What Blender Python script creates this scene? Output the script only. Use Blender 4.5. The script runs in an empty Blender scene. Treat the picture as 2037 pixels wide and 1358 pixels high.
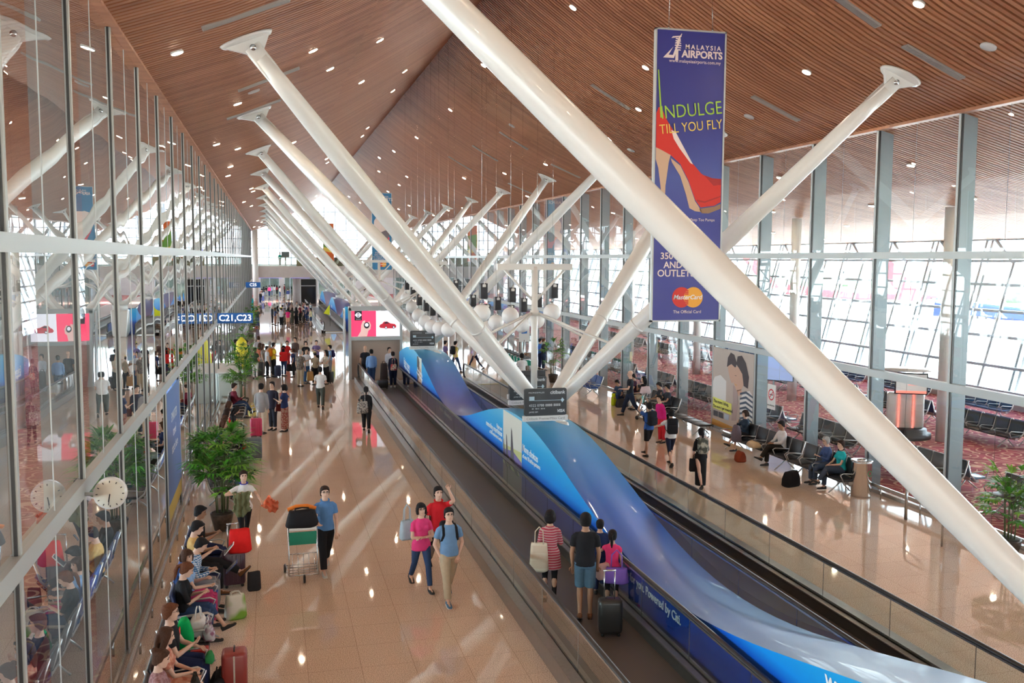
import bpy, bmesh, math, random
from mathutils import Vector, Matrix, Euler, Quaternion
random.seed(7)
PI = math.pi
C = bpy.context.scene.collection
SC = bpy.context.scene
# ------------------------------------------------------------------ camera
F_PX, CX, CY, EYE = 1880.0, 1018.5, 679.0, 6.0
_d = Vector(((537-CX)/F_PX, -(512-CY)/F_PX, -1.0)).normalized()      # hall axis seen from the camera
_up = -Vector(((905-CX), -(21060-CY), -F_PX)).normalized()
_up = (_up - _d*_up.dot(_d)).normalized()
_rt = _d.cross(_up)
RWC = Matrix((_rt, _d, _up))          # rows: world x,y,z axes in camera coordinates -> camera-to-world rotation
CAMLOC = Vector((0, 0, EYE))
cam_data = bpy.data.cameras.new('camera')
cam_data.sensor_width = 36.0
cam_data.lens = 36.0*F_PX/2037.0
cam_data.clip_end = 2000
cam = bpy.data.objects.new('camera', cam_data)
C.objects.link(cam)
cam.matrix_world = Matrix.Translation(CAMLOC) @ RWC.to_4x4()
SC.camera = cam

def at(u, v, x=None, y=None, z=None):
    """world point where the sight line through photo pixel (u, v) meets a plane"""
    r = RWC @ Vector(((u-CX)/F_PX, -(v-CY)/F_PX, -1.0))
    if z is not None: t = (z-EYE)/r.z
    elif x is not None: t = x/r.x
    else: t = y/r.y
    return CAMLOC + r*t

def px(p):
    q = RWC.transposed() @ (Vector(p)-CAMLOC)
    return (CX-F_PX*q.x/q.z, CY+F_PX*q.y/q.z, -q.z)

# ------------------------------------------------------------------ world and exposure
w = bpy.data.worlds.new('world'); SC.world = w; w.use_nodes = True
nt = w.node_tree; nt.nodes.clear()
wo = nt.nodes.new('ShaderNodeOutputWorld'); bg = nt.nodes.new('ShaderNodeBackground')
tc = nt.nodes.new('ShaderNodeTexCoord'); sx = nt.nodes.new('ShaderNodeSeparateXYZ'); cr = nt.nodes.new('ShaderNodeValToRGB')
cr.color_ramp.elements[0].position = 0.0; cr.color_ramp.elements[0].color = (0.86, 0.93, 1.0, 1)
cr.color_ramp.elements[1].position = 0.6; cr.color_ramp.elements[1].color = (0.72, 0.86, 1.0, 1)
nt.links.new(tc.outputs['Generated'], sx.inputs[0]); nt.links.new(sx.outputs['Z'], cr.inputs[0])
nt.links.new(cr.outputs[0], bg.inputs[0]); nt.links.new(bg.outputs[0], wo.inputs[0])
bg.inputs[1].default_value = 6.0
sun_d = bpy.data.lights.new('sun', 'SUN'); sun_d.energy = 22.0; sun_d.angle = 0.25; sun_d.color = (1.0, 0.95, 0.88)
sun = bpy.data.objects.new('sun', sun_d); C.objects.link(sun)
sun.rotation_euler = Euler((math.radians(38), math.radians(10), math.radians(20)))
SC.view_settings.view_transform = 'Standard'; SC.view_settings.look = 'None'
SC.view_settings.exposure = 1.15; SC.view_settings.gamma = 1.0; SC.view_settings.use_curve_mapping = False
SC.cycles.max_bounces = 8; SC.cycles.transparent_max_bounces = 24; SC.cycles.diffuse_bounces = 4
SC.cycles.glossy_bounces = 4; SC.cycles.transmission_bounces = 4
SC.cycles.use_denoising = True
SC.cycles.caustics_reflective = False; SC.cycles.caustics_refractive = False
SC.cycles.sample_clamp_indirect = 6.0

# ------------------------------------------------------------------ materials
MATS = {}
def mat(name, col=(.5,.5,.5), rough=.5, metal=0.0, emit=0.0, spec=.5, coat=0.0, noise=0.0, nscale=20.0, ecol=None, bump=0.0, trans=0.0, alpha=1.0):
    if name in MATS: return MATS[name]
    m = bpy.data.materials.new(name); m.use_nodes = True
    t = m.node_tree; b = t.nodes['Principled BSDF']
    b.inputs['Base Color'].default_value = (*col, 1); b.inputs['Roughness'].default_value = rough
    b.inputs['Metallic'].default_value = metal; b.inputs['Specular IOR Level'].default_value = spec
    b.inputs['Coat Weight'].default_value = coat
    if alpha < 1: b.inputs['Alpha'].default_value = alpha
    if emit:
        b.inputs['Emission Color'].default_value = (*(ecol or col), 1); b.inputs['Emission Strength'].default_value = emit
    if noise or bump:
        tc = t.nodes.new('ShaderNodeTexCoord'); n = t.nodes.new('ShaderNodeTexNoise'); n.inputs['Scale'].default_value = nscale
        n.inputs['Detail'].default_value = 4
        t.links.new(tc.outputs['Object'], n.inputs['Vector'])
        if noise:
            r = t.nodes.new('ShaderNodeValToRGB'); e = r.color_ramp.elements
            e[0].position = .3; e[1].position = .7
            e[0].color = (*[max(0, c*(1-noise)) for c in col], 1); e[1].color = (*[min(1, c*(1+noise)) for c in col], 1)
            t.links.new(n.outputs['Fac'], r.inputs[0]); t.links.new(r.outputs[0], b.inputs['Base Color'])
        if bump:
            bp = t.nodes.new('ShaderNodeBump'); bp.inputs['Strength'].default_value = bump; bp.inputs['Distance'].default_value = .02
            t.links.new(n.outputs['Fac'], bp.inputs['Height']); t.links.new(bp.outputs[0], b.inputs['Normal'])
    MATS[name] = m
    return m

def cloth(col):
    col = tuple(round(c, 3) for c in col)
    return mat('cloth_%02d%02d%02d' % tuple(int(c*99) for c in col), col, rough=.85, noise=.05, nscale=14, spec=.2)

def glass_mat(name, tint, k=1.7, wob=0.0, base=0.0):
    if name in MATS: return MATS[name]
    m = bpy.data.materials.new(name); m.use_nodes = True; t = m.node_tree; t.nodes.clear()
    o = t.nodes.new('ShaderNodeOutputMaterial'); mx = t.nodes.new('ShaderNodeMixShader')
    tr = t.nodes.new('ShaderNodeBsdfTransparent'); gl = t.nodes.new('ShaderNodeBsdfGlossy'); ge = t.nodes.new('ShaderNodeNewGeometry')
    tr.inputs[0].default_value = (*tint, 1); gl.inputs['Roughness'].default_value = 0.0; gl.inputs[0].default_value = (.95,.97,.97,1)
    dt = t.nodes.new('ShaderNodeVectorMath'); dt.operation = 'DOT_PRODUCT'
    t.links.new(ge.outputs['Normal'], dt.inputs[0]); t.links.new(ge.outputs['Incoming'], dt.inputs[1])
    ab = t.nodes.new('ShaderNodeMath'); ab.operation = 'ABSOLUTE'; t.links.new(dt.outputs['Value'], ab.inputs[0])
    om = t.nodes.new('ShaderNodeMath'); om.operation = 'SUBTRACT'; om.inputs[0].default_value = 1.0; t.links.new(ab.outputs[0], om.inputs[1])
    pw = t.nodes.new('ShaderNodeMath'); pw.operation = 'POWER'; pw.inputs[1].default_value = 5.0; t.links.new(om.outputs[0], pw.inputs[0])
    fr = t.nodes.new('ShaderNodeMath'); fr.operation = 'MULTIPLY_ADD'; fr.inputs[1].default_value = .957; fr.inputs[2].default_value = .043; t.links.new(pw.outputs[0], fr.inputs[0])
    ml = t.nodes.new('ShaderNodeMath'); ml.operation = 'MULTIPLY_ADD'; ml.inputs[1].default_value = k; ml.inputs[2].default_value = base; ml.use_clamp = True
    t.links.new(fr.outputs[0], ml.inputs[0]); t.links.new(ml.outputs[0], mx.inputs[0])
    t.links.new(tr.outputs[0], mx.inputs[1]); t.links.new(gl.outputs[0], mx.inputs[2]); t.links.new(mx.outputs[0], o.inputs[0])
    if wob:
        tc = t.nodes.new('ShaderNodeTexCoord'); n = t.nodes.new('ShaderNodeTexNoise'); n.inputs['Scale'].default_value = .55; n.inputs['Detail'].default_value = 1
        bp = t.nodes.new('ShaderNodeBump'); bp.inputs['Strength'].default_value = wob; bp.inputs['Distance'].default_value = .05
        t.links.new(tc.outputs['Object'], n.inputs[0]); t.links.new(n.outputs[0], bp.inputs['Height']); t.links.new(bp.outputs[0], gl.inputs['Normal'])
    MATS[name] = m; return m

# ------------------------------------------------------------------ mesh builder
class MB:
    def __init__(s): s.v = []; s.f = []; s.m = []; s.sm = []
    def add(s, vs, fs, m=0, smooth=False):
        o = len(s.v); s.v += [tuple(p) for p in vs]
        for f in fs: s.f.append([i+o for i in f]); s.m.append(m); s.sm.append(smooth)
        return s
    def box(s, c, d, m=0, rot=None):
        x, y, z = d[0]/2, d[1]/2, d[2]/2
        vs = [Vector((i*x, j*y, k*z)) for k in (-1, 1) for j in (-1, 1) for i in (-1, 1)]
        if rot is not None:
            R = rot if isinstance(rot, Matrix) else Euler(rot).to_matrix()
            vs = [R @ p for p in vs]
        vs = [p+Vector(c) for p in vs]
        return s.add(vs, [(0,2,3,1),(4,5,7,6),(0,1,5,4),(2,6,7,3),(0,4,6,2),(1,3,7,5)], m)
    def bx(s, a, b, m=0):
        return s.box([(a[i]+b[i])/2 for i in range(3)], [abs(b[i]-a[i]) for i in range(3)], m)
    def rbox(s, c, d, r=.02, m=0, rot=None, n=3):
        """box with rounded vertical (local z) edges and slightly eased top/bottom"""
        x, y, z = d[0]/2, d[1]/2, d[2]/2; r = min(r, x*.99, y*.99, z*.99)
        def ring(zz, ins):
            P = []
            for (sx_, sy_, a0) in ((1,1,0),(-1,1,PI/2),(-1,-1,PI),(1,-1,3*PI/2)):
                for k in range(n+1):
                    a = a0+PI/2*k/n
                    P.append(Vector((sx_*(x-r)+(r-ins)*math.cos(a), sy_*(y-r)+(r-ins)*math.sin(a), zz)))
            return P
        rs = [ring(-z, r*.7), ring(-z+r*.3, r*.2), ring(-z+r, 0), ring(z-r, 0), ring(z-r*.3, r*.2), ring(z, r*.7)]
        R = Matrix.Identity(3)
        if rot is not None: R = rot if isinstance(rot, Matrix) else Euler(rot).to_matrix()
        return s.rings([[R @ p + Vector(c) for p in q] for q in rs], m, smooth=True)
    def rings(s, rs, m=0, caps=True, smooth=True, closed=True):
        n = len(rs[0]); vs = [p for r in rs for p in r]; fs = []
        for i in range(len(rs)-1):
            for j in range(n if closed else n-1):
                k = (j+1) % n
                fs.append((i*n+j, i*n+k, (i+1)*n+k, (i+1)*n+j))
        if caps: fs.append(tuple(range(n))[::-1]); fs.append(tuple((len(rs)-1)*n+j for j in range(n)))
        return s.add(vs, fs, m, smooth)
    def tube(s, pts, rad, n=10, m=0, up=None, smooth=True, caps=True):
        """pts list, rad list of r or (rx, ry)"""
        pts = [Vector(p) for p in pts]
        if not isinstance(rad, (list, tuple)): rad = [rad]*len(pts)
        elif len(rad) == 2 and len(pts) != 2 and not isinstance(rad[0], (list, tuple)): rad = [rad]*len(pts)
        rs = []; U = Vector(up) if up else None
        prev = None
        for i, p in enumerate(pts):
            d = (pts[min(i+1, len(pts)-1)]-pts[max(i-1, 0)])
            if d.length < 1e-9: d = Vector((0,0,1))
            d.normalize()
            ref = U if U is not None else (prev if prev is not None else (Vector((1,0,0)) if abs(d.x) < .8 else Vector((0,1,0))))
            a = ref-d*ref.dot(d)
            if a.length < 1e-6: a = d.orthogonal()
            a.normalize(); b = d.cross(a); prev = a
            r = rad[i]; rx, ry = (r if isinstance(r, (list, tuple)) else (r, r))
            rs.append([p+a*(rx*math.cos(2*PI*k/n))+b*(ry*math.sin(2*PI*k/n)) for k in range(n)])
        return s.rings(rs, m, smooth=smooth, caps=caps)
    def cyl(s, a, b, r, r2=None, n=12, m=0, smooth=True):
        return s.tube([a, b], [r, r if r2 is None else r2], n, m, smooth=smooth)
    def sph(s, c, r, nu=12, nv=8, m=0, rot=None):
        if not isinstance(r, (list, tuple)): r = (r, r, r)
        R = Matrix.Identity(3)
        if rot is not None: R = rot if isinstance(rot, Matrix) else Euler(rot).to_matrix()
        rs = []
        for i in range(nv+1):
            a = -PI/2+PI*(i+.0)/nv
            a = max(-PI/2+.02, min(PI/2-.02, a))
            rs.append([R @ Vector((r[0]*math.cos(a)*math.cos(2*PI*j/nu), r[1]*math.cos(a)*math.sin(2*PI*j/nu), r[2]*math.sin(a)))+Vector(c) for j in range(nu)])
        return s.rings(rs, m)
    def quad(s, a, b, c, d, m=0): return s.add([a,b,c,d], [(0,1,2,3)], m)
    def prism(s, poly, fn, t0, t1, m=0):
        """poly of 2D points, fn(u,v,t)->3D"""
        n = len(poly)
        vs = [fn(u, v, t0) for u, v in poly]+[fn(u, v, t1) for u, v in poly]
        fs = [tuple(range(n))[::-1], tuple(n+i for i in range(n))]+[(i, (i+1) % n, n+(i+1) % n, n+i) for i in range(n)]
        return s.add(vs, fs, m)
    def mesh(s, name, mats):
        me = bpy.data.meshes.new(name); me.from_pydata(s.v, [], s.f)
        for m in (mats if isinstance(mats, (list, tuple)) else [mats]): me.materials.append(m)
        me.polygons.foreach_set('material_index', s.m); me.polygons.foreach_set('use_smooth', s.sm)
        me.update(); return me
    def build(s, name, mats, parent=None, loc=None, rz=None):
        o = bpy.data.objects.new(name, s.mesh(name, mats)); C.objects.link(o)
        if parent is not None: o.parent = parent
        if loc is not None: o.location = loc
        if rz is not None: o.rotation_euler = (0, 0, rz)
        return o

def tag(o, label=None, cat=None, group=None, kind=None):
    if label: o['label'] = label
    if cat: o['category'] = cat
    if group: o['group'] = group
    if kind: o['kind'] = kind
    return o
def thing(name, label, cat, loc=(0,0,0), rz=0.0, group=None, kind=None):
    o = bpy.data.objects.new(name, None); C.objects.link(o); o.empty_display_size = .1
    o.location = loc; o.rotation_euler = (0, 0, rz)
    return tag(o, label, cat, group, kind)
KIDS = {}
def copy_tree(o, parent=None):
    c = o.copy(); C.objects.link(c)
    c.parent = parent
    if parent is not None: c.matrix_parent_inverse = o.matrix_parent_inverse
    for ch in o.children: copy_tree(ch, c)
    return c
def put(o, loc, rz=0, label=None, group=None):
    o.location = loc; o.rotation_euler = (0, 0, rz)
    if label: o['label'] = label
    if group: o['group'] = group
    return o

# text as a thin mesh child; local frame: x right, y up, then placed by matrix
def text(parent, s, M, size, m, depth=.002, name='lettering', align='CENTER', shear=0.0, bold=0.0, sx_=1.0, spacing=1.0):
    cu = bpy.data.curves.new(name, 'FONT'); cu.body = s; cu.size = size; cu.align_x = align; cu.align_y = 'CENTER'
    cu.extrude = depth; cu.shear = shear; cu.offset = bold; cu.space_character = spacing; cu.resolution_u = 3
    o = bpy.data.objects.new('tmp', cu); C.objects.link(o)
    bpy.context.view_layer.update()
    me = bpy.data.meshes.new_from_object(o.evaluated_get(bpy.context.evaluated_depsgraph_get()))
    bpy.data.objects.remove(o)
    me.materials.clear(); me.materials.append(m)
    q = bpy.data.objects.new(name, me); C.objects.link(q)
    q.parent = parent
    me.transform(Matrix(M) @ Matrix.Diagonal((sx_, 1, 1, 1)))
    return q
def frame_y(x, y, z, flip=False):
    """text plane facing -Y (toward the camera) at x,y,z; flip faces +Y"""
    M = Matrix(((1,0,0,x),(0,0,-1,y),(0,1,0,z),(0,0,0,1)))
    if flip: M = Matrix(((-1,0,0,x),(0,0,1,y),(0,1,0,z),(0,0,0,1)))
    return M
def frame_x(x, y, z, s=-1):
    """text plane facing -X (s=-1): text runs toward -Y; or +X (s=1): runs toward +Y"""
    if s < 0: return Matrix(((0,0,-1,x),(-1,0,0,y),(0,1,0,z),(0,0,0,1)))
    return Matrix(((0,0,1,x),(1,0,0,y),(0,1,0,z),(0,0,0,1)))
# wait: a face looking to -X is read with +Y on the reader's left, so the text runs toward -Y
def ordinal(n):
    W = ['first','second','third','fourth','fifth','sixth','seventh','eighth','ninth','tenth','eleventh','twelfth','thirteenth','fourteenth','fifteenth','sixteenth','seventeenth','eighteenth','nineteenth','twentieth','twenty-first','twenty-second','twenty-third','twenty-fourth','twenty-fifth','twenty-sixth','twenty-seventh','twenty-eighth','twenty-ninth','thirtieth','thirty-first','thirty-second','thirty-third','thirty-fourth','thirty-fifth','thirty-sixth','thirty-seventh','thirty-eighth','thirty-ninth','fortieth']
    return W[n-1]
# ================================================================== structure
XL, XR, XC = -2.2, 15.1, 6.5
TOPZ, TRU, TRL_L, TRL_R = 9.33, 6.12, 3.29, 3.09
Y0, YE = -14.0, 120.5
def ceil_z(x):
    s = abs(x-XC)
    if s <= 8.65: return 13.98-.78*s+.0275*s*s
    t = s-8.65
    return 13.98-.78*8.65+.0275*8.65**2 - (.30*t-.30*t*t/2/15.7)
M_alu = mat('aluminium_light', (.50,.53,.53), rough=.38, metal=.3)
M_steel = mat('brushed_steel', (.55,.56,.56), rough=.22, metal=.9, noise=.08, nscale=60)
M_post = mat('mullion_grey', (.22,.26,.28), rough=.4, metal=.3)
M_dark = mat('dark_rubber', (.02,.02,.022), rough=.35)
M_white = mat('white_paint', (.76,.75,.72), rough=.28, coat=.3)
M_whitem = mat('white_matte', (.8,.8,.78), rough=.6)
M_blackp = mat('black_plastic', (.025,.025,.03), rough=.4)
G_left = glass_mat('glass_hall_left', (.90,.95,.94), 1.75, wob=.10)
G_right = glass_mat('glass_hall_right', (.90,.96,.96), 1.7, wob=.05)
G_out = glass_mat('glass_facade', (.93,.97,.98), 1.3)
G_bal = glass_mat('glass_balustrade', (.80,.90,.87), 1.9)

# floor: polished granite tiles with fine joints
def floor_mat():
    m = bpy.data.materials.new('polished_granite'); m.use_nodes = True; t = m.node_tree; b = t.nodes['Principled BSDF']
    N = t.nodes.new; L = t.links.new
    tc = N('ShaderNodeTexCoord'); sp = N('ShaderNodeSeparateXYZ'); L(tc.outputs['Object'], sp.inputs[0])
    def joint(out, off, size):
        a = N('ShaderNodeMath'); a.operation = 'ADD'; a.inputs[1].default_value = off; L(out, a.inputs[0])
        d = N('ShaderNodeMath'); d.operation = 'DIVIDE'; d.inputs[1].default_value = size; L(a.outputs[0], d.inputs[0])
        f = N('ShaderNodeMath'); f.operation = 'FRACT'; L(d.outputs[0], f.inputs[0])
        l = N('ShaderNodeMath'); l.operation = 'LESS_THAN'; l.inputs[1].default_value = .007; L(f.outputs[0], l.inputs[0])
        fl = N('ShaderNodeMath'); fl.operation = 'FLOOR'; L(d.outputs[0], fl.inputs[0])
        return l.outputs[0], fl.outputs[0]
    jx, ix = joint(sp.outputs['X'], 7.7+.34, .77); jy, iy = joint(sp.outputs['Y'], 8.04, .80)
    mxj = N('ShaderNodeMath'); mxj.operation = 'MAXIMUM'; L(jx, mxj.inputs[0]); L(jy, mxj.inputs[1])
    n1 = N('ShaderNodeTexNoise'); n1.inputs['Scale'].default_value = 75; n1.inputs['Detail'].default_value = 3; L(tc.outputs['Object'], n1.inputs[0])
    r1 = N('ShaderNodeValToRGB'); e = r1.color_ramp.elements
    e[0].position = .36; e[0].color = (.36,.25,.18,1); e[1].position = .56; e[1].color = (.86,.69,.555,1)
    L(n1.outputs['Fac'], r1.inputs[0])
    cb = N('ShaderNodeCombineXYZ'); L(ix, cb.inputs[0]); L(iy, cb.inputs[1])
    wn = N('ShaderNodeTexWhiteNoise'); wn.noise_dimensions = '2D'; L(cb.outputs[0], wn.inputs['Vector'])
    mr = N('ShaderNodeMapRange'); mr.inputs['To Min'].default_value = .96; mr.inputs['To Max'].default_value = 1.03; L(wn.outputs['Value'], mr.inputs[0])
    hs = N('ShaderNodeHueSaturation'); L(r1.outputs[0], hs.inputs['Color']); L(mr.outputs[0], hs.inputs['Value'])
    mx = N('ShaderNodeMix'); mx.data_type = 'RGBA'; L(mxj.outputs[0], mx.inputs['Factor']); L(hs.outputs[0], mx.inputs['A']); mx.inputs['B'].default_value = (.36,.25,.17,1)
    L(mx.outputs['Result'], b.inputs['Base Color'])
    b.inputs['Roughness'].default_value = .035; b.inputs['Specular IOR Level'].default_value = .7
    return m
mb = MB(); mb.quad((XL,Y0,0),(XR,Y0,0),(XR,172,0),(XL,172,0))
tag(mb.build('floor', floor_mat()), kind='structure')

def carpet_mat():
    m = bpy.data.materials.new('patterned_carpet'); m.use_nodes = True; t = m.node_tree; b = t.nodes['Principled BSDF']; N = t.nodes.new; L = t.links.new
    tc = N('ShaderNodeTexCoord'); mp = N('ShaderNodeMapping'); mp.inputs['Scale'].default_value = (1.5,1.5,1.5); L(tc.outputs['Object'], mp.inputs[0])
    vo = N('ShaderNodeTexVoronoi'); vo.inputs['Scale'].default_value = 1.0; L(mp.outputs[0], vo.inputs['Vector'])
    sn = N('ShaderNodeMath'); sn.operation = 'MULTIPLY'; sn.inputs[1].default_value = 22; L(vo.outputs['Distance'], sn.inputs[0])
    s2 = N('ShaderNodeMath'); s2.operation = 'SINE'; L(sn.outputs[0], s2.inputs[0])
    gt = N('ShaderNodeMath'); gt.operation = 'GREATER_THAN'; gt.inputs[1].default_value = .72; L(s2.outputs[0], gt.inputs[0])
    nz = N('ShaderNodeTexNoise'); nz.inputs['Scale'].default_value = 1.2; L(tc.outputs['Object'], nz.inputs[0])
    rp = N('ShaderNodeValToRGB'); e = rp.color_ramp.elements; e[0].position = .4; e[0].color = (.22,.018,.03,1); e[1].position = .6; e[1].color = (.36,.05,.08,1); L(nz.outputs['Fac'], rp.inputs[0])
    mx = N('ShaderNodeMix'); mx.data_type = 'RGBA'; mx.inputs['B'].default_value = (.62,.36,.26,1); L(gt.outputs[0], mx.inputs['Factor']); L(rp.outputs[0], mx.inputs['A'])
    L(mx.outputs['Result'], b.inputs['Base Color']); b.inputs['Roughness'].default_value = .9
    return m
CARP = carpet_mat()
mb = MB(); mb.quad((XR,Y0,.002),(29.4,Y0,.002),(29.4,172,.002),(XR,172,.002)); tag(mb.build('floor_lounge_right', CARP), kind='structure')
mb = MB(); mb.quad((XL-14.3,Y0,.002),(XL,Y0,.002),(XL,172,.002),(XL-14.3,172,.002)); tag(mb.build('floor_lounge_left', CARP), kind='structure')

# ceiling: timber slats across the hall on a curved profile, dark backing above
def wood_mat():
    m = bpy.data.materials.new('timber_slats'); m.use_nodes = True; t = m.node_tree; b = t.nodes['Principled BSDF']; N = t.nodes.new; L = t.links.new
    tc = N('ShaderNodeTexCoord'); sp = N('ShaderNodeSeparateXYZ'); L(tc.outputs['Object'], sp.inputs[0])
    d = N('ShaderNodeMath'); d.operation = 'DIVIDE'; d.inputs[1].default_value = .165; L(sp.outputs['Y'], d.inputs[0])
    f = N('ShaderNodeMath'); f.operation = 'FLOOR'; L(d.outputs[0], f.inputs[0])
    dx = N('ShaderNodeMath'); dx.operation = 'DIVIDE'; dx.inputs[1].default_value = 2.2; L(sp.outputs['X'], dx.inputs[0])
    fx = N('ShaderNodeMath'); fx.operation = 'FLOOR'; L(dx.outputs[0], fx.inputs[0])
    cb = N('ShaderNodeCombineXYZ'); L(f.outputs[0], cb.inputs[0]); L(fx.outputs[0], cb.inputs[1])
    wn = N('ShaderNodeTexWhiteNoise'); wn.noise_dimensions = '2D'; L(cb.outputs[0], wn.inputs['Vector'])
    rp = N('ShaderNodeValToRGB'); e = rp.color_ramp.elements; e[0].color = (.33,.125,.06,1); e[1].color = (.46,.20,.10,1); L(wn.outputs['Value'], rp.inputs[0])
    L(rp.outputs[0], b.inputs['Base Color']); b.inputs['Roughness'].default_value = .45; return m
M_wood = wood_mat(); M_back = mat('ceiling_backing', (.012,.006,.005), rough=.95)
SLAT = .165
mb = MB()
xs = [XL-16.2, XL-12, XL-8, XL-4, XL, -.6, 1, 2.6, 4.2, 5.6, XC, 7.4, 8.8, 10.4, 12, 13.6, XR, XR+4, XR+8, XR+12, XR+15.9]
y = Y0
while y < YE+3:
    vs = []
    for x in xs:
        z = ceil_z(x)
        vs += [(x,y,z+.08),(x,y,z),(x,y+.105,z),(x,y+.105,z+.08)]
    fs = []
    for i in range(len(xs)-1):
        a = i*4; c = a+4
        fs += [(a,a+1,c+1,c),(a+1,a+2,c+2,c+1),(a+2,a+3,c+3,c+2)]
    mb.add(vs, fs, 0); y += SLAT
for i in range(len(xs)-1):
    a, c = xs[i], xs[i+1]
    mb.quad((a,Y0,ceil_z(a)+.09),(c,Y0,ceil_z(c)+.09),(c,YE+3,ceil_z(c)+.09),(a,YE+3,ceil_z(a)+.09), 1)
tag(mb.build('ceiling', [M_wood, M_back]), kind='structure')
# timber edge trims along the tops of the glass walls
for n, x, s in (('trim_1', XL, 1), ('trim_2', XR, -1)):
    mb = MB(); mb.bx((x-.1*s, Y0, TOPZ-.05), (x+.14*s, YE, TOPZ+.02)); tag(mb.build(n, M_wood), kind='structure')

# hall glass walls
def glass_wall(name, x, s, yoff, trl, G, n0, n1, label=None):
    """s=+1: hall lies on the +x side of the wall"""
    r = thing(name, None, None, kind='structure')
    ys = [yoff+2.985*k for k in range(n0, n1)]
    for i, y in enumerate(ys):
        m = MB()
        m.bx((x-.03*s, y-.032, 0), (x+.035*s, y+.032, TOPZ-.04), 0)            # cap on the hall side
        m.bx((x-.03*s, y-.052, 0), (x+.014*s, y-.0325, TOPZ-.04), 2)
        m.bx((x-.42*s, y-.03, 0), (x-.03*s, y+.03, TOPZ-.04), 1)              # deep fin behind
        m.bx((x-.035*s, y-.055, 0), (x-.025*s, y+.055, TOPZ-.04), 2)
        m.build('mullion', [M_alu, M_post, M_dark], r)
        if i+1 < len(ys):
            y2 = ys[i+1]
            m = MB(); m.bx((x-.006, (y+y2)/2-.005, .05), (x+.006*s, (y+y2)/2+.005, TOPZ-.05)); m.build('glass_joint', M_alu, r)
    for zz, hh in ((TRU, .17), (trl, .19)):
        m = MB(); m.bx((x-.10*s, ys[0], zz-hh/2), (x+.055*s, ys[-1], zz+hh/2)); m.build('transom', M_alu, r)
    m = MB(); m.bx((x-.10*s, ys[0], 0), (x+.02*s, ys[-1], .09)); m.build('sill', M_steel, r)
    far = MB()
    for i in range(len(ys)-1):
        for (a, b) in ((.09, trl), (trl, TRU), (TRU, TOPZ)):
            t = MB() if i < 33 else far
            q = [(x, ys[i], a), (x, ys[i+1], a), (x, ys[i+1], b), (x, ys[i], b)]
            t.quad(*(q if s < 0 else q[::-1]))
            if i < 33: t.build('glass_pane', G, r)
    if far.v: tag(far.build('glass_pane', G, r), kind='stuff')
    return r
glass_wall('wall_left', XL, 1, 11.93, TRL_L, G_left, -8, 37)
glass_wall('wall_right', XR, -1, 18.42, TRL_R, G_right, -10, 35)
r = thing('wall_behind_added', None, None, kind='structure')  # unseen glazed end wall, added to cut daylight from behind the camera
m = MB(); m.quad((XL-16.5, Y0, 0), (XR+16.5, Y0, 0), (XR+16.5, Y0, 14.2), (XL-16.5, Y0, 14.2)); m.build('glazing', glass_mat('glass_light_filter', (.22,.20,.17), 1.3), r)
for i in range(20):
    x = XL-16+2.6*i; m = MB(); m.bx((x-.06, Y0-.1, 0), (x+.06, Y0, 14.1)); m.build('mullion', M_post, r)

# outer slanted facades
M_fac = mat('facade_steel', (.42,.49,.55), rough=.4, metal=.3)
def facade(name, s):
    r = thing(name, None, None, kind='structure')
    bx0 = 22.5; tx = 24.35                 # distance from the centre line at base and head
    X = lambda t: XC+s*(bx0+(tx-bx0)*t)
    zt = ceil_z(XC+s*24.3)
    Z = lambda t: .6+(zt-.6)*t
    y = 35.4-3.5*13
    while y < 119:
        m = MB()
        for dy in (-.17, .17): m.tube([(X(0), y+dy, 0), (X(1), y+dy, zt)], .085, 6, smooth=False)
        m.build('raking_mullion', M_fac, r)
        m = MB(); m.tube([(X(0), y+1.75, .6), (X(.83), y+1.75, Z(.83)), (X(1)-s*.1, y+3.1, zt)], .085, 6, smooth=False); m.build('raking_mullion', M_fac, r)
        y += 3.5
    for i, t in enumerate((0, .16, .35, .515, .69, .85, 1.0)):
        m = MB(); h = .06 if i else .12
        m.bx((X(t)-.10, -14, Z(t)-h), (X(t)+.10, 120, Z(t)+h)); m.build('transom', M_fac, r)
    m = MB(); m.bx((X(0)-.1, -14, 0), (X(0)+.1, 120, .55)); m.build('sill', M_alu, r)
    m = MB(); m.quad((X(0), -14, .6), (X(0), 120, .6), (X(1), 120, zt), (X(1), -14, zt)); m.build('glazing', G_out, r)
    return r
facade('wall_right_outer', 1); facade('wall_left_outer', -1)

# bumper rails on short posts along both glass walls
def bumper(name, x, s, y0, y1, label, z=.27):
    r = thing(name, label, 'rail')
    m = MB(); m.bx((x, y0, z-.04), (x+.05*s, y1, z+.04)); m.build('bar', M_steel, r)
    y = y0+.4; n = 0
    m = None
    posts = []
    while y < y1 and n < 90:
        p = MB(); p.cyl((x+.02*s, y, 0), (x+.02*s, y, z-.03), .018, n=8); p.build('stub_post', M_steel, r); y += 1.49; n += 1
    return r
bumper('bumper_rail', XL+.17, 1, 4, 118, 'low brushed steel bumper rail along the foot of the left glass wall')
bumper('bumper_rail', XR-.30, -1, 8, 21.9, 'low steel bumper rail along the foot of the right glass wall beside the litter bin', z=.32)

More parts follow.
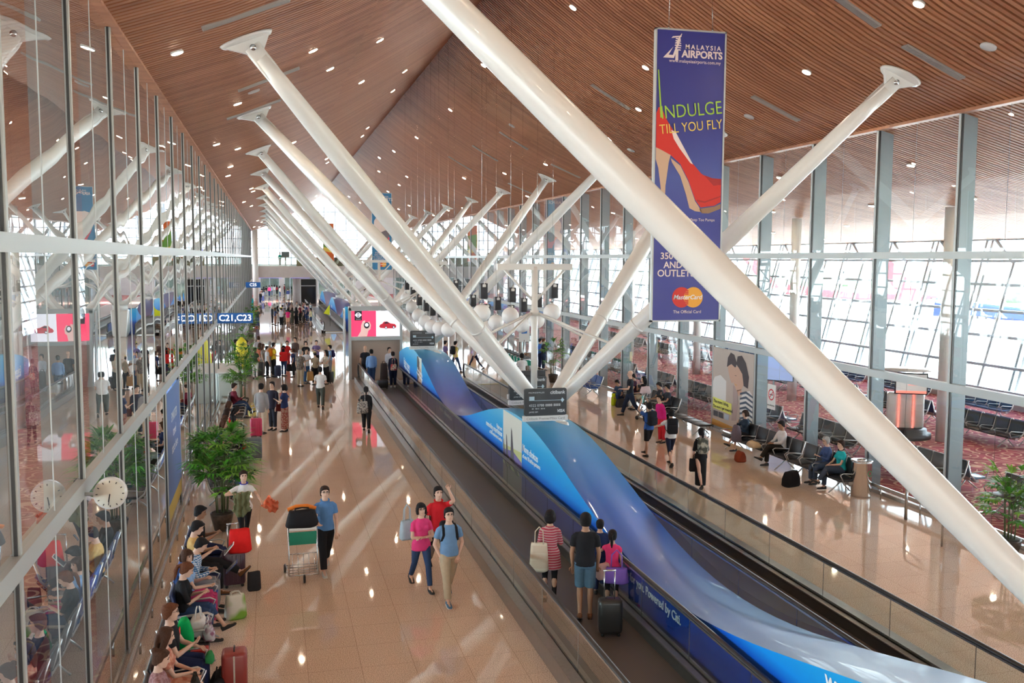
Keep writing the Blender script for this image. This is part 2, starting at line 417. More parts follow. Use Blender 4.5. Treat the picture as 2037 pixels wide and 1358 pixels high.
# round white columns in the right lounge
for i, (x, y, lb) in enumerate(((21.6, 26.6, 'white round column in the right lounge, beside the red and white kiosk'), (21.6, 36.0, 'white round column in the right lounge, second beyond the kiosk'),
        (21.6, 45.4, 'white round column in the right lounge, third beyond the kiosk'), (21.6, 54.8, 'white round column in the right lounge, fourth beyond the kiosk'), (21.6, 64.2, 'white round column in the right lounge, fifth beyond the kiosk'), (21.6, 73.6, 'white round column in the right lounge, farthest one'))):
    m = MB(); m.cyl((0,0,0), (0,0,ceil_z(x)-.02), .2, n=20); o = m.build('column', M_white, loc=(x,y,0)); tag(o, lb, 'column')
for i, y in enumerate((17.2, 26.6, 36.0, 45.4, 54.8)):
    m = MB(); m.cyl((0,0,0), (0,0,ceil_z(-8.6)-.02), .2, n=20); o = m.build('column', M_white, loc=(-8.6,y,0)); tag(o, 'white round column behind the left glass wall, %s one from the camera' % ordinal(i+1), 'column')

# far end: bridge, doors beneath, tall end glazing
M_bridge = mat('bridge_cladding', (.56,.50,.47), rough=.5, noise=.04, nscale=2)
r = thing('bridge', 'pale clad footbridge crossing the far end of the hall', 'bridge', (0,121,0))
m = MB(); m.bx((XL-1, 0, 3.5), (XR+2, 5, 4.95)); m.build('deck', M_bridge, r)
m = MB(); m.bx((XL-1, .02, 4.95), (XR+2, .06, 6.0)); m.build('glass_railing', G_bal, r)
m = MB(); m.bx((XL-1, 0, 6.0), (XR+2, .08, 6.06)); m.build('handrail', M_steel, r)
m = MB(); m.bx((3.2, .5, 4.95), (9.5, .8, 6.0), 0); o = m.build('timber_counter_front', mat('honey_timber', (.36,.20,.05), rough=.5, noise=.2), r)
r = thing('wall_back', None, None, kind='structure')
zc = 15
m = MB(); m.quad((XL-17, 170, 0), (XR+17, 170, 0), (XR+17, 170, zc), (XL-17, 170, zc)); m.build('glazing', G_out, r)
for i in range(28):
    x = XL-17+1.9*i
    m = MB(); m.bx((x-.12, 169.8, 0), (x+.12, 170, zc)); m.build('mullion', M_fac, r)
for z in (2, 4, 6, 7.6, 9.2, 10.8, 12.4, 14):
    m = MB(); m.bx((XL-17, 169.85, z-.1), (XR+17, 169.95, z+.1)); m.build('transom', M_fac, r)
M_wallb = mat('far_wall_beige', (.36,.34,.33), rough=.6, noise=.1, nscale=1)
m = MB()
for a, b in ((-3, -1.6), (1.4, 2.2), (4.0, 4.5), (7.0, 7.6), (10.0, 10.4), (13.0, 15.4)): m.bx((a, 158, 0), (b, 158.3, 3.5))
m.bx((-20,158,2.9),(33,158.3,4.95)); m.bx((-20,158,0),(-3,158.3,3.0)); m.bx((15,158,0),(33,158.3,3.0)); m.bx((-3,160,0),(16,160.2,3.2)); tag(m.build('wall_far_doors', M_wallb), kind='structure')
for i, (a, b) in enumerate(((-1.6,1.4),(2.2,4.0),(4.5,7.0),(7.6,10.0),(10.4,13.0))):
    r = thing('door_%d' % (i+1), None, None, kind='structure')
    m = MB(); m.bx((a, 158.1, .02), (b, 158.14, 2.9)); m.build('glass_pane', G_bal, r)
    m = MB(); m.bx(((a+b)/2-.04, 158.05, 0), ((a+b)/2+.04, 158.2, 2.9)); m.bx((a,158.05,2.82),(b,158.2,2.9)); m.bx((a,158.05,0),(a+.06,158.2,2.9)); m.bx((b-.06,158.05,0),(b,158.2,2.9)); m.build('frame', M_fac, r)
r = tag(MB().cyl((0,0,0),(0,0,ceil_z(-1.9)), .35, n=16).build('column', M_white, loc=(-1.75,120.9,0)), 'white round column at the far end of the left glass wall', 'column')

m = MB(); m.bx((XL-17.5, 123.6, 15.2), (XR+17.5, 172, 15.5)); tag(m.build('ceiling_far_shade', mat('roof_grey', (.45,.42,.40), rough=.8)), kind='structure')  # roof slab added to keep sky light and sun off the far end
for nm, x in (('wall_far_left_blocker', XL-17.4), ('wall_far_right_blocker', XR+17.2)):  # side walls added to block light entering the far hall
    m = MB(); m.bx((x, 123.6, 0), (x+.2, 172, 15.2)); tag(m.build(nm, M_wallb), kind='structure')
# apron outside
m = MB()
m.quad((-600,-300,-4.2),(600,-300,-4.2),(600,900,-4.2),(-600,900,-4.2), 0)
tag(m.build('ground_apron', mat('apron_concrete', (.62,.62,.60), rough=.8, noise=.06, nscale=.15)), kind='structure')
m = MB(); m.quad((130,-300,-4.15),(600,-300,-4.15),(600,900,-4.15),(130,900,-4.15)); tag(m.build('ground_grass', mat('dry_grass', (.30,.36,.20), rough=.9, noise=.2, nscale=.1)), kind='structure')
for sx_, nm in ((1,'right'), (-1,'left')):
    X0 = XC+sx_*22.6
    m = MB(); m.bx((X0, -14, -4.2), (X0+.2*sx_, 120, 0)); tag(m.build('wall_base_'+nm, M_whitem), kind='structure')
# ================================================================== structural trees
def strut(base, top, label, grp=None, fat=1.0, collars=True):
    r = thing('roof_strut', label, 'strut', tuple(base), group=grp)
    b = Vector((0,0,0)); t = Vector(top)-Vector(base); L = t.length; d = t.normalized()
    zc_ = ceil_z(top[0])
    m = MB(); n = 14
    pts = []; rad = []
    for i in range(n+1):
        f = i/n; pts.append(b+t*(f*(1-.035))); rad.append(fat*(.145+.065*math.sin(PI*min(1, max(0, f)))**.8))
    m.tube(pts, rad, 24); m.build('tube', M_white, r)
    for f in ((.27,) if collars else ()):
        p = b+t*f; m = MB(); m.tube([p-d*.03, p+d*.03], [.203, .203], 24); m.build('weld_collar', M_white, r)
    # end fork, pin and ceiling plate
    sgn = 1 if top[0] < XC else -1          # inner side
    sl = .78-.055*abs(top[0]-XC)
    nrm = Vector((sl*(-1 if top[0] > XC else 1)*-1, 0, 1)).normalized()     # ceiling normal pointing up-ish
    nrm = Vector((-(sl if top[0] < XC else -sl), 0, 1)).normalized()
    ax = Vector((0, 1, 0)); tx = ax.cross(nrm).normalized()
    c = Vector((top[0], top[1], zc_))-Vector(base)
    m = MB(); m.tube([c-nrm*.05, c-nrm*.0], [(.46,.30), (.50,.33)], 28, up=ax if False else tx); m.build('ceiling_plate', M_white, r)
    m = MB()
    end = b+t*.965
    # gusset: fin from the plate narrowing to the pin
    a1 = c-nrm*.05+tx*.42; a2 = c-nrm*.05-tx*.42; mid = t*.985
    for off in (-.03,):
        q = [a1, a2, mid-tx*.13-d*.12, end-tx*.02-d*.25, mid+tx*.16-d*.1]
        w_ = Vector((0,.045,0)); vs = [p-w_ for p in q]+[p+w_ for p in q]; k = len(q)
        m.add(vs, [tuple(range(k))[::-1], tuple(k+i for i in range(k))]+[(i,(i+1)%k,k+(i+1)%k,k+i) for i in range(k)])
    m.build('gusset', M_white, r)
    for sy in (-1, 1):
        m = MB(); side = Vector((0, sy*.085, 0))
        m.tube([end-d*.75+side*.6, end-d*.3+side, mid+side], [(.13,.025), (.15,.025), (.15,.025)], 14, up=d.cross(ax)); m.build('fork_plate', M_white, r)
    m = MB(); m.cyl(mid-Vector((0,.14,0))-d*.03, mid+Vector((0,.14,0))-d*.03, .055, n=14); m.build('pin', M_steel, r)
    return r
BASES = [22.5+18*k for k in range(6)]
ORDW = ['nearest whole', 'second', 'third', 'fourth', 'fifth', 'sixth']
def tree(bx, by, w_, full=True):
    out = []
    for sx_, sn in ((-1,'left'), (1,'right')):
        for dy, dn in ((-4.4,'near'), (4.5,'far')):
            out.append((sx_, sn, dy, dn))
    for sx_, sn, dy, dn in out:
        X = -.35 if sx_ < 0 else 13.25
        strut((bx+sx_*.16, by+(.12 if dy > 0 else -.12), 2.35), (X, by+dy, ceil_z(X)-.02),
              'white roof strut, %s %s one of the four on the %s strut base' % (dn, sn, w_))
for i, by in enumerate(BASES): tree(6.6, by, ORDW[i])
strut((7.0, 6.2, 2.4), (0, 9.4, ceil_z(0)-.02), 'huge white roof strut crossing the whole foreground from top to right edge', fat=.80, collars=False)
# masts with horizontal bar and star bracing on each base
for i, by in enumerate(BASES[:4]):
    r = thing('mast', 'slim white mast with a T bar and raking braces on the %s strut base' % ORDW[i], 'mast', (6.6, by+1.0, 2.05))
    m = MB(); m.cyl((0,0,0), (0,0,3.75), .085, n=14); m.build('pole', M_white, r)
    m = MB(); m.bx((-1.0,-.07,3.66), (1.0,.07,3.82)); m.build('cross_bar', M_white, r)
    m = MB(); m.cyl((0,0,2.48), (0,0,2.62), .12, n=14); m.build('collar', M_white, r)
    for s in (-1, 1):
        m = MB(); m.tube([(s*.07,0,2.9), (s*.8,0,3.66)], .035, 8); m.build('brace', M_white, r)
        for yy in (-1, 1):
            f = (3.95-2.35)/7.6
            tgt = Vector(((-.35 if s < 0 else 13.25)-6.6, yy*4.45-1.0, 7.6))
            p = Vector((s*.16, -1.0+yy*.12, .3)) + (tgt-Vector((s*.16, -1.0, .3)))*(.21)
            m = MB(); m.tube([(s*.08, yy*.04, 2.55), p], .035, 8); m.build('tie_rod', M_white, r)

# ================================================================== advertising islands with a printed wave
def ramp_mat(name, stops, axis='Y', period=18.0, phase=0.0, rough=.36, coat=.12):
    m = bpy.data.materials.new(name); m.use_nodes = True; t = m.node_tree; b = t.nodes['Principled BSDF']; N = t.nodes.new; L = t.links.new
    tc = N('ShaderNodeTexCoord'); sp = N('ShaderNodeSeparateXYZ'); L(tc.outputs['Object'], sp.inputs[0])
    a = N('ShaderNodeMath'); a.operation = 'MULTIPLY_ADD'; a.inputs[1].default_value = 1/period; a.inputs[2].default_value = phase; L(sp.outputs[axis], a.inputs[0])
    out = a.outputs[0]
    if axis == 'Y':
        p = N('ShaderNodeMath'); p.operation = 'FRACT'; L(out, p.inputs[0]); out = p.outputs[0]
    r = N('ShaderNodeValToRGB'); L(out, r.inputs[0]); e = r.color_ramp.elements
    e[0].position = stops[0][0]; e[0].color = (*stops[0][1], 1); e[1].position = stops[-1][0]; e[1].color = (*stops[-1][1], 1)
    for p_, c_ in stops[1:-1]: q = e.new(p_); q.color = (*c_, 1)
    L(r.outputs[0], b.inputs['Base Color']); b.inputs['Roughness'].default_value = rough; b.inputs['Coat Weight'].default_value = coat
    return m
M_wtop = ramp_mat('wave_top_print_reflection', [(3/45,(.36,.56,.82)),(9/45,(.27,.47,.80)),(12/45,(.12,.27,.68)),(14.5/45,(.03,.10,.48)),(17/45,(.015,.13,.58)),(20/45,(.02,.28,.72)),(22.6/45,(.05,.42,.74)),(25/45,(.05,.10,.42)),(31/45,(.10,.10,.36)),(34/45,(.04,.10,.55)),(37.5/45,(.03,.25,.72)),(40.5/45,(.05,.45,.75))], period=45.0)  # blue print; the pale near end is a reflection painted into the colour
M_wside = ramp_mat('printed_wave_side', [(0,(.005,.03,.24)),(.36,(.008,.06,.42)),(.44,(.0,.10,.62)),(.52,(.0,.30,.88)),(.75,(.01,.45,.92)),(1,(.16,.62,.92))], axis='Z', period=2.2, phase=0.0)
M_wtop2 = mat('printed_wave_violet', (.06,.09,.40), rough=.3, coat=.3)
M_text = mat('print_white', (.9,.92,.95), rough=.5)
def zl(y): return 1.47+.66*math.cos(2*PI*(y-22.5)/18)
def zr(y): return 1.20+.70*math.cos(2*PI*(y-23.0)/18)
XI0, XI1 = 5.87, 7.35
def island(name_label, y0, y1, tops, step=.5, flat=False):
    r = thing('advertising_island', name_label, 'advertising stand', (0,0,0))
    n = int((y1-y0)/step); ys = [y0+(y1-y0)*i/n for i in range(n+1)]
    K = 7; m = MB(); vs = []
    for y in ys:
        a, b = zl(y), zr(y)
        for k in range(K+1):
            f = k/K; x = XI0+(XI1-XI0)*f
            vs.append((x, y, a+(b-a)*(f*f*(3-2*f))+.05*math.sin(PI*f)))
    fs = [(i*(K+1)+k, i*(K+1)+k+1, (i+1)*(K+1)+k+1, (i+1)*(K+1)+k) for i in range(n) for k in range(K)]
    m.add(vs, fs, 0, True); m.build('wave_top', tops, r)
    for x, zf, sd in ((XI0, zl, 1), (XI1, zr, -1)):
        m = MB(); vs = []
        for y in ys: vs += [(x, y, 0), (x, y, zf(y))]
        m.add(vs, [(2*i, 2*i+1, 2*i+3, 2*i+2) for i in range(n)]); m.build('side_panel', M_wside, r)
    for y in (y0, y1):
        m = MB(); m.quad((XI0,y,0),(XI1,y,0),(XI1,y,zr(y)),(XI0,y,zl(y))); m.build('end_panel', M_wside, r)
    return r
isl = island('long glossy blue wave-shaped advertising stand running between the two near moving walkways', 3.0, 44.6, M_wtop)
X_T = XI0-.006
def side_text(r, s, y, z, size, align='LEFT', bold=.004, sx_=1.0): text(r, s, frame_x(X_T, y, z, -1), size, M_text, .001, 'lettering', align, bold=bold, sx_=sx_)
def fit(r, s, a, b, m=M_text):
    p, q = at(*a, x=X_T), at(*b, x=X_T)
    o = text(r, s, Matrix.Identity(4), 1.0, m, .004, 'lettering', 'LEFT', bold=.01)
    L_ = max(v.co.x for v in o.data.vertices); k = abs(p.y-q.y)/L_
    sh = (q.z-p.z)/abs(p.y-q.y)
    o.data.transform(frame_x(X_T, p.y, p.z, -1) @ Matrix(((k,0,0,0),(sh*k,k*1.0,0,0),(0,0,1,0),(0,0,0,1))))
fit(isl, 'More choices', (1039.5,890), (1069.7,914)); fit(isl, 'of over 70 airline partners.', (1039.5,906), (1074.9,931))
fit(isl, 'Enjoy our', (988,846), (998.6,854)); fit(isl, 'rewarding experiences', (967,840), (998.6,864)); fit(isl, 'at 700 restaurants & outlets', (974,857), (998.6,876))
fit(isl, 'More for you. Powered by Citi.', (1232,1128), (1354,1236)); side_text(isl, 'www.citibank.com.my', at(1641,1348,x=X_T).y, at(1641,1348,x=X_T).z, .30)
fit(isl, 'More for you. Powered by Citi.', (874.8,811), (898.4,834)); fit(isl, 'More rewards', (830,733), (840,748)); fit(isl, 'on every journey', (829,739), (840,756))
fit(isl, 'Enjoy more', (803.4,717), (815,731)); fit(isl, 'lounges worldwide', (804,726), (815,741))
text(isl, 'More for you. Powered by Citi.', frame_x(XI1+.006, 9.6, .42, 1), .3, mat('print_pale', (.25,.35,.6), rough=.5), .001)
side_text(isl, ' ', 5, 1, .1) if False else None
# photographic panels on the island side (tail fins / portrait)
def photo_panel(r, y0, y1, ztop, kind):
    M_p = mat('photo_sky', (.78,.80,.74), rough=.35); M_q = mat('photo_grass', (.62,.66,.28), rough=.4); M_f = mat('photo_fin', (.12,.11,.13), rough=.4); M_v = mat('photo_violet', (.22,.18,.48), rough=.4); M_g = mat('photo_runway', (.32,.30,.30), rough=.5); M_sk = mat('photo_skin', (.62,.36,.25), rough=.5); M_hr = mat('photo_hair', (.06,.035,.03), rough=.5)
    x = XI0-.004; m = MB()
    P = lambda yy, zz, k=0: (x-.001*k, yy, zz)
    W = y1-y0
    def poly(pts, mi, k): m.add([P(y1-W*a, ztop*b, k) for a, b in pts], [tuple(range(len(pts)))], mi)
    if kind == 'fins':
        poly([(0,0),(1,0),(1,1),(0,1)], 0, 0); poly([(0,.30),(1,.30),(1,.62),(0,.56)], 1, 1); poly([(0,.02),(1,.02),(1,.32),(0,.32)], 4, 2)
        poly([(0,.40),(.3,.44),(.62,.42),(1,.30),(1,.5),(.55,.56),(.2,.52),(0,.5)], 3, 3)
        for (a, s) in ((.02,.5), (.16,.7), (.42,1.0)):
            poly([(a,.40),(a+.03*s,.44+.40*s),(a+.08*s,.44+.36*s),(a+.2*s,.46),(a+.46*s,.30),(a+.3*s,.30)], 2, 4)
    else:
        poly([(0,0),(1,0),(1,1),(0,1)], 0, 0); poly([(0,.05),(.3,0),(.25,.6),(.5,.95),(0,1)], 5, 1); poly([(.25,.18),(.9,.14),(1,.4),(.8,.75),(.5,.82),(.3,.55)], 4+1, 2); poly([(0,.4),(.35,.55),(.55,.9),(.3,1),(0,1)], 6, 3)
    m.build('photo_print', [M_p, M_q, M_f, M_v, M_g, M_sk, M_hr], r)
photo_panel(isl, 21.95, 23.85, 2.06, 'fins'); photo_panel(isl, 37.7, 38.9, 1.95, 'portrait')
isl2 = island('violet and blue wave-shaped advertising stand between the far moving walkways', 78.0, 118.0, M_wtop2, 1.0)
for yb in (88.5, 106.5, 80.5):
    # pale crest facings facing the hall
    m = MB(); vs = []; nn = 12
    for k in range(nn+1):
        f = k/nn; y = yb-2.4+4.8*f; vs += [(XI0-.01, y, .55), (XI0-.01, y, .55+(zl(y)-.55)*math.sin(PI*f)**.7)]
    m.add(vs, [(2*k, 2*k+1, 2*k+3, 2*k+2) for k in range(nn)]); m.build('crest_print', mat('printed_crest', (.12,.36,.78), rough=.35), isl2)
side_text(isl2, 'citibank', 96.5, 1.2, .5); side_text(isl2, 'citi', 115, 1.2, .5)

# strut pedestals
for i, by in enumerate(BASES[:]):
    m = MB(); m.rbox((0,0,1.0), (1.0,1.1,2.0), .1)
    m.cyl((0,0,2.0), (0,0,2.34), .42, .40, n=24); m.cyl((0,0,2.34), (0,0,2.46), .36, .30, n=24)
    for s, l in ((-.16,-.12), (.16,-.12), (-.16,.12), (.16,.12)): m.sph((s, l, 2.42), .17)
    o = m.build('strut_pedestal', M_white, loc=(6.6, by, 0)); tag(o, 'white pedestal of the %s strut base' % ORDW[i], 'pedestal')
    if i != 3:
        o.name = 'strut_pedestal'; o.parent = isl if i < 3 else isl2
        for kk in ('label', 'category'): del o[kk]

# bank card signs on the islands
M_card = mat('card_black', (.022,.028,.036), rough=.35, coat=.4); M_cardt = mat('card_print', (.62,.68,.72), rough=.4); M_chip = mat('card_chip', (.45,.62,.72), rough=.3); M_grey = mat('sign_grey', (.72,.72,.71), rough=.5)
def card(x, y, z, label, flip=False):
    r = thing('bank_card_sign', label, 'sign', (x, y, z), PI if flip else 0)
    m = MB(); 
    R_ = .05; w_, h_ = 1.06, .66; P = []
    for cx_, cz_, a0 in ((w_/2-R_, h_-R_, 0), (-w_/2+R_, h_-R_, PI/2), (-w_/2+R_, R_, PI), (w_/2-R_, R_, 1.5*PI)):
        for k in range(5): a = a0+PI/2*k/4; P.append((cx_+R_*math.cos(a), cz_+R_*math.sin(a)+.13))
    m.prism(P, lambda u, v, t: (u, t, v), -.03, .03); m.build('card_panel', M_card, r)
    m = MB(); m.bx((-.56,-.05,0), (.56,.05,.13)); m.build('base_strip', M_grey, r)
    Fy = lambda xx, zz: frame_y(xx, -.032, zz)
    text(r, 'Citibank PremierMiles Card', frame_y(0, -.052, .062), .085, mat('print_grey', (.25,.25,.25), rough=.5), .001)
    text(r, 'citibank', Fy(.3, .69), .12, M_cardt, .001, bold=.002); text(r, 'PREMIERMILES', Fy(-.23, .69), .05, M_cardt, .001, spacing=1.3)
    text(r, '4322 0788 8888 8888', Fy(-.02, .38), .085, M_cardt, .001, spacing=1.05); text(r, 'VISA', Fy(.38, .235), .1, M_cardt, .001, shear=.3, bold=.003)
    text(r, '88   08/13   08/18', Fy(-.18, .30), .045, M_cardt, .001); text(r, 'JAMES SIM', Fy(-.3, .22), .05, M_cardt, .001)
    m = MB(); m.bx((-.41,-.034,.5), (-.28,-.03,.6)); m.build('chip', M_chip, r)
    m = MB(); m.bx((-.28,-.033,.495), (.4,-.03,.505)); m.add([(.38,-.034,.5),(.47,-.034,.5),(.42,-.034,.56)], [(0,1,2)]); m.add([(.38,-.034,.5),(.42,-.034,.44),(.47,-.034,.5)], [(0,1,2)]); m.build('aeroplane_line', M_chip, r)
    return r
card(6.38, 21.7, 2.1, 'black bank card sign upright on the nearer blue wave crest, biggest one')
card(6.22, 39.7, 2.15, 'black bank card sign standing on the farther blue wave crest, by the globe lanterns')
card(at(1050,790,y=25.2).x, 25.2, 1.95, 'black card sign half hidden behind the nearest left strut foot')
card(6.9, 25.3, 2.1, 'black card sign seen from its back behind the near mast', True)

# ================================================================== moving walkways
def belt_mat():
    m = bpy.data.materials.new('walkway_belt'); m.use_nodes = True; t = m.node_tree; b = t.nodes['Principled BSDF']; N = t.nodes.new; L = t.links.new
    tc = N('ShaderNodeTexCoord'); wv = N('ShaderNodeTexWave'); wv.inputs['Scale'].default_value = 12; wv.bands_direction = 'X'; L(tc.outputs['Object'], wv.inputs[0])
    r = N('ShaderNodeValToRGB'); e = r.color_ramp.elements; e[0].color = (.045,.036,.032,1); e[1].color = (.15,.12,.105,1); L(wv.outputs[0], r.inputs[0]); L(r.outputs[0], b.inputs['Base Color'])
    b.inputs['Roughness'].default_value = .45; return m
M_belt = belt_mat(); M_skirt = mat('skirt_dark', (.08,.075,.07), rough=.3, metal=.5); M_deck = mat('deck_steel', (.36,.34,.32), rough=.28, metal=.85, noise=.06, nscale=15); M_yel = mat('comb_yellow', (.8,.6,.05), rough=.5)
def walkway(label, xo, xi, y0, y1, so):
    """xo outer balustrade x, xi inner; so=+1 if the outer side is at smaller x"""
    r = thing('moving_walkway', label, 'moving walkway', (0,0,0))
    lo, hi = min(xo, xi), max(xo, xi)
    m = MB(); m.bx((lo+.12, y0, .0), (hi-.12, y1, .03)); m.build('belt', M_belt, r)
    for y in (y0, y1):
        s = 1 if y == y0 else -1
        m = MB(); m.bx((lo+.12, y-1.3 if s > 0 else y, 0), (hi-.12, y if s > 0 else y+1.3, .035), 0); c = m.build('comb_plate', M_deck, r)
        m = MB(); m.bx((lo+.14, y-.05, .03), (hi-.14, y+.05, .045)); m.build('yellow_edge', M_yel, c)
    for x, nm in ((lo, 'balustrade'), (hi, 'balustrade')):
        outer = (x == xo); s = 1 if x == lo else -1                     # s points toward the belt
        o = thing(nm, None, None, (0,0,0)); o.parent = r
        m = MB(); w_ = .2 if outer else .05
        m.bx((x-w_*s, y0-1.2, 0), (x-(w_-.02)*s, y1+1.2, .26), 0); m.bx((x-w_*s, y0-1.2, .24), (x-.02*s, y1+1.2, .27), 0)
        m.bx((x+.02*s, y0-1.2, .2), (x+.12*s, y1+1.2, .23), 0); m.bx((x+.10*s, y0-1.2, .03), (x+.12*s, y1+1.2, .21), 1)
        m.bx((x-.02*s, y0-1.2, 0), (x+.02*s, y1+1.2, .22), 1)
        m.build('deck', [M_deck, M_skirt], o)
        yy = y0-1.0; g = MB(); 
        g.quad(*[(x, y0-1.0, .24), (x, y1+1.0, .24), (x, y1+1.0, .90), (x, y0-1.0, .90)]); g.build('glass', G_bal, o)
        yy = y0+.6
        while yy < y1: j = MB(); j.bx((x-.004, yy-.006, .25), (x+.004, yy+.006, .9)); j.build('glass_joint', M_steel, o); yy += 1.8
        # handrail loop
        pts = [(x, y0-1.0, .93)]; pts = []
        R = .33
        for k in range(7): a = PI*1.5-PI*k/6; pts.append((x, y0-1.0+R*math.cos(a)*1, .93-R+R*math.sin(a)))
        for k in range(7): a = PI/2-PI*k/6; pts.append((x, y1+1.0+R*math.cos(a), .93-R+R*math.sin(a)))
        m = MB(); m.tube(pts, [(.045,.028)]*len(pts), 8, up=(1,0,0)); m.build('handrail', M_dark, o)
        m = MB(); m.bx((x-.026, y0-1.0, .875), (x+.026, y1+1.0, .905)); m.build('handrail_guide', M_steel, o)
    return r
walkway('near moving walkway left of the blue wave stand, with people riding it', 4.06, 5.74, 2.5, 44.7, 1)
walkway('near moving walkway right of the blue wave stand, its belt empty', 9.05, 7.46, 2.5, 43.6, -1)
walkway('far moving walkway left of the violet wave stand, beside the tour group', 4.06, 5.74, 77.5, 117, 1)
walkway('far moving walkway right of the violet wave stand', 9.05, 7.46, 77.5, 117, -1)

# ================================================================== globe lanterns
M_globe = mat('opal_globe', (.84,.83,.82), rough=.4, emit=.02)
G = [(807.4,593.6,11,812,568),(819,610.7,12,823.5,585),(831.8,626.6,12.5,835.7,599.5),(845.4,639,13,848,611),(858,649,13.5,863,619.5),(874,653,14,880,594),(892,655.5,14.5,919,580),
     (958,622.5,18,0,0),(986.5,641,15.5,0,0),(1015,627.8,17,0,0),(1014,651,13.5,0,0),(1038,645.5,16,0,0),(1067,637,16.5,0,0),(1098,621,17.5,0,0),(966.5,650.7,14,0,0),(938,632,14,0,0),(904,600,13,0,0),(866,612,12,0,0)]
LG = ['front left one, highest of the left row','second of the left row','third of the left row','fourth of the left row','fifth of the left row','sixth of the left row','seventh and lowest of the left row',
      'large one just right of the crossing struts','small one left of the mast at bar height','one left of the mast under the T bar','lowest one left of the mast','one touching the left side of the mast','one right behind the mast','rightmost one, right of the mast','low one partly behind the tie rods','one hidden behind the near strut','one seen through the gap of the crossing struts','one between the two crossing struts']
for (u, v, rr, bu, bv), lb in zip(G, LG):
    D = F_PX*.27/rr
    p = CAMLOC+(RWC @ Vector(((u-CX)/F_PX, -(v-CY)/F_PX, -1.0)))*D
    r = thing('globe_lantern', 'white globe lantern under a black box, %s' % lb, 'lantern', tuple(p), group='globe lanterns')
    m = MB(); m.sph((0,0,0), .27, 28, 18); m.build('globe', M_globe, r)
    m = MB(); m.cyl((0,0,.26), (0,0,.30), .06, n=10); m.cyl((0,0,.28), (0,0,.44), .01, n=6); m.cyl((0,0,.9), (0,0,ceil_z(p.x)-p.z-.02), .003, n=4); m.build('suspension', M_steel, r)
    m = MB(); m.rbox((.05,0,.66), (.22,.26,.46), .015); m.build('gear_box', M_blackp, r)
    m = MB(); m.bx((.0,-.142,.78), (.1,-.13,.86)); m.bx((.04,-.142,.86),(.06,-.13,.95)); m.build('bracket', M_whitem, r)

# ================================================================== portal with the backlit car poster
r = thing('advertising_portal', 'large portal frame with a backlit red and white car poster at the walkway end', 'advertising stand', (5.0, 46.9, 0))
M_scr = mat('screen_pink', (.86,.05,.13), rough=.4, emit=.42, ecol=(1.0,.05,.16)); M_scw = mat('screen_white', (.85,.85,.92), rough=.4, emit=.36, ecol=(.9,.88,1)); M_scb = mat('screen_black', (.03,.03,.05), rough=.4); M_scs = mat('screen_skin', (.85,.55,.5), rough=.4, emit=.2, ecol=(1,.65,.6)); M_scr2 = mat('screen_red', (.6,.03,.05), rough=.4, emit=.15, ecol=(.9,.03,.08))
m = MB()
for x in (-1.25, 1.27): m.bx((x-.06, -.1, 0), (x+.06, .35, 3.55))
m.bx((-1.3,-.1,3.42), (1.33,.35,3.62)); m.bx((-1.25,-.12,1.95), (1.27,.2,2.12)); m.build('frame', M_alu, r)
m = MB(); m.bx((-1.19,.1,.0), (1.21,.16,1.95)); m.build('lower_panel', mat('portal_panel', (.42,.33,.27), rough=.4), r)
m = MB(); m.bx((-1.55,-.05,0), (-1.47,.5,3.5)); m.build('side_fin', M_steel, r)
m = MB(); m.bx((-1.18,-.02,2.14), (.03,0,3.40), 0); m.bx((.03,-.02,2.14), (1.2,0,3.40), 1)
Fp = lambda k: (lambda u, v, t: (u, -.022-.004*k+t, v))
m.prism([(-1.02,2.93),(-.66,2.93),(-.66,3.40),(-1.02,3.40)], Fp(0), 0, .002, 2)
m.prism([(-.84+.13*math.cos(a*PI/12), 3.2+.12*math.sin(a*PI/12)) for a in range(24)], Fp(1), 0, .002, 1)
m.prism([(-.84+.09*math.cos(a*PI/12), 3.2+.08*math.sin(a*PI/12)) for a in range(24)], Fp(2), 0, .002, 2)
m.prism([(-1.0,3.17),(-.68,3.17),(-.68,3.23),(-1.0,3.23)], Fp(3), 0, .002, 1)
m.prism([(-.88,2.14),(-.72,2.4),(-.7,2.7),(-.62,2.9),(-.5,2.93),(-.52,2.8),(-.3,2.88),(-.22,2.7),(-.25,2.5),(-.35,2.42),(-.42,2.14)], Fp(1), 0, .002, 3)
m.prism([(-.43+.14*math.cos(a*PI/8), 2.69+.16*math.sin(a*PI/8)) for a in range(16)], Fp(2), 0, .002, 2)
m.prism([(-.43+.09*math.cos(a*PI/8), 2.71+.09*math.sin(a*PI/8)) for a in range(16)], Fp(3), 0, .002, 1)
m.prism([(.18,2.62),(.24,2.72),(.34,2.76),(.42,2.86),(.58,2.87),(.74,2.77),(.95,2.74),(1.03,2.66),(1.02,2.56),(.9,2.52),(.55,2.52),(.24,2.55)], Fp(1), 0, .002, 4)
m.prism([(.42,2.76),(.48,2.84),(.58,2.85),(.68,2.77)], Fp(2), 0, .002, 2)
for cx_, cz_ in ((.52,2.56), (.9,2.58)): m.prism([(cx_+.06*math.cos(a*PI/8), cz_+.075*math.sin(a*PI/8)) for a in range(16)], Fp(3), 0, .002, 2); m.prism([(cx_+.035*math.cos(a*PI/8), cz_+.045*math.sin(a*PI/8)) for a in range(16)], Fp(4), 0, .002, 1)
m.build('lit_poster', [M_scr, M_scw, M_scb, M_scs, M_scr2], r)
text(r, 'NISSAN', frame_y(-.84, -.045, 2.99), .07, M_text, .001)

